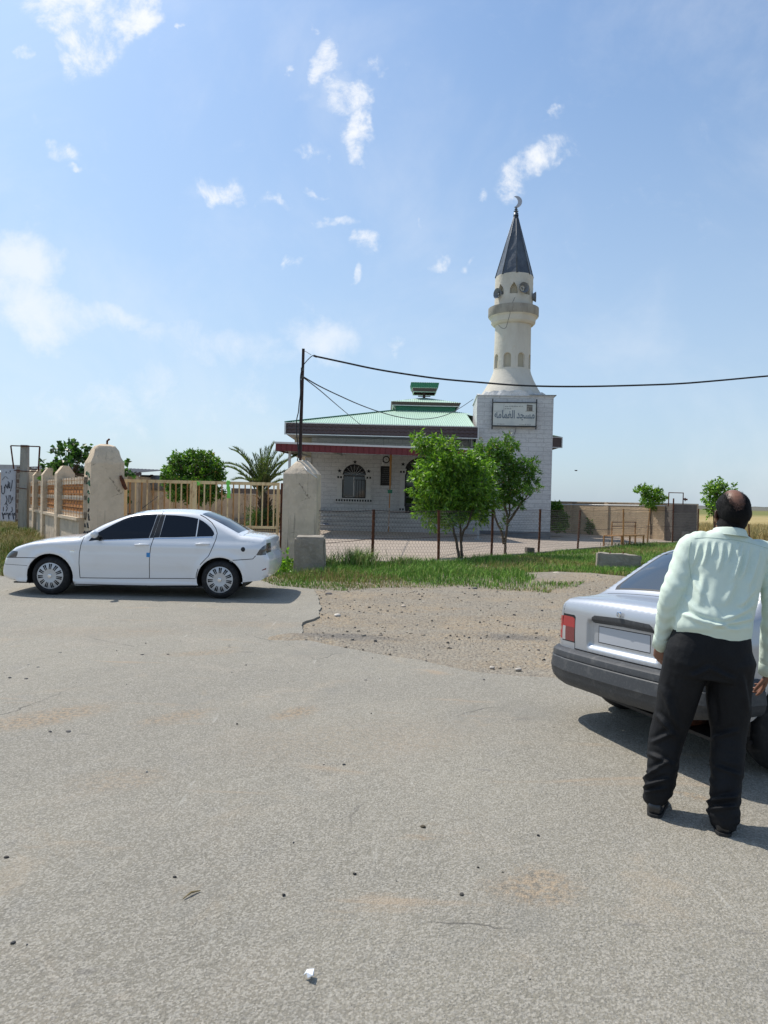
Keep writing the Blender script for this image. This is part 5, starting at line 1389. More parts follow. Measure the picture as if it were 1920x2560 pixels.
for (px_, py_) in ((183, 1315), (186, 1317), (189, 1316), (191, 1320)):
    yy_ = 17.2; q0 = P(px_, py_, yy_); b.bar(q0 + wn_ * .05, q0 + wn_ * .05 + Vector((.02, 0, -.09)), .02); b.bar(q0 + wn_ * .05 + Vector((.01, 0, -.05)), q0 + wn_ * .05 + Vector((.07, .0, -.06)), .02)
# concrete lamp pole with an empty steel frame
p = P(58, 1356, 22.4); h_ = 3.5
pole = thing('concrete_pole', 'square weathered concrete pole holding an empty rusty sign frame', 'pole', (p.x, 22.4, 0), R(8), local=True)
b = MB(); tp = P(70, 1113, 22.4); bz = .2
b.add([(-.14, -.12, bz - .5), (.14, -.12, bz - .5), (.14, .12, bz - .5), (-.14, .12, bz - .5), (-.09, -.1, tp.z), (.11, -.1, tp.z), (.11, .1, tp.z), (-.09, .1, tp.z)], [(0, 3, 2, 1), (4, 5, 6, 7), (0, 1, 5, 4), (1, 2, 6, 5), (2, 3, 7, 6), (3, 0, 4, 7)])
b.build('shaft', mat('pole_grey', (.36, .34, .30), .9, var=[(2, 6, (.2, .185, .16), .45, .72, .8, (4, 4, .4)), (6, 4, (.45, .44, .42), .55, .75, .6, (3, 3, .5))], bump=[(14, .01, 4)]), pole)
xa, xb = P(33, 1114, 22.4).x - p.x, P(101, 1114, 22.4).x - p.x; zb_ = P(40, 1176, 22.4).z; xa2 = P(40, 1176, 22.4).x - p.x
b = MB(); fz = tp.z - .04
b.bar((xa, -.14, fz), (xb, -.14, fz), .035); b.bar((xb, -.14, fz), (xb - .03, -.14, zb_), .04); b.bar((xa, -.14, fz), (xa2, -.14, zb_ + .04), .035)
b.tube([(xa2, -.14, zb_), (0, -.16, zb_ - .02), (xb - .02, -.14, zb_ - .03)], .014, 5); b.tube([(-.16, -.16, 1.75), (.14, -.16, 1.72)], .012, 5)
b.build('sign_frame', M['rust'], pole)

# graffiti panel, brick stub, sheds at far left
gp0, gp1 = P(0.5, 1306, 31.5), P(39.5, 1172, 31.5)
gw = thing('graffiti_wall', 'pale grey wall end covered in black painted script and digits', 'wall', (gp0.x, 31.5, 0), local=True)
w_ = gp1.x - gp0.x; z0_, z1_ = P(20, 1312, 31.5).z - .4, P(20, 1172, 31.5).z
b = MB(); b.box((0, 0, z0_), (w_, .25, z1_)); b.build('slab', mat('slab_grey', (.43, .46, .50), .85, var=[(2, 6, (.30, .31, .33), .45, .72, .8, I3), (9, 5, (.55, .56, .58), .55, .8, .5, I3)]), gw)
blk = mat('graffiti_black', (.03, .033, .045), .7)
H_ = z1_ - (z0_ + .4)
textmesh('digits', "\u06f3\u06f4\u06f4\u06f7", .42, blk, gw, (.07, -.006, z0_ + .4 + H_ * .10), .006, shear=-.1)
random.seed(5); b = MB()
def stroke(pts, w=.028): 
    pts = smoothcurve([Vector((x * w_, -.006, z0_ + .4 + z * H_)) for x, z in pts], 5)
    for i in range(len(pts) - 1): b.bar(pts[i], pts[i + 1], w, .012, up=(0, 1, 0))
stroke([(.05, .70), (.08, .58), (.2, .55), (.28, .62), (.24, .68)]); stroke([(.28, .66), (.34, .72), (.42, .66), (.5, .73), (.48, .64)]); stroke([(.5, .78), (.55, .68), (.62, .66), (.6, .76)])
stroke([(.78, .80), (.74, .7), (.66, .6)]); stroke([(.36, .52), (.44, .45), (.36, .38), (.28, .36)]); stroke([(.36, .40), (.48, .34)]); stroke([(.58, .53), (.56, .4)]); stroke([(.66, .53), (.72, .42), (.6, .38)])
stroke([(.82, .5), (.78, .44)]); stroke([(.2, .32), (.2, .24)]); stroke([(.4, .33), (.46, .29), (.38, .24)]); stroke([(.78, .32), (.8, .25), (.7, .23)]); stroke([(.2, .18), (.2, .10)])
stroke([(.1, .8), (.3, .86), (.5, .82)], .012); stroke([(.35, .92), (.36, .95)]); stroke([(.62, .94), (.63, .97)]); stroke([(.5, .93), (.58, .92)], .014)
b.build('script', blk, gw)
p0 = P(39.8, 1310, 31.3); p1 = P(55, 1170, 31.3)
b = MB(); b.box((p0.x, 31.3, -.4), (p1.x + .12, 31.9, P(45, 1166, 31.3).z))
tag(b.build('brick_pier', brickmat('pier_brick', (.15, .10, .075), (.09, .06, .045), (.25, .22, .18), .30, .22, .035, None, 'both', .95, .02)), 'crumbling brown brick pier between the graffiti wall and the concrete pole', 'brick pier')
sh = thing('shed', 'low farm shed with a pale fascia and dark corrugated roof behind the brick wall', 'shed', (-15, 34, 0))
xa, xb, xc = P(-120, 1170, 34).x, P(78, 1170, 34).x, P(357, 1180, 34.6).x
za, zb_ = P(20, 1162, 34).z, P(20, 1176, 34).z
b = MB(); b.box((xa, 33.9, zb_), (xb - .2, 34.0, za)); b.build('fascia', mat('shed_trim', (.42, .42, .41), .6, var=[(3, 4, (.3, .3, .29), .4, .7, .6, (8, 1, 1))]), sh)
b = MB(); zc_ = P(200, 1178, 34.4).z; zd_ = P(356, 1187, 34.6).z
b.box((xa, 34.2, -.4), (xc - .6, 40, zd_ - .05)); b.build('wall', M['yard_wall'], sh)
b = MB(); corr_face(b, (xb - .3, 34.0, zb_ + .18), (xc, 34.4, zd_ + .12), (xc, 39, zd_ + .35), (xb - .3, 39, za + .2), .2, .03); b.build('roof', mat('shed_roof', (.09, .085, .085), .6, metal=.3), sh, recalc=False)
b = MB(); b.bar((xb - .3, 34.0, zb_ + .06), (xc, 34.4, zd_ + .02), .10, .16); b.build('eave_beam', M['brown_metal'], sh)
b = MB(); xs_ = P(345, 1190, 34.5).x; b.bar((xs_, 34.45, -.3), (xs_, 34.45, zd_), .12); b.build('post', M['yard_wall'], sh)

# yard walls at the back
def longwall(name, label, pts, z0, zt, th, mt, pil=0):
    t = thing(name, label, 'wall', (pts[0][0], pts[0][1], 0)); b = MB(); c = MB()
    for i in range(len(pts) - 1):
        a, e = Vector((*pts[i], 0)), Vector((*pts[i + 1], 0)); u = (e - a).normalized(); s = Vector((-u.y, u.x, 0)) * th / 2
        b.prism([a - s + Vector((0, 0, z0)), e - s + Vector((0, 0, z0)), e + s + Vector((0, 0, z0)), a + s + Vector((0, 0, z0))], (0, 0, zt - z0))
        s2 = s * 1.5; c.prism([a - s2 + Vector((0, 0, zt)), e - s2 + Vector((0, 0, zt)), e + s2 + Vector((0, 0, zt)), a + s2 + Vector((0, 0, zt))], (0, 0, .06))
        L = (e - a).length
        if pil:
            for k in range(int(L / pil) + 1):
                q = a + u * min(L - .2, k * pil + .2); s3 = s * 1.6
                pm = MB(); pm.prism([q - u * .18 - s3 + Vector((0, 0, z0)), q + u * .18 - s3 + Vector((0, 0, z0)), q + u * .18 + s3 + Vector((0, 0, z0)), q - u * .18 + s3 + Vector((0, 0, z0))], (0, 0, zt - z0 - .003)); pm.build('pilaster', mt, t)
    b.build('wall', mt, t); c.build('coping', M['plaster_dirty'], t); return t
longwall('yard_wall', 'long beige plastered yard wall behind the gate and the palm', [(-19, 41.5), (-4.9, 43.2)], -.5, 1.78, .22, M['yard_wall'], 3.6)
longwall('yard_wall', 'long beige plastered yard wall right of the minaret with a white pipe', [(9.8, 53.0), (12.9, 49.6), (16.9, 42.3), (18.55, 42.0)], -.6, 1.80, .22, M['yard_wall'], 3.4)
bb = MB(); bb.box((P(597, 1230, 47).x - .5, 47, -.5), (P(705, 1230, 47).x + .6, 50, P(650, 1222, 47).z)); tag(bb.build('store_room', M['concrete_dark']), 'low dark grey outbuilding wall seen over the yard wall beside the palm', 'outbuilding')
bt = MB(); bt.bar((P(590, 1309, 42.4).x, 42.3, .35), (P(660, 1309, 42.4).x, 42.5, .35), .3, .06); bt.bar((P(590, 1309, 42.4).x, 42.3, .0), (P(590, 1309, 42.4).x, 42.3, .35), .2); bt.bar((P(655, 1309, 42.4).x, 42.5, .0), (P(655, 1309, 42.4).x, 42.5, .35), .2)
tag(bt.build('low_bench', M['concrete']), 'low concrete bench against the yard wall left of the palm', 'bench')
b = MB(); q = [P(1375, 1260.5, 47.0), P(1480, 1262.3, 46.0), P(1668, 1264.5, 41.8)]; b.tube(q, .035, 6); tag(b.build('white_pipe', M['white_trim']), 'thin white pipe running along the yard wall right of the minaret', 'pipe')
# water tank on its stand
tx0, tx1 = P(352, 1200, 38).x, P(418, 1200, 38).x; tzc = P(385, 1208, 38).z; tr_ = 20.0 / FPX * 38
wt_ = thing('water_tank', 'grey cylindrical water tank with a rusty band on a steel stand', 'water tank', ((tx0 + tx1) / 2, 38, 0))
b = MB(); b.lathe([(.001, tx0 - .04), (tr_ * .5, tx0 - .03), (tr_ * .9, tx0), (tr_, tx0 + .05), (tr_, tx1 + .5), (.001, tx1 + .55)], (0, 38, tzc), 24, axis='X'); b.build('drum', mat('tank_grey', (.30, .30, .29), .6, var=[(2, 5, (.2, .17, .14), .5, .75, .7, I3)]), wt_, smooth=40)
b = MB(); xx = P(376, 1200, 38).x; b.lathe([(tr_ + .01, xx), (tr_ + .03, xx + .02), (tr_ + .03, xx + .12), (tr_ + .01, xx + .14)], (0, 38, tzc), 24, axis='X'); b.build('band', M['rust'], wt_)
b = MB(); zt2 = tzc - tr_
for x in (tx0 + .1, tx1 + .3):
    for y in (37.7, 38.3): b.bar((x, y, -.2), (x, y, zt2 + .1), .06)
b.bar((tx0, 37.7, zt2), (tx1 + .4, 37.7, zt2), .06); b.bar((tx0, 38.3, zt2), (tx1 + .4, 38.3, zt2), .06)
b.bar((tx0 + .1, 37.69, zt2), ((tx0 + tx1) / 2 + .2, 37.69, zt2 - .6), .04); b.bar((tx1 + .3, 37.68, zt2), ((tx0 + tx1) / 2 + .2, 37.68, zt2 - .6), .04)
b.build('stand', M['cream_metal'], wt_)
# dark cistern with pipework at the right wall
cx0, cx1 = P(1667, 1300, 41.6).x, P(1725, 1300, 41.6).x; czt = P(1690, 1261, 41.6).z
ci = thing('cistern', 'dark stained concrete cistern against the right end of the yard wall', 'cistern', ((cx0 + cx1) / 2, 41.6, 0))
b = MB(); b.box((cx0, 40.7, -.5), (cx1, 41.95, czt), bev=.03); b.build('body', M['concrete_dark'], ci)
b = MB(); b.box((cx0 + .5, 40.6, -.3), (cx0 + .9, 40.7, .25)); b.build('outlet_block', M['concrete'], ci)
xa, xb = P(1672, 1240, 41.4).x, P(1708, 1240, 41.4).x; zt3 = P(1690, 1232, 41.4).z
b = MB(); b.tube([(xa, 41.4, czt - .1), (xa, 41.4, zt3), (xb, 41.4, zt3), (xb, 41.4, czt - .1)], .035, 8); b.tube([(xb, 41.4, zt3 - .35), (xb + .25, 41.4, zt3 - .38)], .05, 6); b.tube([(xb + .12, 41.4, zt3 - .28), (xb + .12, 41.4, zt3 - .48)], .03, 6)
tag(b.build('pipe_frame', M['rust']), 'rusty water pipe loop with a tap rising above the dark cistern', 'pipe')

# ================================================================== wire fence
fps = [((1097, 1275.5), (1095.8, 1411.5), 18.35), ((934.5, 1273.6), (929.8, 1413.6), 17.75), ((1232, 1273), (1228, 1397), 20.6), ((1350.5, 1273), (1345.7, 1387.4), 22.6), ((1450.6, 1275.5), (1443.3, 1377.7), 24.9),
       ((1558.5, 1271.6), (1557.5, 1368.8), 27.8), ((1625, 1271), (1618, 1361), 30.4), ((1684, 1246), (1681, 1360), 31.2), ((1746.6, 1271.6), (1743.5, 1345), 34.2), ((1790, 1268), (1786, 1340), 36.5), ((1872, 1310), (1874, 1345), 36.0)]
wf_ = thing('wire_fence', 'rusty post and chicken wire fence along the grass verge before the mosque', 'fence', (1.5, 18.3, 0))
tops = []
for (tp_, bt_, Y) in sorted(fps, key=lambda f: f[1][0]):
    a, c = P(*bt_, Y), P(*tp_, Y)
    a.z = min(a.z, .02) - .1
    b = MB(); b.tube([a, a.lerp(c, .5) + Vector((random.uniform(-.01, .01), 0, 0)), c], .036 if Y < 26 else .034, 8)
    b.build('post', M['rust_orange'] if Y > 27 and Y < 31 else M['rust'], wf_, smooth=40)
    tops.append((c.copy(), Y))
fp0 = P(794, 1275, 17.5); b = MB(); b.tube([P(792, 1400, 17.5), fp0], .014, 6); b.build('post', M['dark_steel'], wf_)
tw = [fp0] + [Vector((c.x, y, min(c.z, 1.5))) for c, y in tops[:9]]
def sagwire(pts, sag, r, name, mt, zoff=0.):
    b = MB()
    for i in range(len(pts) - 1):
        a, c = pts[i], pts[i + 1]
        b.tube([a.lerp(c, t) + Vector((0, -.03, zoff - sag * 4 * t * (1 - t) * random.uniform(.7, 1.3))) for t in np.linspace(0, 1, 9)], r, 5, cap=False)
    b.build(name, mt, wf_)
sagwire(tw, .02, .008, 'top_wire', M['dark_steel'], -.02)
mid = [P(805, 1358, 17.4)] + [Vector((c.x, y, .70 + .012 * i)) for i, (c, y) in enumerate(tops[:9])]
mid[1].z = P(930, 1346, 17.75).z; sagwire(mid, .015, .007, 'middle_wire', M['dark_steel'])
# hexagonal netting
b = MB(); segs = []
hexw = .085
V, E_ = [], []
for i in range(len(tw) - 1):
    a, c = tw[i].copy(), tw[i + 1].copy(); a.z = c.z = 0; L = (c - a).length; u = (c - a) / L; hz = 1.36
    ncol = int(L / hexw); nrow = int(hz / (hexw * 1.5 * .577)) 
    s = hexw * .577
    for r_ in range(nrow):
        z = .08 + r_ * s * 1.5; o = (r_ % 2) * .5
        for k in range(ncol):
            x = (k + o) * hexw
            p = [(x, z), (x + hexw / 2, z + s / 2), (x + hexw, z), (x + hexw / 2, z + s / 2), (x + hexw / 2, z + s * 1.5)]
            for (e0, e1) in ((0, 1), (1, 2), (3, 4)):
                q0 = a + u * p[e0][0] + Vector((0, -.045, p[e0][1])); q1 = a + u * p[e1][0] + Vector((0, -.045, p[e1][1])); segs.append((q0, q1))
S0 = np.array([tuple(s[0]) for s in segs]); S1 = np.array([tuple(s[1]) for s in segs])
amp = .02 * np.sin(S0[:, 0] * 2.1 + S0[:, 2] * 3); S0[:, 1] += amp; S1[:, 1] += .02 * np.sin(S1[:, 0] * 2.1 + S1[:, 2] * 3)
d = S1 - S0; d /= np.linalg.norm(d, axis=1)[:, None]; w1 = np.cross(d, [0, 1, 0]); w1 /= np.linalg.norm(w1, axis=1)[:, None]; w2 = np.cross(d, w1); rad = .0036
Vn = []
for P_ in (S0, S1):
    for k in range(3):
        an = k * 2 * np.pi / 3; Vn.append(P_ + (w1 * np.cos(an) + w2 * np.sin(an)) * rad)
Vn = np.stack(Vn, 1).reshape(-1, 3); o = np.arange(len(S0))[:, None] * 6
F = np.concatenate([o + np.array([[k, (k + 1) % 3, (k + 1) % 3 + 3, k + 3]]) for k in range(3)], 0)
npmesh('netting', Vn, F, M['galv'], wf_)
# bench behind the fence
b0 = P(1531, 1370, 27.3); b1 = P(1622, 1340, 28.6)
bn = thing('park_bench', 'rusty orange steel bench inside the wire fence near the yard corner', 'bench', (b0.x, 27.3, 0), math.atan2(28.7 - 27.3, b1.x - b0.x - .1), local=True)
BL_ = math.hypot(b1.x - b0.x - .1, 1.4)
b = MB(); 
for k in range(3): b.box((0, .02 + k * .14, .44), (BL_, .13 + k * .14, .475))
b.build('seat', M['rust_orange'], bn)
b = MB(); b.bar((.6, .44, .98), (BL_, .44, .98), .06, .03); b.bar((.6, .44, .82), (BL_, .44, .82), .05, .03); b.build('backrest', M['rust'], bn)
for x in (.04, BL_ * .55, BL_ - .05):
    for y in (.05, .42):
        b = MB(); b.bar((x, y, -.05), (x, y, .44), .05); b.build('leg', M['rust_orange'], bn)
b = MB(); b.bar((.6, .45, .44), (.6, .45, 1.0), .04); b.bar((BL_ - .03, .45, .44), (BL_ - .03, .45, 1.0), .04); b.build('back_post', M['rust_orange'], bn)

# ================================================================== cable pole and cables
py0, py1 = P(750.5, 1152, 17.42), P(758.5, 872, 17.42)
up_ = thing('cable_pole', 'tall dark red steel pole rising from the peaked gate pillar to carry cables', 'pole', py0)
b = MB(); b.bar(py0 + Vector((0, 0, -.1)), py1, .062, .062); b.build('shaft', M['dark_steel'], up_)
b = MB(); pts = [P(x, y, 17.36) for x, y in ((754, 922), (760, 911), (770, 899), (780, 890), (786, 889))]; b.tube(smoothcurve(pts, 3), [.012] * 13, 6); b.tube([P(784, 889, 17.36), P(792, 892, 17.36)], .026, 6); b.build('cable_bracket', M['cable'], up_)
b = MB(); b.tube([P(761, 877, 17.38), P(778, 887, 17.38)], .006, 5); b.build('stay_wire', M['galv'], up_)
b = MB()
for y in (923, 942): b.bar(P(752, y, 17.37), P(760, y, 17.37), .012, .08)
b.build('clamp', M['galv'], up_)
b = MB(); pts = [P(x, y, 17.33) for x, y in ((754, 925), (751, 945), (751, 985), (748, 1008), (746, 1030), (742, 1048), (741, 1075), (743, 1100), (745, 1118), (746, 1138), (743, 1152))]
b.tube(smoothcurve(pts, 4), .014, 6); b.tube(smoothcurve([P(x, y, 17.34) for x, y in ((752, 950), (752, 990), (750, 1030), (749, 1060), (748, 1095), (746, 1140))], 4), .010, 6); b.build('down_cable', M['cable'], up_)
def cable(name, label, a, ya, c, yc, pix, r):
    A, C_ = P(*a, ya), P(*c, yc)
    nx_, ny_ = -(C_.y - A.y), (C_.x - A.x); pts = [A]
    for (x, y) in pix:
        d_ = ray(x, y); t = (A.x * nx_ + A.y * ny_) / (d_.x * nx_ + d_.y * ny_); pts.append(Vector((d_.x * t, d_.y * t, CAMH + d_.z * t)))
    pts.append(C_)
    b = MB(); b.tube(smoothcurve(pts, 5), r, 6); tag(b.build(name, M['cable'], smooth=True), label, 'cable')
cable('overhead_cable', 'thick black cable sagging from the rusty pole across the minaret to the right', (788, 890.5), 17.36, (2300, 905), 19.0,
      [(860, 906), (930, 921), (1000, 933), (1100, 947), (1200, 956), (1290, 963), (1380, 966), (1480, 966), (1600, 963), (1700, 959), (1800, 951), (1920, 940), (2050, 930)], .022)
cable('overhead_cable', 'thin cable drooping from the rusty pole over the green roof to the minaret tower', (760, 943), 17.4, (1183, 998), 40.3, [(800, 966), (850, 990), (900, 1012), (950, 1030), (1000, 1043), (1050, 1048), (1100, 1042), (1140, 1026)], .016)
cable('overhead_cable', 'thin straight cable running down from the rusty pole to the mosque eave', (760, 945), 17.4, (904, 1064), 40.1, [(800, 976), (850, 1019)], .014)

# ================================================================== litter
def flat_scrap(name, label, cat, pts, mt, z=.012):
    b = MB(); vs = [Vector((p.x, p.y, z + (.012 if i % 2 else .0))) for i, p in enumerate(pts)]
    b.prism(vs, (0, 0, .002)); return tag(b.build(name, mt), label, cat)
flat_scrap('paper_scrap', 'white torn paper scrap lying on the asphalt in the foreground', 'paper', [G(x, y) for x, y in ((759, 2447), (767, 2442), (773, 2439), (785, 2440), (784, 2450), (781, 2457), (769, 2455), (766, 2450))], mat('paper', (.72, .75, .8), .6))
b = MB(); b.tube([G(458, 2250) + Vector((0, 0, .006)), G(478, 2238) + Vector((0, 0, .012)), G(501, 2229) + Vector((0, 0, .005))], [.002, .005, .002], 6); tag(b.build('stick', mat('stick_brown', (.2, .15, .07), .8)), 'short dry split stick lying on the asphalt', 'stick')
random.seed(21)
for (px_, py_, s_, c_, lab) in ((1058, 2068, .012, (.07, .055, .035), 'small dark clod on the asphalt midway between the cars and the camera'), (33, 2358, .008, (.05, .05, .05), 'single black pebble at the left edge of the foreground'),
        (16, 2144, .009, (.05, .045, .04), 'dark pebble by the left picture edge, higher than the other'), (1154, 2237, .009, (.06, .055, .05), 'round dark pebble on open asphalt right of the paper'), (843, 1541, .05, (.55, .5, .43), 'flat whitish stone on the gravel near the road edge'),
        (1008, 1517, .04, (.5, .42, .33), 'pale tan stone in the middle of the gravel patch'), (1230, 1671, .028, (.4, .36, .31), 'pale stone at the edge of gravel before the bumper'), (1296, 1676, .032, (.42, .38, .33), 'larger pale stone on gravel beside the bumper'), (822, 1487, .05, (.12, .11, .11), 'dark stone on gravel under the concrete block'),
        (1187, 1473, .05, (.13, .125, .12), 'dark flat stone where the grass meets the gravel'), (1393, 1438, .09, (.48, .42, .34), 'pale boulder on the bare soil heap')):
    p = G(px_, py_, float(dirt_z(G(px_, py_).x, G(px_, py_).y)) if py_ < 1700 and px_ > 760 else 0)
    bm = bmesh.new(); bmesh.ops.create_icosphere(bm, subdivisions=2, radius=s_)
    for v in bm.verts: v.co *= random.uniform(.85, 1.12); v.co.z *= .55; v.co.x *= 1.25
    me = bpy.data.meshes.new('stone'); bm.to_mesh(me); bm.free(); me.materials.append(mat('stone_c', c_, .9, bump=[(60, .004, 4)])); me.shade_smooth()
    o = bpy.data.objects.new('stone', me); COL.objects.link(o); o.location = p + Vector((0, 0, s_ * .3)); o.rotation_euler = (0, 0, random.uniform(0, 6)); tag(o, lab, 'stone')

for (px_, py_, Y, yw, lab) in ((1440, 1176.5, 60, .3, 'tiny dark bird flying in the sky right of the marble tower'), (1762, 1252.5, 55, -.4, 'tiny dark bird flying low between the sapling and the dark cistern')):
    p = P(px_, py_, Y); t = thing('bird', lab, 'bird', p, yw, 'birds in the sky', local=True)
    b = MB(); b.lathe([(.001, -.13), (.03, -.1), (.045, 0), (.03, .09), (.02, .12), (.001, .16)], (0, 0, 0), 10, axis='X'); b.build('body', M['cable'], t, smooth=True)
    for sg in (-1, 1):
        b = MB(); b.prism([(-.05, sg * .02, .01), (.06, sg * .02, .01), (.03, sg * .14, .06), (-.02, sg * .24, .02), (-.06, sg * .12, .05)], (0, 0, .006)); b.build('wing', M['cable'], t)

# ================================================================== vegetation
def leafmat(name, tr=.38):
    m = bpy.data.materials.new(name); m.use_nodes = True; n, l = nodes_of(m); b = n['Principled BSDF']
    va = n.new('ShaderNodeVertexColor'); va.layer_name = 'tint'
    l.new(va.outputs[0], b.inputs['Base Color']); b.inputs['Roughness'].default_value = .42; b.inputs['Specular IOR Level'].default_value = .45
    t = n.new('ShaderNodeBsdfTranslucent')
    mx = n.new('ShaderNodeMixRGB'); mx.blend_type = 'MULTIPLY'; mx.inputs[0].default_value = 1; l.new(va.outputs[0], mx.inputs[1]); mx.inputs[2].default_value = (1.7, 1.75, .7, 1)
    l.new(mx.outputs[0], t.inputs[0])
    ms = n.new('ShaderNodeMixShader'); ms.inputs[0].default_value = tr; l.new(b.outputs[0], ms.inputs[1]); l.new(t.outputs[0], ms.inputs[2])
    l.new(ms.outputs[0], n['Material Output'].inputs[0]); return m
M['leaf'] = leafmat('leaf')
def leaves(name, C, Dirs, Lens, Wd, cols, parent, fold=.25):
    """folded diamond leaves: base at C, pointing along Dirs"""
    n = len(C); D = Dirs / np.linalg.norm(Dirs, axis=1)[:, None]
    r = rng.normal(size=(n, 3)); S = np.cross(D, r); S /= np.linalg.norm(S, axis=1)[:, None]; Nn = np.cross(S, D)
    L = Lens[:, None]; w = (Lens * Wd)[:, None]
    V = np.stack([C, C + D * L * .42 + S * w + Nn * w * fold, C + D * L - Nn * L * .12, C + D * L * .42 - S * w + Nn * w * fold], 1).reshape(-1, 3)
    o = np.arange(n)[:, None] * 4
    F = np.concatenate([o + np.array([[0, 1, 2]]), o + np.array([[0, 2, 3]])], 0)
    cc = np.repeat(np.concatenate([cols, np.ones((n, 1))], 1), 4, 0)
    return npmesh(name, V, F, M['leaf'], parent, cols=cc)
def crown(name, clumps, n_per, L, Wd, droop, pal, wts, parent, spread=1.0):
    """clumps: (Vector centre, radius). Leaves grow in bunches along short twigs inside each clump"""
    Cs, Ds, Ls, Co = [], [], [], []
    for (c, r) in clumps:
        nb = max(3, int(2.6 * n_per * (r / .3) ** 1.7 / 9))
        tone = rng.uniform(.75, 1.25)
        for _ in range(nb):
            d = rng.normal(size=3); d /= np.linalg.norm(d); d[2] = d[2] * .9 + .12
            rr = r * (rng.random() ** .45) * spread
            p = np.array(c) + d * rr
            k = rng.integers(6, 13); td = d + rng.normal(size=3) * .5 + np.array([0, 0, .25]); td /= np.linalg.norm(td)
            ts = rng.random(k)
            Cs.append(p + td * (ts * L * 1.5)[:, None])
            dd = td + rng.normal(size=(k, 3)) * .75; dd[:, 2] -= droop; Ds.append(dd)
            Ls.append(L * rng.uniform(.55, 1.2, k)); col = palette(k, pal, wts, .18) * tone
            Co.append(col)
    return leaves(name, np.concatenate(Cs), np.concatenate(Ds), np.concatenate(Ls), Wd, np.concatenate(Co), parent)
def limb(mb, pts, r0, r1):
    pts = smoothcurve(pts, 4); n = len(pts)
    mb.tube([p + Vector((random.uniform(-1, 1), random.uniform(-1, 1), 0)) * r0 * .25 * (0 < i < n - 1) for i, p in enumerate(pts)], [r0 + (r1 - r0) * i / (n - 1) for i in range(n)], 8)
def pxclumps(lst, sc, ox, oy, Y, dj):
    out = []
    for (x, y, r) in lst:
        yy_ = Y + random.uniform(-dj, dj); out.append((P(ox + x * sc, oy + y * sc, yy_), r * sc / FPX * Y))
    return out
random.seed(17)
PAL1, W1 = [(.10, .21, .022), (.155, .30, .034), (.22, .38, .05), (.055, .13, .018), (.30, .42, .075)], [4, 4, 2, 3, .8]
PAL2, W2 = [(.07, .165, .022), (.105, .22, .03), (.045, .11, .018), (.16, .27, .05), (.22, .15, .07)], [4, 3, 3, 1.2, .25]
def tree(name, label, cat, base, clumps, stems, n_per, L, Wd, droop, pal, w, group=None, br=True, rt=.045):
    t = thing(name, label, cat, base, group=group)
    b = MB()
    for s in stems: limb(b, s, rt, rt * .5)
    tips = [s[-1] for s in stems]
    if br:
        for (c, r) in clumps:
            tp = min(tips, key=lambda q: (q - c).length)
            mid = tp.lerp(c, .5) + Vector((0, 0, -.1)); limb(b, [tp - Vector((0, 0, .05)), mid, c], rt * .38, .006)
    b.build('trunk', M['wood_bark'], t, smooth=True)
    crown('crown', clumps, n_per, L, Wd, droop, pal, w, t); return t
CA = [(150, 80, 45), (200, 130, 55), (320, 110, 60), (390, 150, 75), (290, 220, 90), (200, 330, 70), (160, 400, 55), (330, 320, 100), (440, 250, 80), (480, 330, 90), (150, 490, 50), (260, 440, 100), (390, 430, 100), (500, 450, 90),
      (600, 300, 80), (640, 400, 100), (700, 330, 80), (690, 480, 90), (620, 530, 100), (180, 580, 55), (280, 560, 90), (400, 560, 100), (520, 600, 100), (190, 660, 55), (300, 680, 80), (420, 690, 90), (550, 690, 70), (650, 640, 70), (730, 570, 60), (270, 745, 40), (390, 740, 45), (650, 710, 45), (560, 250, 60)]
S = .3014
def r6(x, y, Y): return P(1000 + x * S, 1080 + y * S, Y)
tree('street_tree', 'bushy bright green tree with two thin trunks and drooping leaves before the mosque door', 'tree', r6(505, 1060, 20.0) * 1.0, pxclumps(CA, S, 1000, 1080, 20.0, .55),
     [[r6(492, 1066, 20), r6(470, 930, 20), r6(440, 800, 20), r6(380, 560, 20.1)], [r6(516, 1066, 20.05), r6(508, 960, 20.05), r6(500, 800, 20.1), r6(470, 520, 20)], [r6(510, 900, 20.05), r6(520, 840, 20), r6(570, 750, 19.9), r6(640, 520, 19.9)]], 300, .145, .16, .75, PAL1, W1)
CB = [(895, 60, 35), (900, 110, 50), (930, 140, 45), (785, 90, 25), (800, 140, 50), (700, 150, 65), (640, 160, 45), (760, 200, 80), (850, 200, 75), (900, 260, 70), (830, 300, 85), (960, 300, 70), (1040, 280, 50), (1090, 250, 38), (1000, 380, 75), (1080, 340, 50), (1120, 330, 25), (900, 400, 85), (820, 420, 80), (1100, 430, 45), (1140, 450, 25), (1020, 470, 60), (930, 500, 75), (850, 520, 75), (960, 570, 50), (900, 590, 55), (990, 610, 32), (1060, 500, 28), (800, 600, 45), (740, 250, 70), (850, 740, 22)]
tree('street_tree', 'darker upright tree with a forked trunk growing right of the bushy tree', 'tree', r6(870, 1030, 21.8), pxclumps(CB, S, 1000, 1080, 21.8, .55),
     [[r6(872, 1034, 21.8), r6(875, 920, 21.8), r6(890, 740, 21.8), r6(910, 640, 21.8), r6(900, 300, 21.8)], [r6(862, 930, 21.8), r6(840, 820, 21.8), r6(790, 710, 21.8), r6(770, 500, 21.9)], [r6(890, 760, 21.8), r6(960, 660, 21.7), r6(1020, 560, 21.7)], [r6(895, 700, 21.8), r6(870, 620, 21.9), r6(840, 450, 21.9)]], 300, .105, .17, .3, PAL2, W2)
S2 = .2532
def r2(x, y, Y): return P(400 + x * S2, 1080 + y * S2, Y)
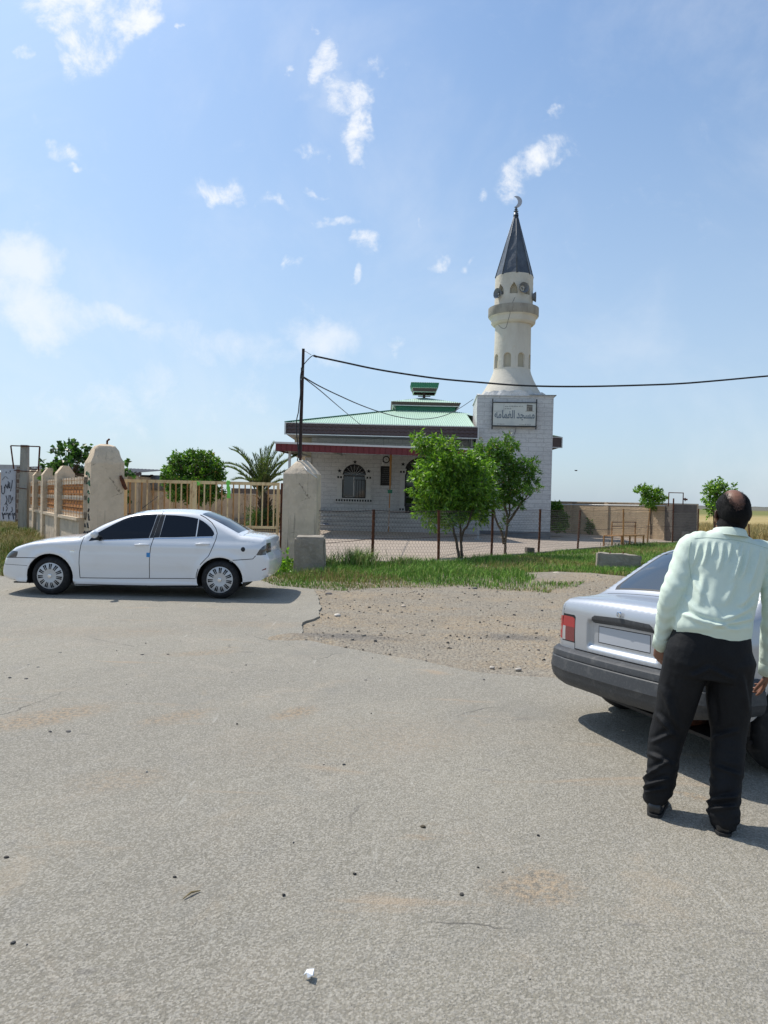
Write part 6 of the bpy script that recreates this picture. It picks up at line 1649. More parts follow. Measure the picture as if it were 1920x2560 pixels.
CC = [(150, 250, 28), (170, 300, 55), (300, 250, 45), (250, 320, 80), (380, 255, 55), (450, 270, 55), (520, 300, 38), (350, 350, 100), (480, 360, 85), (570, 370, 45), (590, 420, 36), (130, 390, 65), (80, 420, 42), (210, 430, 90), (330, 460, 100), (450, 470, 90), (550, 460, 60), (80, 500, 38), (160, 550, 75), (280, 560, 90), (400, 580, 90), (500, 570, 75), (560, 610, 45), (150, 630, 48), (260, 650, 55), (380, 650, 55), (480, 650, 45)]
tree('round_tree', 'round dense green tree standing behind the middle of the gate', 'tree', Vector((r2(345, 760, 33).x, 33, 0)), pxclumps(CC, S2, 400, 1080, 33, .9),
     [[Vector((r2(345, 760, 33).x, 33, -.1)), r2(345, 760, 33), r2(335, 640, 33), r2(320, 450, 33)]], 260, .15, .26, .2, PAL2, W2, rt=.09)
S7 = .3496
def r7(x, y, Y): return P(1340 + x * S7, 1180 + y * S7, Y)
CD = [(770, 130, 36), (800, 140, 40), (850, 165, 45), (830, 205, 45), (790, 195, 36), (880, 180, 32), (740, 150, 22), (905, 182, 16), (840, 238, 26), (800, 235, 22)]
tree('sapling', 'slim young tree with a small green crown before the long beige wall', 'tree', r7(823, 440, 42.6), pxclumps(CD, S7, 1340, 1180, 42.6, .4), [[r7(823, 448, 42.6), r7(820, 340, 42.6), r7(822, 250, 42.6), r7(815, 190, 42.6)]], 150, .15, .24, .2, PAL1, W1, rt=.05)
CE = [(1290, 110, 42), (1310, 92, 26), (1250, 120, 32), (1240, 150, 30), (1330, 130, 36), (1280, 180, 48), (1240, 200, 26), (1255, 245, 30), (1245, 285, 20), (1390, 115, 20), (1330, 180, 38), (1250, 310, 14), (1285, 240, 30)]
tree('sapling', 'leafy young tree half hidden behind the head of the man', 'tree', Vector((r7(1275, 400, 34).x, 34, 0)), pxclumps(CE, S7, 1340, 1180, 34, .35), [[Vector((r7(1278, 440, 34).x, 34, -.1)), r7(1272, 330, 34), r7(1268, 240, 34), r7(1285, 150, 34)]], 150, .15, .22, .3, PAL1, W1, rt=.035)
CF = [(1258, 640, 40), (1300, 630, 42), (1290, 690, 60), (1335, 695, 46), (1352, 738, 36), (1300, 755, 60), (1345, 785, 40), (1262, 770, 45), (1372, 762, 20), (1310, 805, 36)]
t = thing('shrub', 'dark round shrub growing at the right foot of the marble tower', 'shrub', r6(1300, 830, 43.5)); crown('foliage', pxclumps(CF, S, 1000, 1080, 43.5, .8), 240, .13, .3, .1, PAL2, W2, t)
b = MB()
for k in range(5): limb(b, [r6(1300, 840, 43.5), r6(1270 + k * 18, 760, 43.3 + .1 * k), r6(1250 + k * 25, 690, 43 + .2 * k)], .04, .012)
b.build('stem', M['wood_bark'], t)
SG = .1356
CG = [(1100, 290, 50), (1180, 150, 45), (1260, 160, 48), (1340, 180, 46), (1220, 220, 46), (1350, 240, 38), (1330, 110, 22), (1520, 220, 46), (1500, 300, 46), (1590, 230, 28), (950, 430, 45), (900, 490, 55), (980, 520, 65), (1060, 460, 55), (1150, 440, 55), (1130, 520, 75), (1230, 470, 65), (1320, 430, 55), (1400, 380, 46), (1300, 520, 55), (1450, 450, 38), (1000, 600, 62), (895, 610, 25), (1080, 640, 62), (1000, 700, 55), (1080, 715, 36), (960, 760, 20), (1490, 400, 55), (1500, 500, 38), (2290, 500, 40), (2300, 620, 45), (2280, 700, 30), (2330, 1060, 45)]
def rg(x, y, Y): return P(x * SG, 1100 + y * SG, Y)
fg = thing('fig_tree', 'fig tree with broad dark leaves rising behind the brick panel wall', 'tree', Vector((rg(1350, 900, 21.2).x, 21.2, 0)))
b = MB(); rt0 = Vector((rg(1350, 900, 21.2).x, 21.2, -.1)); tip = rg(1290, 620, 21.2)
limb(b, [rt0, rg(1330, 900, 21.2), tip], .07, .04)
cg = pxclumps(CG, SG, 0, 1100, 21.2, .5)
for (c, r) in cg: limb(b, [tip, tip.lerp(c, .5) + Vector((0, 0, -.08)), c], .022, .008)
b.build('trunk', M['wood_bark'], fg, smooth=True)
crown('crown', cg, 95, .17, .42, .35, [(.035, .09, .022), (.055, .125, .03), (.02, .055, .016), (.10, .19, .05)], [4, 3, 3, 1.2], fg)
# date palm
pb = Vector((P(661, 1318, 36).x, 36, -.02)); pc = P(655, 1236, 36)
pm_ = thing('date_palm', 'date palm with arching feathery fronds growing in a round basin behind the gate', 'palm', pb)
b = MB(); prof = [(.26, -.1), (.30, .1), (.26, .5), (.24, .9), (.27, 1.3), (.2, 1.7), (.05, 1.9)]; b.lathe(prof, pb, 16)
for k in range(60):
    a = k * 2.4; z = .1 + 1.4 * k / 60; q = pb + Vector((math.cos(a) * .25, math.sin(a) * .25, z)); b.tube([q, q + Vector((math.cos(a) * .12, math.sin(a) * .12, .2))], [.06, .02], 5)
b.build('trunk', M['wood_bark'], pm_)
tips = [(700, 175, -.3), (740, 160, .4), (600, 320, .2), (640, 345, -.5), (790, 420, -.9), (985, 185, .1), (1060, 160, .9), (930, 230, -.6), (1125, 120, .2), (1190, 160, .8), (1240, 200, -.4), (1340, 240, .1), (1390, 220, .9), (1180, 430, -.9), (1250, 480, .5), (1020, 260, -1.2), (860, 260, 1.0), (1100, 260, -1.), (720, 480, 1.2), (1300, 380, -.6), (880, 480, -1.3), (1150, 330, 1.3), (960, 330, 1.6), (1060, 420, -1.4), (820, 330, -.2), (1210, 300, .3)]
b = MB(); LC, LD, LL = [], [], []
for (x, y, dz) in tips:
    tp = r2(x, y, 36 + dz); arch_ = .22 + .18 * random.random(); c0 = pc + Vector((random.uniform(-.1, .1), random.uniform(-.1, .1), random.uniform(-.25, .15)))
    mid = c0.lerp(tp, .5) + Vector((0, 0, (tp - c0).length * arch_))
    rc = [c0.lerp(mid, t).lerp(mid.lerp(tp, t), t) for t in np.linspace(0, 1, 22)]
    b.tube(rc, [.022 * (1 - i / 24) + .004 for i in range(22)], 5)
    for i in range(4, 22):
        tg = (rc[min(i + 1, 21)] - rc[i - 1]).normalized(); sd = tg.cross(Vector((0, 0, 1))); sd = sd.normalized() if sd.length > .1 else Vector((1, 0, 0)); nn = sd.cross(tg)
        for q in range(3):
            pp_ = rc[i - 1].lerp(rc[i], q / 3)
            for s_ in (-1, 1):
                dd = tg * .8 + sd * s_ * (.8 - .35 * i / 22) + nn * .35 + Vector((random.uniform(-.12, .12), random.uniform(-.12, .12), random.uniform(-.12, .05)))
                LC.append(tuple(pp_)); LD.append(tuple(dd)); LL.append(random.uniform(.30, .44) * (1.1 - .5 * (i / 22) ** 2))
b.build('rachis', mat('rachis_green', (.16, .17, .06), .6), pm_)
n = len(LC); leaves('fronds', np.array(LC), np.array(LD), np.array(LL), .042, palette(n, [(.075, .12, .045), (.12, .165, .07), (.05, .085, .03), (.17, .19, .1)], [4, 3, 3, 1]), pm_, .5)
b = MB()
for (x, y) in ((940, 700), (980, 740), (1060, 720), (1100, 690), (1030, 760), (900, 620)):
    q = r2(x, y, 35.7); b.tube([pc + Vector((0, 0, -.5)), pc.lerp(q, .5) + Vector((0, 0, -.1)), q], [.03, .02, .006], 5)
b.build('dry_stalk', mat('stalk', (.30, .18, .08), .8), pm_)
b = MB(); b.lathe([(.75, -.1), (.78, .14), (.70, .16), (.66, .08), (.1, .06)], pb, 28); tag(b.build('palm_basin', M['concrete_dark'], smooth=30), 'round dark concrete basin around the foot of the date palm', 'basin')
for lst, lab in (([(925, 835, 40), (950, 870, 45), (930, 905, 30), (975, 900, 30)], 'spiky green bush left of the date palm trunk'), ([(1105, 845, 40), (1140, 860, 38), (1120, 900, 35), (1155, 900, 20)], 'spiky green bush right of the date palm trunk')):
    cl_ = pxclumps(lst, S2, 400, 1080, 35.2, .2); t = thing('bush', lab, 'bush', Vector((cl_[0][0].x, 35.2, 0)), group='bushes at the palm foot')
    crown('foliage', cl_, 160, .26, .07, -.1, [(.06, .12, .035), (.1, .17, .05), (.035, .075, .02)], [3, 2, 2], t)
    b = MB(); b.tube([Vector((cl_[1][0].x, 35.2, -.05)), cl_[0][0]], [.03, .01], 5); b.build('stem', M['wood_bark'], t)
# tufts and weeds
def tuft(name, label, base, n, h, sp, cols, cat='grass tuft'):
    pts = np.array([[base.x, base.y, base.z]]) + np.stack([rng.normal(size=n) * sp, rng.normal(size=n) * sp, np.zeros(n)], -1)
    o = blades(name, pts, h * rng.uniform(.5, 1.1, n), .018, rng.uniform(.15, .95, n), palette(n, cols, [1] * len(cols)))
    return tag(o, label, cat)
gc = [(.15, .26, .05), (.23, .32, .08), (.10, .18, .035), (.38, .38, .16)]
tuft('grass_tuft', 'tall arching grass tuft between the concrete block and the second fence post', G(893, 1424) + Vector((0, .2, 0)), 520, .62, .24, gc)
tuft('grass_tuft', 'thin pale grass tuft with seed heads close beside the concrete block', G(826, 1428) + Vector((0, .2, 0)), 160, .5, .14, gc)
tuft('grass_tuft', 'wispy grass tuft in front of the fence midway between two posts', G(1005, 1424) + Vector((0, .2, 0)), 260, .42, .16, gc)
gt_ = tuft('grass_tuft', 'dark grass under the rusty bench inside the fence', Vector((P(1590, 1365, 27.8).x, 27.9, 0)), 420, .3, .5, [(.08, .13, .04), (.05, .09, .02)])
gt_['kind'] = 'stuff'
q = P(1476, 1330, 47.5); cl_ = [(P(1474, 1312, 47.5), .16), (P(1478, 1322, 47.5), .22), (P(1470, 1326, 47.5), .16), (P(1474, 1300, 47.5), .1)]
t = thing('weed', 'leafy weed growing at the foot of the yard wall between shrub and sapling', 'weed', Vector((q.x, 47.5, -.1))); crown('foliage', cl_, 150, .12, .3, .1, PAL2, W2, t)
b = MB(); b.tube([Vector((q.x, 47.5, -.3)), P(1475, 1305, 47.5)], [.02, .008], 5); b.build('stem', M['wood_bark'], t)
cl_ = [(G(706, 1424) + Vector((0, .1, .18)), .16), (G(712, 1432) + Vector((0, .1, .12)), .14), (G(700, 1436) + Vector((0, 0, .1)), .12)]
t = thing('weed', 'low broad leaved weed at the foot of the peaked pillar behind the white car', 'weed', G(706, 1430)); crown('foliage', cl_, 200, .09, .35, .2, PAL1, W1, t)
b = MB(); b.tube([G(706, 1430) - Vector((0, 0, .08)), cl_[0][0]], [.012, .005], 5); b.build('stem', M['wood_bark'], t)

# ================================================================== cars
def setnormals(me, nrm):
    me.polygons.foreach_set('use_smooth', np.ones(len(me.polygons), dtype=bool))
    me.normals_split_custom_set_from_vertices([tuple(x) for x in nrm])
class Shell:
    """car body from a side silhouette: two side skins plus one skin running over nose, roof and tail"""
    def __init__(s, root, T, bottom, wfun, r, bulge, flip, tilt=0.0, indent=None, bump=None):
        s.root, s.w, s.r, s.flip, s.tilt, s.indent, s.bump = root, wfun, r, flip, tilt, indent, bump
        T = resample([Vector(p) for p in smoothcurve([Vector(p) for p in T], 5)], .02, False)
        s.T = np.array([(p.x, p.y) for p in T]); d = np.diff(s.T, axis=0); s.S = np.concatenate([[0], np.cumsum(np.hypot(d[:, 0], d[:, 1]))])
        tg = np.gradient(s.T, axis=0); tg /= np.hypot(tg[:, 0], tg[:, 1])[:, None]
        for _ in range(3): tg[1:-1] = (tg[:-2] + 2 * tg[1:-1] + tg[2:]) / 4
        s.Nn = np.stack([-tg[:, 1], tg[:, 0]], -1) * (-1 if flip else 1)
        s.side = [tuple(p) for p in s.T] + list(bottom); s.bul = bulge
    def dist(s, x, z):
        A, B = s.T[:-1:2], s.T[2::2]; n = min(len(A), len(B)); A, B = A[:n], B[:n]
        out = np.full(len(x), 9.); AB = B - A; L2 = (AB ** 2).sum(1) + 1e-12
        for i in range(0, len(x), 4000):
            p = np.stack([x[i:i + 4000], z[i:i + 4000]], -1)[:, None]; t = np.clip(((p - A) * AB).sum(2) / L2, 0, 1)
            out[i:i + 4000] = np.sqrt((((A + AB * t[..., None]) - p) ** 2).sum(2)).min(1)
        return out
    def smap(s, x, z):
        x, z = np.asarray(x, float), np.asarray(z, float); d = s.dist(x, z); e = np.clip(1 - d / s.r, 0, 1)
        y = s.w(x, z) - s.r * (1 - np.sqrt(np.clip(1 - e ** 2, 0, 1)))
        return y + (s.bump(x, z) if s.bump is not None else 0)
    def tmap(s, q, v):
        q, t = np.asarray(q, float), np.asarray(v, float) / .8
        x, z = np.interp(q, s.S, s.T[:, 0]), np.interp(q, s.S, s.T[:, 1]); nx_, nz_ = np.interp(q, s.S, s.Nn[:, 0]), np.interp(q, s.S, s.Nn[:, 1])
        b_ = np.interp(q, s.S, s.bq) * (1 - np.abs(t) ** 2.4); y = t * (s.w(x, z) - s.r)
        if s.indent is not None: b_ = b_ - s.indent(x, y, z)
        return x + nx_ * b_, y, z + nz_ * b_
    def fin(s, name, V, T, mats, mi, parent, nrm):
        V = V.copy(); V[:, 2] -= V[:, 1] * s.tilt
        used = np.unique(T); mp = -np.ones(len(V), int); mp[used] = np.arange(len(used))
        me = bpy.data.meshes.new(name); me.from_pydata(V[used].tolist(), [], mp[T].tolist())
        mats = mats if isinstance(mats, (list, tuple)) else [mats]
        for m in mats: me.materials.append(m)
        if mi is not None: me.polygons.foreach_set('material_index', mi)
        me.update(); setnormals(me, nrm[used])
        o = bpy.data.objects.new(name, me); COL.objects.link(o); o.parent = parent or s.root; ORG[o.name] = Vector(); return o
    def emit(s, V2, T, c, regions, to3, nrm, body, gapm, sgn=None, made=None):
        lab = np.full(len(T), -1)
        for i, rg_ in reversed(list(enumerate(regions))): lab[pip(rg_['poly'], c[:, 0], c[:, 1])] = i
        V3 = to3; out = {}
        gi = [i for i, g in enumerate(regions) if g['name'] == 'gap']
        k = np.isin(lab, gi) | (lab == -1)
        mi = np.isin(lab[k], gi).astype(np.int32)
        out['body'] = s.fin('body', V3, T[k], [body, gapm], mi, s.root, nrm)
        for i, g in enumerate(regions):
            if g['name'] == 'gap' or g['name'] == 'hole': continue
            k = lab == i
            if not k.any(): continue
            par = out.get(g.get('in')) if g.get('in') else None
            o = s.fin(g['name'], V3 - nrm * g.get('sink', 0.), T[k], g['mat'], None, par, nrm); out.setdefault(g.get('key', g['name']), o)
        return out
    def sides(s, regions, grid, body, gapm, which=(-1, 1)):
        lines = [(g['poly'], True) for g in regions]; extra = []
        for f_ in (.04, .14, .32, .6, 1.): extra += [tuple(p) for p in (s.T - s.Nn * s.r * f_)[::2]]
        V, T, c = cdt(s.side, lines, grid, extra)
        x, z = V[:, 0], V[:, 1]; y = s.smap(x, z); h = .004
        dx, dz = (s.smap(x + h, z) - s.smap(x - h, z)) / (2 * h), (s.smap(x, z + h) - s.smap(x, z - h)) / (2 * h)
        n0 = np.stack([-dx, np.ones_like(dx), -dz], -1)
        ed = s.dist(x, z) < .002; k = np.argmin(((V[ed][:, None] - s.T[None]) ** 2).sum(2), 1); n0[ed] = np.stack([s.Nn[k, 0], np.full(len(k), .12), s.Nn[k, 1]], -1)
        n0 /= np.linalg.norm(n0, axis=1)[:, None]; res = []
        for sg in which:
            V3 = np.stack([x, y * sg, z], -1); n3 = n0 * np.array([1, sg, 1]); TT = T if (sg > 0) ^ True else T
            TT = T[:, ::-1] if sg > 0 else T
            res.append(s.emit(V, TT, c, regions, V3, n3, body, gapm))
        return res
    def top(s, regions, grid, body, gapm, bulge_pts, lines=()):
        s.bq = np.interp(s.S, [b[0] for b in bulge_pts], [b[1] for b in bulge_pts])
        Q = s.S[-1]; dom = [(0, -.8), (Q, -.8), (Q, .8), (0, .8)]
        V, T, c = cdt(dom, [(g['poly'], True) for g in regions] + [(l_, True) for l_ in lines], grid)
        f = lambda q, v: np.stack(s.tmap(np.clip(q, 0, Q), np.clip(v, -.8, .8)), -1)
        h = .006; P3 = f(V[:, 0], V[:, 1]); a = f(V[:, 0] + h, V[:, 1]) - f(V[:, 0] - h, V[:, 1]); b_ = f(V[:, 0], V[:, 1] + h) - f(V[:, 0], V[:, 1] - h)
        n3 = np.cross(a, b_); n3 /= np.linalg.norm(n3, axis=1)[:, None] + 1e-9
        ref = np.stack([np.interp(V[:, 0], s.S, s.Nn[:, 0]), np.zeros(len(V)), np.interp(V[:, 0], s.S, s.Nn[:, 1])], -1)
        sg = np.sign((n3 * ref).sum(1))[:, None]; sg[sg == 0] = 1; n3 *= sg
        g3 = np.cross(P3[T[:, 1]] - P3[T[:, 0]], P3[T[:, 2]] - P3[T[:, 0]]); fl = (g3 * n3[T[:, 0]]).sum(1) < 0; T = T.copy(); T[fl] = T[fl][:, ::-1]
        return s.emit(V, T, c, regions, P3, n3, body, gapm)
def thick(pl, w):
    """polyline -> thin closed polygon"""
    pl = [Vector(p) for p in pl]; L, Rr = [], []
    for i, p in enumerate(pl):
        t = (pl[min(i + 1, len(pl) - 1)] - pl[max(i - 1, 0)]).normalized(); n = Vector((-t.y, t.x)) * w / 2; L.append(p + n); Rr.append(p - n)
    return [tuple(p) for p in L + Rr[::-1]]
def wheel(root, x, yo, z, R_, W_, sg, kind, rim):
    """tyre and hub; yo: outer face, sg: outward side"""
    w = thing_child('wheel', root)
    b = MB(); yi = yo - sg * W_
    prof = [(rim, 0.), (rim + .012, -.012), (R_ - .07, -.02), (R_ - .025, 0.004), (R_ - .006, .03), (R_, .06), (R_, W_ - .06), (R_ - .02, W_ - .01), (rim, W_)]
    b.lathe([(r_, 0) for r_, h in prof], (0, 0, 0), 48)
    n = 48; b = MB(); vs = []
    for r_, h in prof:
        for k in range(n):
            a = 2 * math.pi * k / n; vs.append((x + r_ * math.cos(a), yo - sg * h, z + r_ * math.sin(a)))
    b.add(vs, [(i * n + k, i * n + (k + 1) % n, (i + 1) * n + (k + 1) % n, (i + 1) * n + k) for i in range(len(prof) - 1) for k in range(n)])
    for gk in (.09, .12): pass
    b.build('tyre', M['rubber'], w, smooth=50)
    # hub cover with paired slots
    out = [(rim * math.cos(2 * math.pi * k / 40), rim * math.sin(2 * math.pi * k / 40)) for k in range(40)]
    sl = []
    ns = 11 if kind == 'slots' else 8
    for k in range(ns):
        for d in ((-.075, .075) if kind == 'slots' else (0,)):
            a = 2 * math.pi * (k + .5) / ns + .1; wd_ = .0095 if kind == 'slots' else .02; c_, s_ = math.cos(a), math.sin(a)
            o2 = d * rim * .95
            def pt(rr, oo): return (rr * c_ - (oo + o2 * (.55 + .45 * rr / rim)) * s_, rr * s_ + (oo + o2 * (.55 + .45 * rr / rim)) * c_)
            sl.append([pt(rim * .52, -wd_ * .7), pt(rim * .90, -wd_ * 1.25), pt(rim * .93, 0), pt(rim * .90, wd_ * 1.25), pt(rim * .52, wd_ * .7), pt(rim * .49, 0)])
    V, T, c = cdt(out, [(q, True) for q in sl], .03); k = np.ones(len(T), bool)
    for q in sl: k &= ~pip(q, c[:, 0], c[:, 1])
    rr = np.hypot(V[:, 0], V[:, 1]) / rim; dome = .012 * (1 - rr ** 2) + .012 * np.exp(-((rr - .62) / .25) ** 2)
    V3 = np.stack([x + V[:, 0], np.full(len(V), yo + sg * .004) + sg * dome, z + V[:, 1]], -1)
    b = MB(); b.add(V3.tolist(), T[k].tolist()); b.build('hubcap', M['hubcap'], w, smooth=True)
    b = MB(); b.lathe([(rim * .99, -sg * .03), (.001, -sg * .03)], (x, yo, z), 24, axis='Y'); b.build('backing', M['gap'], w)
    b = MB(); b.lathe([(.034, sg * .018), (.03, sg * .028), (.022, sg * .03), (.02, sg * .027), (.001, sg * .028)], (x, yo, z), 16, axis='Y'); b.build('centre_cap', M['chrome'], w)
    return w
def thing_child(name, root):
    o = bpy.data.objects.new(name, None); COL.objects.link(o); o.parent = root; ORG[o.name] = Vector(); o.empty_display_size = .1; return o
def arch_well(root, xs_, z, R_, yin, yout, name='wheel_well'):
    b = MB(); n = 14
    for x in xs_:
        for sg in (-1, 1):
            vs = []
            for k in range(n + 1):
                a = -.35 + (math.pi + .7) * k / n
                for y in (yin, yout): vs.append((x + R_ * math.cos(a), sg * y, z + R_ * math.sin(a)))
            c = len(vs); vs.append((x, sg * yin, z))
            b.add(vs, [(2 * k, 2 * k + 1, 2 * k + 3, 2 * k + 2) for k in range(n)] + [(c, 2 * k, 2 * k + 2) for k in range(n)])
    return b.build(name, M['black_plastic'], root, recalc=False)

# ------------------------------------------------------------------ white saloon
YC, HW = 12.06, .855
WX0 = P(340, 1490, 11.2).x
white = thing('parked_car', 'clean white saloon with dark tinted windows parked side on before the gate', 'car', (WX0, YC, 0), local=True)
xf_, xr_ = P(3, 1415, 11.5).x - WX0, P(692, 1400, 11.5).x - WX0
def w_white(x, z):
    x, z = np.asarray(x, float), np.asarray(z, float)
    base = np.interp(z, [.1, .22, .34, .5, .66, .80, .875, .91, 1.0, 1.2, 1.40, 1.5], [.80, .815, .835, .850, .855, .846, .825, .805, .765, .66, .56, .53])
    e1 = np.clip((x - xf_) / .62, 0, 1); e2 = np.clip((xr_ - x) / .5, 0, 1)
    pf = 1 - .27 * (1 - np.sqrt(np.clip(1 - (1 - e1) ** 2, 0, 1))); pr = 1 - .20 * (1 - np.sqrt(np.clip(1 - (1 - e2) ** 2, 0, 1)))
    return base * pf * pr
def S(px, py):                           # photo point on the near flank -> local (x, z)
    Y = 11.2; px = px - 19 * float(sstep(600, 694, px))
    for _ in range(5):
        p = P(px, py, Y); Y = YC - float(w_white(p.x - WX0, p.z))
    return (p.x - WX0, p.z)
SL = lambda l: [S(*p) for p in l]
wT = SL([(36, 1452), (16, 1447), (6, 1440), (3.5, 1425), (6, 1411), (10, 1396), (17, 1384), (28, 1374.5), (40, 1367), (75, 1357.5), (120, 1350.5), (187, 1345), (200, 1342.5), (222, 1330.5), (250, 1315), (275, 1304.5), (298, 1295.5), (322, 1288), (346, 1283), (375, 1280.5), (404, 1279), (440, 1279), (470, 1280.5), (495, 1285),
      (520, 1296.5), (550, 1312), (580, 1328.5), (594, 1336.5), (603, 1339.8), (620, 1341), (650, 1343.8), (672, 1346.5), (679, 1348.5), (682, 1353), (682, 1365), (682.5, 1382), (686, 1388), (691, 1398), (691.5, 1410), (690, 1424), (686, 1438), (680, 1445)])
def archpts(cx, cy, R_, a0, a1, n=18): return [(cx + R_ * math.cos(a0 + (a1 - a0) * k / n), cy + R_ * math.sin(a0 + (a1 - a0) * k / n)) for k in range(n + 1)]
wf_c, wr_c = (P(123.6, 1446, 11.2).x - WX0, .305), (P(548.5, 1457, 11.2).x - WX0, .305)
zs_ = .175
bottomW = [S(666, 1451), S(603, 1456)] + archpts(wr_c[0], wr_c[1] - .01, .365, R(-8), R(188)) + [S(496, 1463), S(340, 1464), S(188, 1463)] + archpts(wf_c[0], wf_c[1] - .01, .365, R(-8), R(188)) + [S(66, 1455)]
def bumpW(x, z):
    o = 0
    for c in (wf_c, wr_c): o = o + .018 * np.exp(-((np.hypot(x - c[0], z - c[1]) - .385) / .05) ** 2) * (z > .2)
    o = o + .010 * np.exp(-((z - .80) / .05) ** 2) - .012 * np.exp(-((z - .40) / .10) ** 2) * sstep(wf_c[0] + .3, wf_c[0] + .6, x) * (1 - sstep(wr_c[0] - .6, wr_c[0] - .3, x))
    return o + .012 * np.exp(-((z - .215) / .03) ** 2)
shw = Shell(white, wT, bottomW, w_white, .075, None, False, 0, None, bumpW)
q1 = lambda x, y: (x * .3014, 1080 + y * .3014)
q2 = lambda x, y: (400 + x * .2532, 1080 + y * .2532)
g1 = SL([q1(735, 905), q1(752, 882), q1(800, 842), q1(870, 802), q1(960, 755), q1(1030, 722), q1(1080, 703), q1(1170, 689), q1(1250, 684), q1(1305, 683), q1(1272, 782), q1(1235, 881), q1(1030, 889), q1(820, 896)])
bp = SL([q1(1309, 683), q1(1338, 684), q1(1272, 878), q1(1239, 880.5)])
bp2 = SL([q1(1344, 685), q1(1372, 686), q1(1322, 874), q1(1278, 877)])
g2 = SL([q2(58, 818), q2(150, 822), q2(250, 832), q2(330, 845), q2(378, 856), q2(352, 1034), q2(150, 1040), q2(-5, 1041)])
g3 = SL([q2(388, 860), q2(430, 884), q2(470, 914), q2(505, 948), q2(530, 985), q2(537, 1010), q2(520, 1030), q2(362, 1034)])
chromeW = SL([q1(818, 897), q1(1030, 890.5), q1(1240, 883), q1(1240, 889.5), q1(1030, 897), q1(818, 904)])
chromeW2 = SL([q1(1274, 881), q1(1640, 873), q2(352, 1036), q2(520, 1032.5), q2(521, 1043), q2(352, 1046), q1(1640, 882), q1(1274, 888)])
gp = .011
gaps = [thick(SL([q1(697, 868), q1(672, 940), q1(659, 1000), q1(655, 1080), q1(658, 1150), q1(664, 1209)]), gp), thick(SL([q1(1352, 652), q1(1342, 684), q1(1275, 880), q1(1252, 950), q1(1241, 1020), q1(1238, 1110), q1(1238, 1211)]), gp),
        thick(SL([q1(664, 1209), q1(950, 1213), q1(1238, 1214), q1(1620, 1216)]), gp), thick(SL([q2(390, 818), q2(450, 850), q2(510, 895), q2(550, 950), q2(566, 1000), q2(552, 1060), q2(520, 1140), q2(480, 1225)]), gp), thick(SL([q2(378, 1350), q2(362, 1400), q2(358, 1447)]), gp),
        thick(SL([q2(480, 1225), q2(430, 1275), q2(398, 1310)]), gp * .9), thick(SL([q1(40, 1039), q1(160, 1041), q1(300, 1043)]), gp), thick(SL([q2(720, 1266), q2(850, 1259), q2(945, 1253), q2(985, 1222)]), gp), thick(SL([q1(28, 1094), q1(110, 1100), q1(230, 1108)]), .006)]
fd = SL([q1(697, 868), q1(672, 940), q1(659, 1000), q1(655, 1080), q1(658, 1150), q1(664, 1209), q1(950, 1213), q1(1238, 1214), q1(1238, 1110), q1(1241, 1020), q1(1252, 950), q1(1275, 880), q1(1342, 684), q1(1349, 664), q1(1170, 672), q1(1075, 688), q1(950, 743), q1(840, 800), q1(750, 860)])
rd = SL([q1(1349, 664), q1(1342, 684), q1(1275, 880), q1(1252, 950), q1(1241, 1020), q1(1238, 1110), q1(1238, 1214), q1(1620, 1216), q2(358, 1447), q2(362, 1400), q2(378, 1350), q2(398, 1310), q2(430, 1275), q2(480, 1225), q2(520, 1140), q2(552, 1060), q2(566, 1000), q2(550, 950), q2(510, 895), q2(450, 850), q2(390, 818), q2(300, 803), q2(100, 798)])
hl = SL([q1(46, 1036), q1(58, 1006), q1(80, 986), q1(110, 984), q1(148, 990), q1(146, 1012), q1(136, 1036), q1(90, 1038)])
tl_ = SL([q2(990, 1217), q2(1035, 1166), q2(1075, 1135), q2(1112, 1113), q2(1116, 1160), q2(1116, 1213), q2(1060, 1218)])
rf = SL([q2(1068, 1362), q2(1122, 1342), q2(1118, 1358), q2(1070, 1369)])
fc = [S(400 + (823 + 24 * math.cos(a)) * .2532, 1080 + (1159 + 24 * math.sin(a)) * .2532) for a in np.linspace(0, 6.283, 15)[:-1]]
si = SL([q1(578, 983), q1(615, 980), q1(622, 990), q1(614, 998), q1(580, 997)])
wreg = [dict(name='gap', poly=g) for g in gaps]
wreg += [dict(name='window', poly=g1, mat=M['tint_glass'], key='g1'), dict(name='window', poly=g2, mat=M['tint_glass'], key='g2'), dict(name='quarter_window', poly=g3, mat=M['tint_glass']),
         dict(name='door_pillar', poly=bp, mat=M['black_plastic']), dict(name='door_pillar', poly=bp2, mat=M['black_plastic']), dict(name='chrome_strip', poly=chromeW, mat=M['chrome']), dict(name='chrome_strip', poly=chromeW2, mat=M['chrome']),
         dict(name='headlight', poly=hl, mat=M['lens_smoke']), dict(name='tail_light', poly=tl_, mat=M['lens_smoke']), dict(name='rear_reflector', poly=rf, mat=M['lens_dark_red']), dict(name='fuel_cap', poly=fc, mat=M['black_plastic']),
         dict(name='indicator', poly=si, mat=M['chrome']), dict(name='front_door', poly=fd, mat=M['paint_white']), dict(name='rear_door', poly=rd, mat=M['paint_white'])]
sres = shw.sides(wreg, .05, M['paint_white'], M['gap'])
def Sq(x, z): return float(shw.S[np.argmin((shw.T[:, 0] - x) ** 2 + (shw.T[:, 1] - z) ** 2)])
ws0, ws1 = Sq(*S(206, 1339)), Sq(*S(352, 1282.5)); rw0, rw1 = Sq(*S(500, 1287)), Sq(*S(592, 1335.5)); tl0 = Sq(*S(606, 1340)); tl1 = Sq(*S(682, 1353)); Q_ = shw.S[-1]
hd0 = Sq(*S(36, 1369)); hz0 = Sq(*S(10, 1396)); hz1 = Sq(*S(24, 1378)); tz0, tz1 = Sq(*S(682, 1360)), Sq(*S(682.5, 1383))
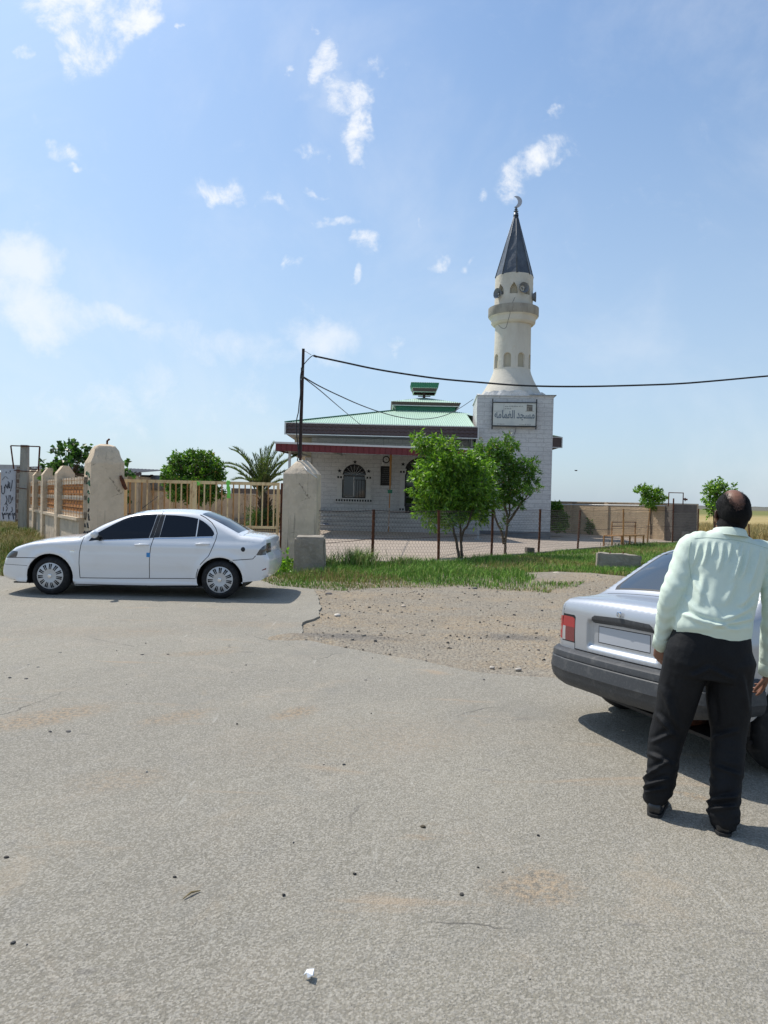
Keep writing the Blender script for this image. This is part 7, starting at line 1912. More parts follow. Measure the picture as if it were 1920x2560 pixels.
def rrect(a0, a1, b0, b1, k=.03): return [(a0 + k, b0), (a1 - k, b0), (a1, b0 + k), (a1, b1 - k), (a1 - k, b1), (a0 + k, b1), (a0, b1 - k), (a0, b0 + k)]
treg = [dict(name='windscreen', poly=rrect(ws0, ws1, -.76, .76), mat=M['tint_glass']), dict(name='rear_window', poly=rrect(rw0, rw1, -.74, .74), mat=M['tint_glass']),
        dict(name='gap', poly=thick([(tl0, -.74), (tl0, .74)], gp)), dict(name='gap', poly=thick([(tl0, -.74), (tl1, -.70)], gp)), dict(name='gap', poly=thick([(tl0, .74), (tl1, .70)], gp)), dict(name='gap', poly=thick([(hd0, -.7), (hd0, .7)], gp)), dict(name='gap', poly=thick([(hd0, .7), (ws0 - .06, .74)], gp)), dict(name='gap', poly=thick([(hd0, -.7), (ws0 - .06, -.74)], gp)),
        dict(name='headlight', poly=rrect(hz0, hz1, .42, .795, .01), mat=M['lens_smoke']), dict(name='headlight', poly=rrect(hz0, hz1, -.795, -.42, .01), mat=M['lens_smoke']), dict(name='front_grille', poly=rrect(hz0 + .02, hz1 - .03, -.36, .36, .01), mat=M['black_plastic']), dict(name='lower_grille', poly=rrect(.16, .28, -.5, .5), mat=M['black_plastic']),
        dict(name='tail_light', poly=rrect(tz0, tz1, .5, .795, .01), mat=M['lens_smoke']), dict(name='tail_light', poly=rrect(tz0, tz1, -.795, -.5, .01), mat=M['lens_smoke']), dict(name='number_plate', poly=rrect(tz1 + .03, tz1 + .14, -.28, .28, .005), mat=M['plate'])]
shw.top(treg, .06, M['paint_white'], M['gap'], [(0, .03), (.35, .05), (hz1, .05), (ws0 - .1, .045), (ws0 + .1, .07), (ws1, .04), (rw0, .035), ((rw0 + rw1) / 2, .06), (tl0, .03), (tl1 - .05, .03), (tl1 + .1, .05), (Q_, .03)])
arch_well(white, (wf_c[0], wr_c[0]), .3, .372, .5, .80)
b = MB(); b.box((xf_ + .3, -.74, .17), (xr_ - .55, .74, .19)); b.build('underbody', M['black_plastic'], white)
b = MB(); b.box((wf_c[0] + .38, -.815, .17), (wr_c[0] - .38, -.795, .30)); b.build('inner_sill', M['gap'], white)
for cx_ in (wf_c[0], wr_c[0]):
    for sg in (-1, 1): wheel(white, cx_, sg * .835, .305, .305, .19, sg, 'slots', .208)
for sg in (-1, 1):                       # handles, mirrors
    for (hx0, hx1, hy) in ((q1(1115, 938), q1(1238, 938), 0), (q2(348, 1109), q2(490, 1109), 0)):
        a, c = S(*hx0), S(*hx1); ya = float(shw.smap([a[0]], [a[1]])[0])
        b = MB(); b.tube([(a[0], sg * (ya - .01), a[1]), (a[0] + .03, sg * (ya + .028), a[1] + .005), ((a[0] + c[0]) / 2, sg * (ya + .034), a[1] + .012), (c[0] - .03, sg * (ya + .028), c[1] + .005), (c[0], sg * (ya - .01), c[1])], [.011, .016, .018, .016, .011], 8)
        b.lathe([(.001, sg * (ya + .002)), (.045, sg * (ya + .001))], ((a[0] + c[0]) / 2, 0, a[1] - .012), 16, axis='Y'); b.build('door_handle', M['paint_white'], white, smooth=True)
    m = S(*q1(806, 846)); b = MB(); bm_ = bmesh.new(); bmesh.ops.create_uvsphere(bm_, u_segments=14, v_segments=9, radius=1)
    Mx = Matrix.Translation((m[0] + .02, sg * .93, m[1] + .005)) @ Matrix.Diagonal((.055, .10, .062, 1)); b.add([Mx @ v.co for v in bm_.verts], [[v.index for v in f.verts] for f in bm_.faces]); bm_.free(); b.build('wing_mirror', M['paint_white'], white, smooth=True)
    b = MB(); b.tube([(m[0] + .03, sg * .76, m[1] - .07), (m[0] + .03, sg * .88, m[1] - .035)], [.035, .03], 8); b.build('mirror_arm', M['black_plastic'], white, smooth=True)
a, c = S(*q1(1228, 1012)), S(*q1(1232, 1030)); yb = -float(shw.smap([a[0]], [a[1]])[0]) - .003
b = MB(); b.box((a[0] - .025, yb - .001, c[1] - .015), (a[0] + .032, yb + .001, a[1] + .02)); b.build('sticker', M['blue_sticker'], white)
b = MB(); a = S(*q1(1072, 668)); b.tube([(a[0] + .05, -.15, a[1] + .06), (a[0] + .32, -.15, a[1] + .27)], [.006, .004], 5); b.build('aerial', M['black_plastic'], white)
b = MB(); a = S(*q1(640, 866)); b.tube([(a[0] - .05, -.45, a[1] + .04), (a[0] + .25, -.35, a[1] + .12)], .012, 5); b.build('wiper', M['black_plastic'], white)
# rear arch liner rivets and inner lamps seen on the flank
for (x, y) in ((585, 1292), (673, 1294)):
    a = S(*q2(x, y)); b = MB(); b.lathe([(.012, -.70), (.028, -.70), (.028, -.69)], (a[0], 0, a[1]), 12, axis='Y'); b.build('liner_rivet', M['hubcap'], white)

# ------------------------------------------------------------------ silver saloon seen from behind
SYAW = R(22.0)
silver = thing('parked_car', 'silver saloon with a dark grey rear bumper seen from behind beside the man', 'car', (1.616, 4.792, 0), SYAW, local=True)
def w_silver(x, z):
    x, z = np.asarray(x, float), np.asarray(z, float)
    base = np.interp(z, [.15, .25, .4, .55, .7, .8, .88, .93, 1.07, 1.23, 1.326, 1.39], [.755, .77, .79, .80, .80, .79, .775, .755, .69, .60, .545, .53])
    e2 = np.clip((x - .0) / .30, 0, 1); e1 = np.clip((3.86 - x) / .5, 0, 1)
    return base * (1 - .16 * (1 - np.sqrt(np.clip(1 - (1 - e2) ** 2, 0, 1)))) * (1 - .22 * (1 - np.sqrt(np.clip(1 - (1 - e1) ** 2, 0, 1))))
sT = [(3.74, .22), (3.84, .28), (3.86, .42), (3.85, .58), (3.80, .68), (3.70, .74), (3.35, .83), (2.95, .90), (2.78, .935), (2.66, .99), (2.40, 1.16), (2.16, 1.31), (1.98, 1.385), (1.70, 1.435), (1.40, 1.445), (1.10, 1.43), (.92, 1.395), (.80, 1.335), (.62, 1.17), (.46, 1.02), (.40, .975), (.34, .955), (.20, .945), (.09, .93), (.045, .905), (.03, .86), (.03, .78), (.03, .66), (.035, .5), (.05, .40), (.10, .34)]
gh = lambda l: [(x, z if z < .95 else .95 + (z - .95) * .80) for x, z in l]
sT = gh(sT)
swr, swf = .68, 3.03
bottomS = [(.28, .31)] + archpts(swr, .285, .335, R(168), R(-8))[::1] + [(1.2, .22), (2.4, .22)] + archpts(swf, .285, .335, R(188), R(-8)) + [(3.5, .22)]
def indentS(x, y, z):
    return .030 * sstep(-.36, -.325, y) * (1 - sstep(.325, .36, y)) * sstep(.605, .64, z) * (1 - sstep(.79, .825, z)) * (x < .12) - .008 * np.exp(-((z - .925) / .02) ** 2) * (x < .2)
def bumpS(x, z):
    o = 0
    for c in (swr, swf): o = o + .016 * np.exp(-((np.hypot(x - c, z - .285) - .352) / .04) ** 2)
    return o + .006 * np.exp(-((z - .78) / .03) ** 2)
shs = Shell(silver, sT, bottomS, w_silver, .05, None, True, math.tan(R(3.0)), indentS, bumpS)
zq = lambda z: float(np.interp(-z, -shs.T[(shs.T[:, 0] < .2) & (shs.T[:, 1] < .94)][:, 1], shs.S[(shs.T[:, 0] < .2) & (shs.T[:, 1] < .94)]))
def RP(l):                                # rear face (y, z) -> skin coordinates
    return [(zq(z), float(y / (w_silver(.03, z) - .05) * .8)) for y, z in l]
def SQ(x, z): return float(shs.S[np.argmin((shs.T[:, 0] - x) ** 2 + (shs.T[:, 1] - z) ** 2)])
sreg = []
for sg in (1, -1):
    f = lambda l: RP([(y * sg, z) for y, z in l])
    sreg += [dict(name='tail_light', poly=f([(.51, .80), (.535, .812), (.70, .812), (.70, .735), (.51, .735)]), mat=M['lens_red'], key='tl%d' % sg), dict(name='tail_light', poly=f([(.51, .735), (.635, .735), (.635, .63), (.51, .63)]), mat=M['lens_dark_red']),
             dict(name='reverse_light', poly=f([(.635, .735), (.70, .735), (.70, .63), (.635, .63)]), mat=M['lens_clear']), dict(name='gap', poly=f([(.498, .62), (.498, .815), (.515, .828), (.71, .828), (.71, .812), (.535, .812), (.51, .80), (.51, .62)])), dict(name='gap', poly=f([(.70, .622), (.51, .622), (.51, .63), (.70, .63)])), dict(name='gap', poly=f([(.498, .62), (.506, .62), (.506, .57), (.498, .57)]))]
sreg += [dict(name='garnish', poly=RP([(-.31, .80), (-.30, .835), (-.27, .85), (0, .858), (.27, .85), (.30, .835), (.31, .80), (.29, .795), (0, .803), (-.29, .795)]), mat=M['bumper_grey']),
         dict(name='number_plate', poly=RP([(-.25, .665), (.25, .665), (.25, .775), (-.25, .775)]), mat=M['plate']), dict(name='plate_frame', poly=RP([(-.256, .659), (.256, .659), (.256, .781), (-.256, .781)]), mat=M['black_plastic']), dict(name='gap', poly=RP([(-.5, .575), (.5, .575), (.5, .585), (-.5, .585)]))]
rwa, rwb = SQ(*gh([(.88, 1.375)])[0]), SQ(*gh([(.45, 1.01)])[0]); wsa, wsb = SQ(*gh([(2.68, .985)])[0]), SQ(*gh([(2.06, 1.355)])[0])
sreg += [dict(name='rear_window', poly=rrect(rwa + .03, rwb - .02, -.70, .70, .05), mat=M['glass_blue']), dict(name='window_seal', poly=rrect(rwa + .005, rwb + .0, -.735, .735, .05), mat=M['black_plastic']), dict(name='windscreen', poly=rrect(wsa, wsb, -.72, .72), mat=M['tint_glass']), dict(name='gap', poly=thick([(SQ(.385, .97), -.70), (SQ(.385, .97), .70)], .008)),
         dict(name='front_grille', poly=rrect(SQ(3.85, .56), SQ(3.82, .66), -.4, .4, .01), mat=M['black_plastic']), dict(name='headlight', poly=rrect(SQ(3.85, .56), SQ(3.80, .68), .45, .79, .01), mat=M['lens_clear']), dict(name='headlight', poly=rrect(SQ(3.85, .56), SQ(3.80, .68), -.79, -.45, .01), mat=M['lens_clear'])]
Qs = shs.S[-1]
shs.top(sreg, .035, M['paint_silver'], M['gap'], [(0, .03), (.5, .05), (wsa, .05), ((wsa + wsb) / 2, .08), (wsb, .04), (rwa, .035), ((rwa + rwb) / 2, .055), (rwb + .05, .03), (SQ(.09, .93), .03), (SQ(.03, .8), .035), (Qs, .03)], [RP([(-a, z0), (a, z0), (a, z1), (-a, z1)]) for a, z0, z1 in ((.36, .605, .825), (.352, .612, .818), (.344, .62, .81), (.336, .63, .80), (.325, .64, .79))])
gs = .008
sd = [dict(name='gap', poly=thick([(1.02, 1.38), (.98, 1.2), (1.0, .9), (1.1, .62), (1.14, .30)], gs)), dict(name='gap', poly=thick([(1.78, 1.40), (1.82, .9), (1.84, .27)], gs)), dict(name='gap', poly=thick([(2.68, .95), (2.72, .7), (2.62, .27)], gs)), dict(name='gap', poly=thick([(1.14, .27), (2.62, .27)], gs)),
      dict(name='tail_light', poly=[(.0, .63), (.17, .64), (.16, .80), (.0, .81)], mat=M['lens_red']), dict(name='rub_strip', poly=[(.98, .52), (2.75, .52), (2.75, .57), (.98, .57)], mat=M['bumper_grey']), dict(name='rub_strip', poly=[(.02, .53), (.36, .53), (.36, .575), (.02, .575)], mat=M['bumper_grey']),
      dict(name='window', poly=[(.98, .965), (1.74, .955), (1.73, 1.345), (1.4, 1.36), (1.12, 1.345), (1.05, 1.28)], mat=M['tint_glass']), dict(name='window', poly=[(1.86, .955), (2.55, .955), (2.5, 1.0), (2.2, 1.20), (2.0, 1.31), (1.85, 1.345)], mat=M['tint_glass']), dict(name='quarter_window', poly=[(.70, 1.0), (.93, .97), (.99, 1.27), (.94, 1.29), (.86, 1.22)], mat=M['tint_glass']),
      dict(name='fuel_cap', poly=[(.38, .72), (.54, .72), (.54, .86), (.38, .86)], mat=M['paint_silver'])]
for g_ in sd: g_['poly'] = gh(g_['poly'])
shs.sides(sd, .05, M['paint_silver'], M['gap'])
arch_well(silver, (swr, swf), .285, .34, .45, .755)
for cx_ in (swr, swf):
    for sg in (-1, 1): wheel(silver, cx_, sg * .785, .278, .282, .17, sg, 'plain', .185)
b = MB(); b.box((.2, -.72, .20), (3.6, .72, .22)); b.build('underbody', M['black_plastic'], silver)
b = MB(); b.tube([(.05, -.38, .25), (.6, -.36, .24)], .03, 10); b.build('exhaust', M['rust'], silver, smooth=True)
def sweep_bumper(name, x0, sgx, xin):
    path = []
    hw = .80
    for k in range(9): path.append((x0 + sgx * (xin - (xin - .22) * k / 8), -hw + .004 * 0, 'side'))
    for k in range(1, 10):
        a = math.pi / 2 * k / 9; path.append((x0 + sgx * (.22 - .22 * math.sin(a)), -hw + .20 * (1 - math.cos(a)), 'c'))
    n_ = 14
    for k in range(1, n_): path.append((x0 - sgx * .025 * math.sin(math.pi * k / n_), -hw + .20 + (2 * hw - .40) * k / n_, 'r'))
    for k in range(9, 0, -1):
        a = math.pi / 2 * k / 9; path.append((x0 + sgx * (.22 - .22 * math.sin(a)), hw - .20 * (1 - math.cos(a)), 'c'))
    for k in range(8, -1, -1): path.append((x0 + sgx * (xin - (xin - .22) * k / 8), hw, 'side'))
    pts = [Vector((p[0], p[1])) for p in path]; b = MB(); vs = []
    sec = [(-.05, .572), (.0, .578), (.035, .575), (.058, .560), (.064, .540), (.066, .522), (.060, .517), (.070, .508), (.078, .465), (.084, .43), (.078, .418), (.075, .385), (.062, .345), (.035, .315), (-.02, .305)]
    for i, p in enumerate(pts):
        t = (pts[min(i + 1, len(pts) - 1)] - pts[max(i - 1, 0)]).normalized(); nv = Vector((t.y, -t.x)) 
        if nv.dot(Vector((-sgx, 0)) + Vector((0, p.y))) < 0: nv = -nv
        cor = 1. if path[i][2] == 'r' else .8
        for (o, z) in sec:
            q = p + nv * o * cor; up_ = .0 if path[i][2] == 'r' else .05 * max(0., (.45 - z) / .14) * min(1, abs(abs(p.y) - .55) / .25)
            vs.append((q.x, q.y, z + up_ - q.y * shs.tilt))
    m_ = len(sec); b.add(vs, [(i * m_ + k, i * m_ + k + 1, (i + 1) * m_ + k + 1, (i + 1) * m_ + k) for i in range(len(pts) - 1) for k in range(m_ - 1)])
    o = b.build(name, M['bumper_grey'], silver, smooth=32); return o
sweep_bumper('rear_bumper', -.0, 1, .34); sweep_bumper('front_bumper', 3.84, -1, .48)
def chip(name, c, mt, par, n=20):
    b = MB(); b.lathe([(.020, 0), (.020, -.012), (.015, -.014), (.012, -.006), (.001, -.006)], c, n, axis='X'); return b.build(name, mt, par, smooth=30)
xl_ = .03 - .038; chip('boot_lock', (xl_, 0, .888), M['chrome'], silver)
for sg in (-1, 1):
    b = MB(); bm_ = bmesh.new(); bmesh.ops.create_uvsphere(bm_, u_segments=12, v_segments=8, radius=1); Mx = Matrix.Translation((2.5, sg * .86, .985)) @ Matrix.Diagonal((.05, .09, .055, 1)); b.add([Mx @ v.co for v in bm_.verts], [[v.index for v in f.verts] for f in bm_.faces]); bm_.free(); b.tube([(2.52, sg * .72, .94), (2.52, sg * .8, .965)], .025, 6); b.build('wing_mirror', M['black_plastic'], silver, smooth=True)
    for hx in (1.16, 1.95):
        b = MB(); yh = float(shs.smap([hx], [.82])[0]); b.box((hx, min(sg * yh, sg * (yh + .02)), .80), (hx + .16, max(sg * yh, sg * (yh + .02)), .83), bev=.006); b.build('door_handle', M['black_plastic'], silver)

# ================================================================== the man at the right
from mathutils.bvhtree import BVHTree
from mathutils import noise as mnoise
def K(x, y, Y): return P(1360 + x * .416, 1200 + y * .416, Y)
man = thing('person', 'balding man seen from behind in a pale mint shirt and black trousers', 'person', (P(1780, 2060, 3.65).x, 3.65, 0))
TILT = R(-6.0)
def ellipse_loft(bm, secs, n=20, p_=2.0):
    """secs: (centre, half width, half depth, right-vector, forward-vector)"""
    rows = []
    for c, a, b, rv, fv in secs:
        ring = []
        for k in range(n):
            t = 2 * math.pi * k / n; ct, st = math.cos(t), math.sin(t)
            q = (abs(ct) ** (2 / p_)) * math.copysign(1, ct); w = (abs(st) ** (2 / p_)) * math.copysign(1, st)
            ring.append(bm.verts.new(c + rv * a * q + fv * b * w))
        rows.append(ring)
    for r0, r1 in zip(rows[:-1], rows[1:]):
        for k in range(n): bm.faces.new((r0[k], r0[(k + 1) % n], r1[(k + 1) % n], r1[k]))
    bm.faces.new(rows[0][::-1]); bm.faces.new(rows[-1])
def limb_loft(bm, pts, rad, n=14, flat=1.0, cap=True):
    """tapered limb through points; rad per point (or (width, depth))"""
    P_ = smoothcurve(pts, 5); rr = []
    R_ = [r if isinstance(r, tuple) else (r, r * flat) for r in rad]
    for i in range(len(R_) - 1):
        for k in range(5): t = k / 5; t = t; rr.append((R_[i][0] + (R_[i + 1][0] - R_[i][0]) * t, R_[i][1] + (R_[i + 1][1] - R_[i][1]) * t))
    rr.append(R_[-1]); secs = []
    for i, p in enumerate(P_):
        t = (P_[min(i + 1, len(P_) - 1)] - P_[max(i - 1, 0)]).normalized(); rv = Vector((1, 0, 0)); rv = (rv - t * rv.dot(t)).normalized(); fv = t.cross(rv)
        secs.append((p, rr[i][0], rr[i][1], rv, fv))
    if cap:
        for e, s in ((0, -1), (-1, 1)):
            c, a, b, rv, fv = secs[e]; t = (P_[1] - P_[0]).normalized() * -1 if e == 0 else (P_[-1] - P_[-2]).normalized()
            extra = [(c + t * a * .55, a * .8, b * .8, rv, fv), (c + t * a * .85, a * .45, b * .45, rv, fv)]
            secs = (extra[::-1] + secs) if e == 0 else (secs + extra)
    ellipse_loft(bm, secs, n)
def ball(bm, c, rx, ry, rz, M3=None):
    r = bmesh.ops.create_uvsphere(bm, u_segments=20, v_segments=14, radius=1)
    for v in r['verts']:
        q = Vector((v.co.x * rx, v.co.y * ry, v.co.z * rz)); v.co = (M3 @ q if M3 else q) + c
def remeshed(bm, voxel, smooth_it, name):
    bmesh.ops.recalc_face_normals(bm, faces=bm.faces)
    me = bpy.data.meshes.new(name + '_src'); bm.to_mesh(me); bm.free()
    o = bpy.data.objects.new(name + '_src', me); COL.objects.link(o)
    m = o.modifiers.new('r', 'REMESH'); m.mode = 'VOXEL'; m.voxel_size = voxel
    s = o.modifiers.new('s', 'SMOOTH'); s.iterations = smooth_it; s.factor = .5
    out = bpy.data.meshes.new_from_object(o.evaluated_get(bpy.context.evaluated_depsgraph_get()))
    bpy.data.objects.remove(o); bpy.data.meshes.remove(me); out.name = name; return out
def link(me, name, mt, parent, org=True):
    off = ORG[man.name]
    me.transform(Matrix.Translation(-off)); me.materials.clear(); me.materials.append(mt)
    me.polygons.foreach_set('use_smooth', np.ones(len(me.polygons), dtype=bool)); me.update()
    o = bpy.data.objects.new(name, me); COL.objects.link(o); o.parent = parent; ORG[o.name] = off; return o
def coords(me): a = np.empty(len(me.vertices) * 3, np.float32); me.vertices.foreach_get('co', a); return a.reshape(-1, 3).astype(float)
def normals(me): a = np.empty(len(me.vertices) * 3, np.float32); me.vertices.foreach_get('normal', a); return a.reshape(-1, 3).astype(float)
RMn = np.array(RM)
def to_k(V):
    """figure-sheet coordinates (the frame the folds were measured in)"""
    v = (V - np.array([0, 0, CAMH])) @ RMn
    px, py = 960 + FPX * v[:, 0] / -v[:, 2], 1280 - FPX * v[:, 1] / -v[:, 2]
    return (px - 1360) / .416, (py - 1200) / .416
rv0 = Vector((math.cos(TILT), 0, math.sin(TILT))); fv0 = Vector((0, 1, 0))
headc = K(1137, 188, 3.80); headtilt = Matrix.Rotation(R(8), 3, 'X') @ Matrix.Rotation(R(-5), 3, 'Y') @ Matrix.Rotation(R(-8), 3, 'Z')
sh_l, sh_r = K(885, 405, 3.80), K(1352, 465, 3.80)
el_l, wr_l = K(762, 705, 3.74), K(705, 990, 3.84)
el_r, wr_r = K(1385, 760, 3.72), K(1345, 1150, 3.82)
hip_l, hip_r = K(865, 1090, 3.70), K(1115, 1110, 3.69)
kn_l, kn_r = K(748, 1500, 3.79), K(1112, 1510, 3.69)
an_l, an_r = K(672, 1915, 3.74), K(1078, 2045, 3.545)
# ---- body: one continuous surface with head, hands and feet
bm = bmesh.new()
ball(bm, headc + Vector((0, .0, .012)), .079, .098, .103, headtilt); ball(bm, headc + headtilt @ Vector((0, .035, -.055)), .058, .062, .075, headtilt); ball(bm, headc + headtilt @ Vector((0, -.035, .0)), .071, .066, .078, headtilt)
ball(bm, headc + headtilt @ Vector((0, .085, -.095)), .032, .026, .024, headtilt)
ball(bm, headc + headtilt @ Vector((0, .102, -.035)), .013, .022, .026, headtilt); ball(bm, headc + headtilt @ Vector((0, .108, -.046)), .017, .014, .011, headtilt)
ball(bm, headc + headtilt @ Vector((0, .090, -.075)), .024, .012, .006, headtilt); ball(bm, headc + headtilt @ Vector((0, .088, -.083)), .022, .012, .007, headtilt); ball(bm, headc + headtilt @ Vector((0, .082, .018)), .056, .018, .012, headtilt)
for sg in (-1, 1):
    Me = headtilt @ Matrix.Rotation(R(24) * sg, 3, 'Z') @ Matrix.Rotation(R(12), 3, 'X'); ball(bm, headc + headtilt @ Vector((sg * .084, .008, -.022)), .009, .019, .033, Me); ball(bm, headc + headtilt @ Vector((sg * .081, .008, -.048)), .009, .010, .012, Me)
limb_loft(bm, [headc + Vector((0, -.012, -.05)), headc.lerp(K(1105, 320, 3.80), .55) + Vector((0, -.01, 0)), K(1105, 330, 3.79)], [(.062, .066), (.060, .064), (.075, .07)], 16)
ellipse_loft(bm, [(K(1100, 345, 3.79), .10, .07, rv0, fv0), (K(1097, 420, 3.78), .19, .09, rv0, fv0), (K(1085, 600, 3.75), .165, .105, rv0, fv0), (K(1035, 820, 3.71), .155, .10, rv0, fv0), (K(1005, 960, 3.70), .165, .105, rv0, fv0), (K(990, 1120, 3.70), .15, .09, rv0, fv0)], 20)
for (s, e, w) in ((sh_l, el_l, wr_l), (sh_r, el_r, wr_r)): limb_loft(bm, [s, s.lerp(e, .5), e, e.lerp(w, .4), w], [.052, .045, .038, .036, .026], 12)
for (h, k_, a) in ((hip_l, kn_l, an_l), (hip_r, kn_r, an_r)):
    limb_loft(bm, [h, h.lerp(k_, .5), k_, k_.lerp(a, .35), a], [.078, .066, .05, .05, .034], 14); limb_loft(bm, [a + Vector((-.01, -.02, -.04)), a + Vector((.026, .054, -.05)), a + Vector((.06, .125, -.055))], [(.026, .028), (.030, .022), (.028, .016)], 12)
def hand(bm, wr, dirv, palm_n, thumb_side, curl):
    d = dirv.normalized(); n = (palm_n - d * palm_n.dot(d)).normalized(); s = d.cross(n) * thumb_side
    kb = wr + d * .088
    limb_loft(bm, [wr - d * .02, wr + d * .03, kb], [(.026, .02), (.034, .017), (.038, .015)], 12) if False else None
    secs = []
    for t, a, b in ((-.02, .026, .020), (.02, .032, .019), (.055, .038, .0165), (.088, .037, .0135)): secs.append((wr + d * t, a, b, s, n))
    ellipse_loft(bm, secs, 14, 2.4)
    for i, (o, L) in enumerate(((.028, .070), (.0095, .078), (-.0095, .073), (-.027, .058))):
        base = kb + s * o - d * .014; p = [base]; dd = d.copy(); c = curl[i]
        for j, f in enumerate((.46, .30, .24)):
            ang = R(c * (.55, 1., .7)[j]); ax = dd.cross(n).normalized(); dd = (Matrix.Rotation(ang, 3, ax) @ dd).normalized(); p.append(p[-1] + dd * L * f * 1.12)
        r0 = .0092 if i < 3 else .0082
        limb_loft(bm, p, [r0, r0 * .98, r0 * .9, r0 * .74], 10)
    tb = wr + d * .026 + s * .026; t1 = tb + (d * .7 + s * .55 + n * .45).normalized() * .042; t2 = t1 + (d * .95 + s * .15 + n * .4).normalized() * .032; t3 = t2 + (d + n * .35).normalized() * .022
    limb_loft(bm, [tb - d * .01, t1, t2, t3], [.0145, .0115, .0105, .008], 10)
hand(bm, wr_l, K(690, 1085, 3.88) - wr_l, Vector((.75, .6, 0)), 1, (22, 28, 34, 38))
hand(bm, wr_r, K(1312, 1270, 3.87) - wr_r, Vector((-.8, .5, 0)), -1, (14, 24, 30, 36))
M['skin'] = mat('skin', (.20, .095, .058), .5, spec=.4, tint=True, var=[(30, 4, (.26, .115, .075), .45, .7, .6, I3), (9, 3, (.15, .068, .042), .5, .75, .6, I3)], bump=[(160, .0008, 3)])
body = remeshed(bm, .0042, 3, 'body')
# ---- hair cut from the head surface
V, Nn_ = coords(body), normals(body)
hm = np.array(headtilt.transposed()); L_ = (V - np.array(headc)) @ np.array(headtilt) / np.array([.081, .102, .109])
nz = np.array([mnoise.noise(Vector(v) * 60) for v in V[(V[:, 2] > headc.z - .14)]]); nzf = np.zeros(len(V)); nzf[V[:, 2] > headc.z - .14] = nz
dx, dy, dz = L_[:, 0], L_[:, 1], L_[:, 2]
nz2 = np.zeros(len(V)); kk_ = V[:, 2] > headc.z - .14; nz2[kk_] = [mnoise.noise(Vector(v) * 260) for v in V[kk_]]
bald = ((dx + .0) / (.58 + .08 * nzf + .07 * nz2)) ** 2 + ((dz - 1.06) / (.84 + .12 * nzf + .10 * nz2)) ** 2 < 1
low = np.where(dy < -.25, -.86, -.86 + 1.05 * sstep(-.25, .15, dy))
hairm = (V[:, 2] > headc.z - .14) & ~bald & (dz > low + .06 * nzf) & (dy < .42 + .1 * nzf) & (np.abs(dx) < 1.1) & ~((np.abs(dx) > .97) & (dy > -.1) & (dz < .1))
Fq = [tuple(p.vertices) for p in body.polygons]
hf = [f for f in Fq if all(hairm[i] for i in f)]
e_0 = np.sqrt(np.maximum(0, (dx / .58) ** 2 + ((dz - 1.06) / .84) ** 2))
used = sorted({i for f in hf for i in f}); mp = {j: i for i, j in enumerate(used)}
edge_d = np.clip(np.abs(np.sqrt(np.maximum(0, (dx / .58) ** 2 + ((dz - 1.06) / .84) ** 2)) - 1) / .5, 0.0, 1)
hv = [tuple(V[i] + Nn_[i] * (.0004 + .0065 * edge_d[i] + .0010 * nz2[i])) for i in used]
hfv = [tuple(mp[i] for i in f) for f in hf]
wgt = np.where((dz > low) & (dy < .42) & (V[:, 2] > headc.z - .14) & (np.abs(dx) < 1.05), sstep(.45, 1.02, e_0 + .12 * nz2), 0)
cand = np.nonzero(wgt > .02)[0]; pick = rng.choice(cand, 9000, p=wgt[cand] / wgt[cand].sum())
for i in pick:                                       # short strands soften the hair's edge
    p = V[i] + rng.normal(size=3) * .0018; nn_ = Nn_[i]; d_ = np.array([0, -.15, -1.0]) + nn_ * .75 + rng.normal(size=3) * .35; d_ -= nn_ * min(0, d_ @ nn_); d_ /= np.linalg.norm(d_)
    sd_ = np.cross(d_, nn_); sd_ = sd_ / (np.linalg.norm(sd_) + 1e-9) * .0007; L0 = rng.uniform(.005, .011); k0 = len(hv)
    hv += [tuple(p - sd_), tuple(p + sd_), tuple(p + d_ * L0 + nn_ * .001)]; hfv.append((k0, k0 + 1, k0 + 2))
hme = bpy.data.meshes.new('hair'); hme.from_pydata(hv, [], hfv)
M['hair'] = mat('hair', (.006, .0055, .0055), .7, spec=.15, var=[(420, 2, (.022, .02, .02), .55, .75, .5, (1, 1, .25))], bump=[(380, .003, 3)])
# shaved stubble is part of the skin's own colouring round the bald crown
e_ = np.sqrt(np.maximum(0, (dx / .58) ** 2 + ((dz - 1.06) / .84) ** 2)) + .10 * nzf + .10 * nz2
stub = np.where(kk_ & (dz > -.3), 1 - .86 * sstep(.52, 1.0, e_) * (dy < .45), 1.0)
ca_ = body.color_attributes.new('tint', 'FLOAT_COLOR', 'POINT'); ca_.data.foreach_set('color', np.stack([stub, stub, stub, np.ones(len(stub))], -1).astype(np.float32).ravel())
bo = link(body, 'body', M['skin'], man)
link(hme, 'hair', M['hair'], man)
# ---- shirt
bm = bmesh.new()
def sec(x, y, Y, a, b, tl=TILT): return (K(x, y, Y), a, b, Vector((math.cos(tl), 0, math.sin(tl))), fv0)
ellipse_loft(bm, [sec(1006, 985, 3.70, .186, .125), sec(1008, 925, 3.70, .192, .132), sec(1010, 885, 3.70, .196, .140), sec(1020, 800, 3.715, .196, .142), sec(1052, 700, 3.73, .192, .138), sec(1082, 590, 3.75, .188, .130), sec(1090, 500, 3.765, .200, .122), sec(1096, 430, 3.78, .212, .110), sec(1100, 385, 3.785, .198, .095), sec(1103, 345, 3.79, .145, .080), sec(1107, 312, 3.79, .082, .073)], 28, 2.25)
limb_loft(bm, [K(960, 390, 3.785), sh_l, sh_l.lerp(el_l, .5), el_l, el_l.lerp(wr_l, .5), wr_l + (wr_l - el_l).normalized() * .005], [(.06, .075), (.071, .078), (.066, .066), (.060, .060), (.054, .054), (.040, .043)], 18)
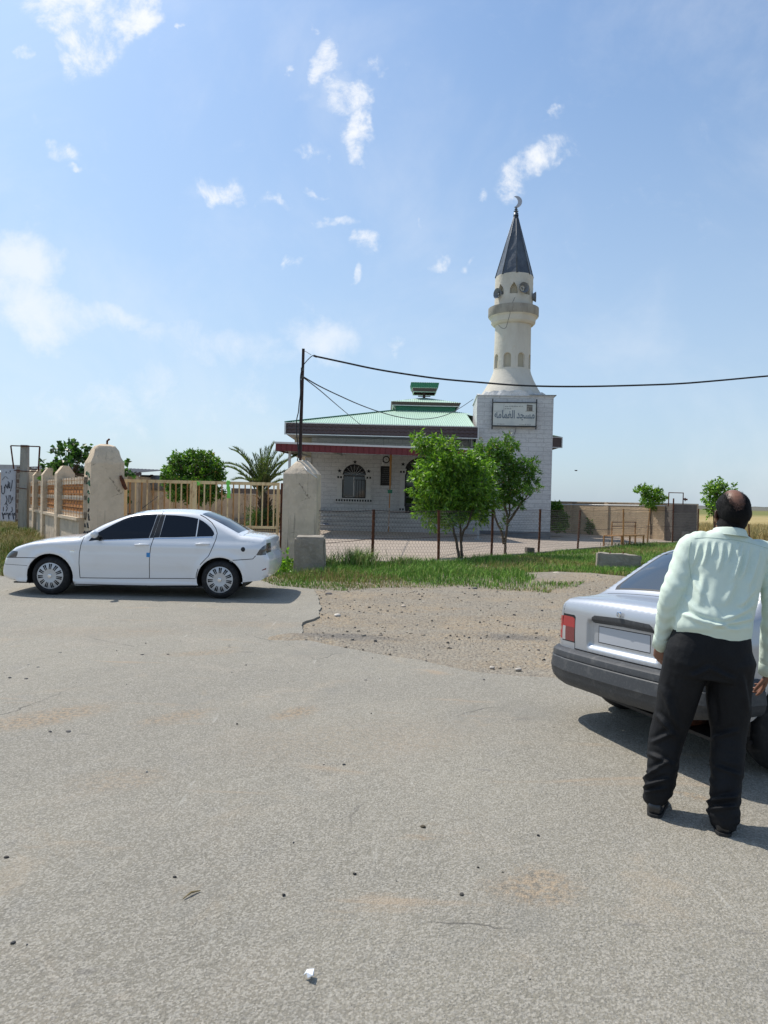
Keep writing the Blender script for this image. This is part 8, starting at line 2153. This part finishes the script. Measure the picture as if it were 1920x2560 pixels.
limb_loft(bm, [K(1270, 430, 3.785), sh_r, sh_r.lerp(el_r, .5), el_r, el_r.lerp(wr_r, .5), wr_r + (wr_r - el_r).normalized() * .005], [(.06, .075), (.071, .078), (.066, .066), (.060, .060), (.054, .054), (.041, .044)], 18)
shirt = remeshed(bm, .0065, 9, 'shirt')
V, N_ = coords(shirt), normals(shirt); kx, ky = to_k(V); back = (N_[:, 1] < .25).astype(float)
def ridge(x0, y0, x1, y1, w, a, cx=0., pw=1.0):
    """raised fold along a bent line; the amplitude fades at both ends"""
    vx, vy = x1 - x0, y1 - y0; L2 = vx * vx + vy * vy; t = ((kx - x0) * vx + (ky - y0) * vy) / L2
    tc_ = np.clip(t, 0, 1); d = ((kx - x0) * vy - (ky - y0) * vx) / math.sqrt(L2) - cx * 4 * tc_ * (1 - tc_)
    fade = np.clip(1 - np.abs(2 * tc_ - 1) ** 3, 0, 1) * (t > -.05) * (t < 1.05)
    return 1.5 * a * (np.exp(-(d / (w * .72)) ** 2) - .6 * np.exp(-((d - w * 1.3) / (w * .9)) ** 2)) * fade
D = np.zeros(len(V))
for q in ((935, 372, 890, 520, 16, .007, 8), (985, 362, 955, 520, 13, .007, 5), (1030, 366, 1000, 470, 11, .005, 4), (1075, 372, 1040, 560, 14, .006, 8), (1125, 378, 1095, 500, 12, .006, 6), (1190, 380, 1120, 620, 17, .009, 14), (1175, 372, 1165, 470, 11, .007, -6), (1235, 398, 1180, 600, 15, .008, 8), (1290, 420, 1225, 640, 17, .009, 10),
          (1160, 540, 1080, 760, 26, .007, 10), (1240, 560, 1180, 780, 26, .007, 6), (960, 560, 930, 760, 26, .005, 4), (890, 560, 960, 700, 20, .006, -10), (1280, 640, 1160, 760, 22, .007, 8), (840, 700, 960, 820, 24, .006, -8), (1270, 740, 1050, 850, 22, .009, 10), (1260, 820, 1000, 880, 16, .009, 8), (820, 800, 980, 880, 18, .008, 8), (900, 830, 1180, 905, 15, .008, -6), (1010, 760, 1060, 880, 22, .005, 4)): D += ridge(*q)
bx = sstep(760, 840, ky) * (1 - sstep(885, 925, ky)) * ((kx > 800) & (kx < 1240)); D += .010 * bx                      # blouse over the belt
for (s_, e_, w_, sg) in ((sh_l, el_l, wr_l, 1), (sh_r, el_r, wr_r, -1)):                                              # sleeve creases
    for (A, B, seed) in ((s_, e_, 1), (e_, w_, 2)):
        A, B = np.array(A), np.array(B); ab = B - A; L2 = ab @ ab; t = ((V - A) @ ab) / L2; d = np.linalg.norm(V - (A + np.clip(t, 0, 1)[:, None] * ab), axis=1)
        near = (d < .085) & (t > .02) & (t < .98) & ((kx < 860) | (kx > 1300))
        th = np.arctan2(V[:, 1] - (A + t[:, None] * ab)[:, 1], V[:, 0] - (A + t[:, None] * ab)[:, 0])
        amp_ = .6 * (.0035 + .004 * np.exp(-((t - (1 if seed == 1 else 0)) / .28) ** 2) + .003 * (t > .75) * (seed == 2))
        D += near * amp_ * np.sin(t * 26 + 2.2 * np.sin(th * 2 + seed + sg) + sg) * np.sin(np.pi * np.clip(t, 0, 1)) ** .5
lo = np.array([mnoise.noise(Vector((v[0] * 9, v[1] * 9, v[2] * 5))) for v in V]); md = np.array([mnoise.noise(Vector((v[0] * 26 + 7, v[1] * 26, v[2] * 12))) for v in V]); D += .0035 * lo + .0012 * md
V = V + N_ * D[:, None]; shirt.vertices.foreach_set('co', V.astype(np.float32).ravel()); shirt.update()
dg_ = BVHTree.FromPolygons([tuple(v) for v in V], [tuple(p.vertices) for p in shirt.polygons])
def onshirt(x, y, off=.0008):
    d = ray(1360 + x * .416, 1200 + y * .416).normalized(); h = dg_.ray_cast(Vector((0, 0, CAMH)), d)
    return h[0] - d * off if h[0] is not None else None
M['shirt'] = mat('shirt', (.645, .735, .63), .8, spec=.2, var=[(8, 4, (.605, .70, .595), .45, .7, .5, I3)], bump=[(900, .0006, 2), (26, .0012, 3)])
seams = []
for pl in ([(905, 352), (960, 347), (1020, 348), (1090, 354), (1160, 364), (1230, 378), (1300, 398), (1345, 412)], [(884, 372), (872, 420), (870, 480), (878, 540), (884, 590)], [(655, 955), (690, 975), (735, 985)]):
    pts = [onshirt(x, y) for x, y in smoothcurve([Vector(p) for p in pl], 6)]; seams.append([p for p in pts if p is not None])
so_ = link(shirt, 'shirt', M['shirt'], man)
b = MB()
for s_ in seams:
    if len(s_) > 2: b.tube(s_, .0013, 5)
b.build('seam', mat('shirt_seam', (.45, .54, .44), .85), so_)
# collar: folded band round the neck
bm = bmesh.new(); rows = []
cN = K(1112, 334, 3.79); n = 36
prof = [(-.002, .0, .0), (.0, .0, .026), (.004, .0, .031), (.010, .0, .027), (.020, .0, .0), (.024, .0, -.006)]
for (o_, _, z) in prof:
    ring = []
    for k in range(n):
        a = 2 * math.pi * k / n; rad_x, rad_y = .068 + o_, .071 + o_
        bk = .5 - .5 * math.sin(a)
        ring.append(bm.verts.new(cN + rv0 * math.cos(a) * rad_x * 1.02 + Vector((0, math.sin(a) * rad_y - .004, z * (.75 + .35 * bk) - .012 * (1 - bk))) + Vector((0, 0, .012)))) 
    rows.append(ring)
for r0, r1 in zip(rows[:-1], rows[1:]):
    for k in range(n):
        if abs(k - n / 4) < 1.2: continue
        bm.faces.new((r0[k], r0[(k + 1) % n], r1[(k + 1) % n], r1[k]))
cme = bpy.data.meshes.new('collar'); bm.to_mesh(cme); bm.free(); link(cme, 'collar', M['shirt'], so_)
for (w_, e_) in ((wr_l, el_l), (wr_r, el_r)):
    d = (w_ - e_).normalized(); b = MB(); b.tube([w_ - d * .055, w_ - d * .05, w_ + d * .012, w_ + d * .014, w_ + d * .004], [.0455, .0475, .0475, .044, .04], 20, cap=False); o = b.build('cuff', M['shirt'], so_, smooth=True, recalc=False)
# ---- trousers
bm = bmesh.new()
ellipse_loft(bm, [sec(1010, 893, 3.70, .186, .128), sec(1006, 935, 3.70, .194, .135), sec(992, 1020, 3.70, .212, .145), sec(985, 1100, 3.70, .222, .148), sec(982, 1180, 3.70, .222, .14)], 28, 2.3)
limb_loft(bm, [hip_l + Vector((0, 0, .02)), hip_l.lerp(kn_l, .4), kn_l, kn_l.lerp(an_l, .45), kn_l.lerp(an_l, .82), an_l + Vector((0, .005, .005))], [(.118, .135), (.108, .118), (.088, .096), (.079, .090), (.074, .086), (.060, .078)], 18)
limb_loft(bm, [hip_r + Vector((0, 0, .02)), hip_r.lerp(kn_r, .4), kn_r, kn_r.lerp(an_r, .45), kn_r.lerp(an_r, .82), an_r + Vector((0, .005, .008))], [(.124, .135), (.112, .118), (.090, .096), (.074, .088), (.072, .084), (.074, .082)], 18)
tr = remeshed(bm, .0068, 8, 'trousers'); V, N_ = coords(tr), normals(tr); kx, ky = to_k(V); D = np.zeros(len(V))
for q in ((700, 1230, 800, 1500, 28, .010, 10), (660, 1400, 800, 1560, 20, .010, 10), (640, 1580, 780, 1500, 18, .010, -8), (610, 1640, 780, 1720, 16, .009, 6), (600, 1760, 760, 1680, 15, .010, -6), (590, 1800, 700, 1730, 12, .011, 5), (590, 1850, 760, 1790, 14, .012, 5), (600, 1880, 740, 1850, 10, .010, 3), (980, 1260, 1010, 1480, 22, .007, 6), (1010, 1560, 1180, 1500, 20, .008, 6), (1010, 1720, 1180, 1780, 18, .009, 5), (960, 1940, 1170, 1900, 18, .014, 5), (970, 1990, 1170, 1960, 14, .012, 5), (1180, 1150, 1220, 1400, 24, .008, 8), (880, 1180, 1010, 1120, 20, .008, -6), (1000, 1130, 1150, 1200, 20, .008, -6)): D += ridge(*q)
lo = np.array([mnoise.noise(Vector((v[0] * 8, v[1] * 8, v[2] * 6))) for v in V]); md = np.array([mnoise.noise(Vector((v[0] * 14, v[1] * 14 + 3, v[2] * 34))) for v in V])
D += .009 * lo + .008 * md * np.clip((ky - 1500) / 350, .15, 1)
V = V + N_ * D[:, None]; tr.vertices.foreach_set('co', V.astype(np.float32).ravel()); tr.update()
M['trousers'] = mat('trousers', (.0075, .008, .0095), .7, spec=.22, var=[(14, 3, (.012, .0125, .014), .45, .7, .6, I3)], bump=[(1100, .0005, 2), (30, .003, 3)])
to_ = link(tr, 'trousers', M['trousers'], man)
# ---- shoes
for (a, yw, lab) in ((an_l, R(-26), 'l'), (an_r, R(-24), 'r')):
    bm = bmesh.new(); Mx = Matrix.Translation((a.x, a.y, 0)) @ Matrix.Rotation(yw, 4, 'Z'); secs = []
    for (y, w, h0, h1) in ((-.062, .022, .012, .055), (-.052, .034, .006, .075), (-.01, .040, .004, .085), (.05, .042, .006, .075), (.11, .050, .004, .060), (.16, .047, .004, .045), (.20, .034, .006, .032), (.215, .018, .010, .024)):
        secs.append((Mx @ Vector((0, y, (h0 + h1) / 2)), w, (h1 - h0) / 2, (Mx.to_3x3() @ Vector((1, 0, 0))), Vector((0, 0, 1))))
    ellipse_loft(bm, secs, 20, 2.6); sm = bpy.data.meshes.new('shoe'); bmesh.ops.recalc_face_normals(bm, faces=bm.faces); bm.to_mesh(sm); bm.free()
    o = link(sm, 'shoe', mat('shoe_black', (.016, .016, .017), .28, spec=.6, bump=[(60, .002, 3)]), man)
    b = MB(); pts = [(-.036, -.055), (-.043, 0), (-.046, .06), (-.055, .11), (-.05, .17), (-.03, .212), (.03, .212), (.05, .17), (.055, .11), (.046, .06), (.043, 0), (.036, -.055), (.02, -.072), (-.02, -.072)]
    b.prism([Mx @ Vector((x, y, .0015)) for x, y in pts], (0, 0, .014)); b.build('sole', mat('sole_black', (.02, .02, .02), .7), o)
b = MB()
for sg in (-1, 1):
    c = headc + headtilt @ Vector((sg * .03, .083, -.004)); b = MB(); bm = bmesh.new(); bmesh.ops.create_uvsphere(bm, u_segments=10, v_segments=8, radius=.0115); b.add([v.co + c for v in bm.verts], [[v.index for v in f.verts] for f in bm.faces]); bm.free(); b.build('eye', M['white_trim'], bo, smooth=True)
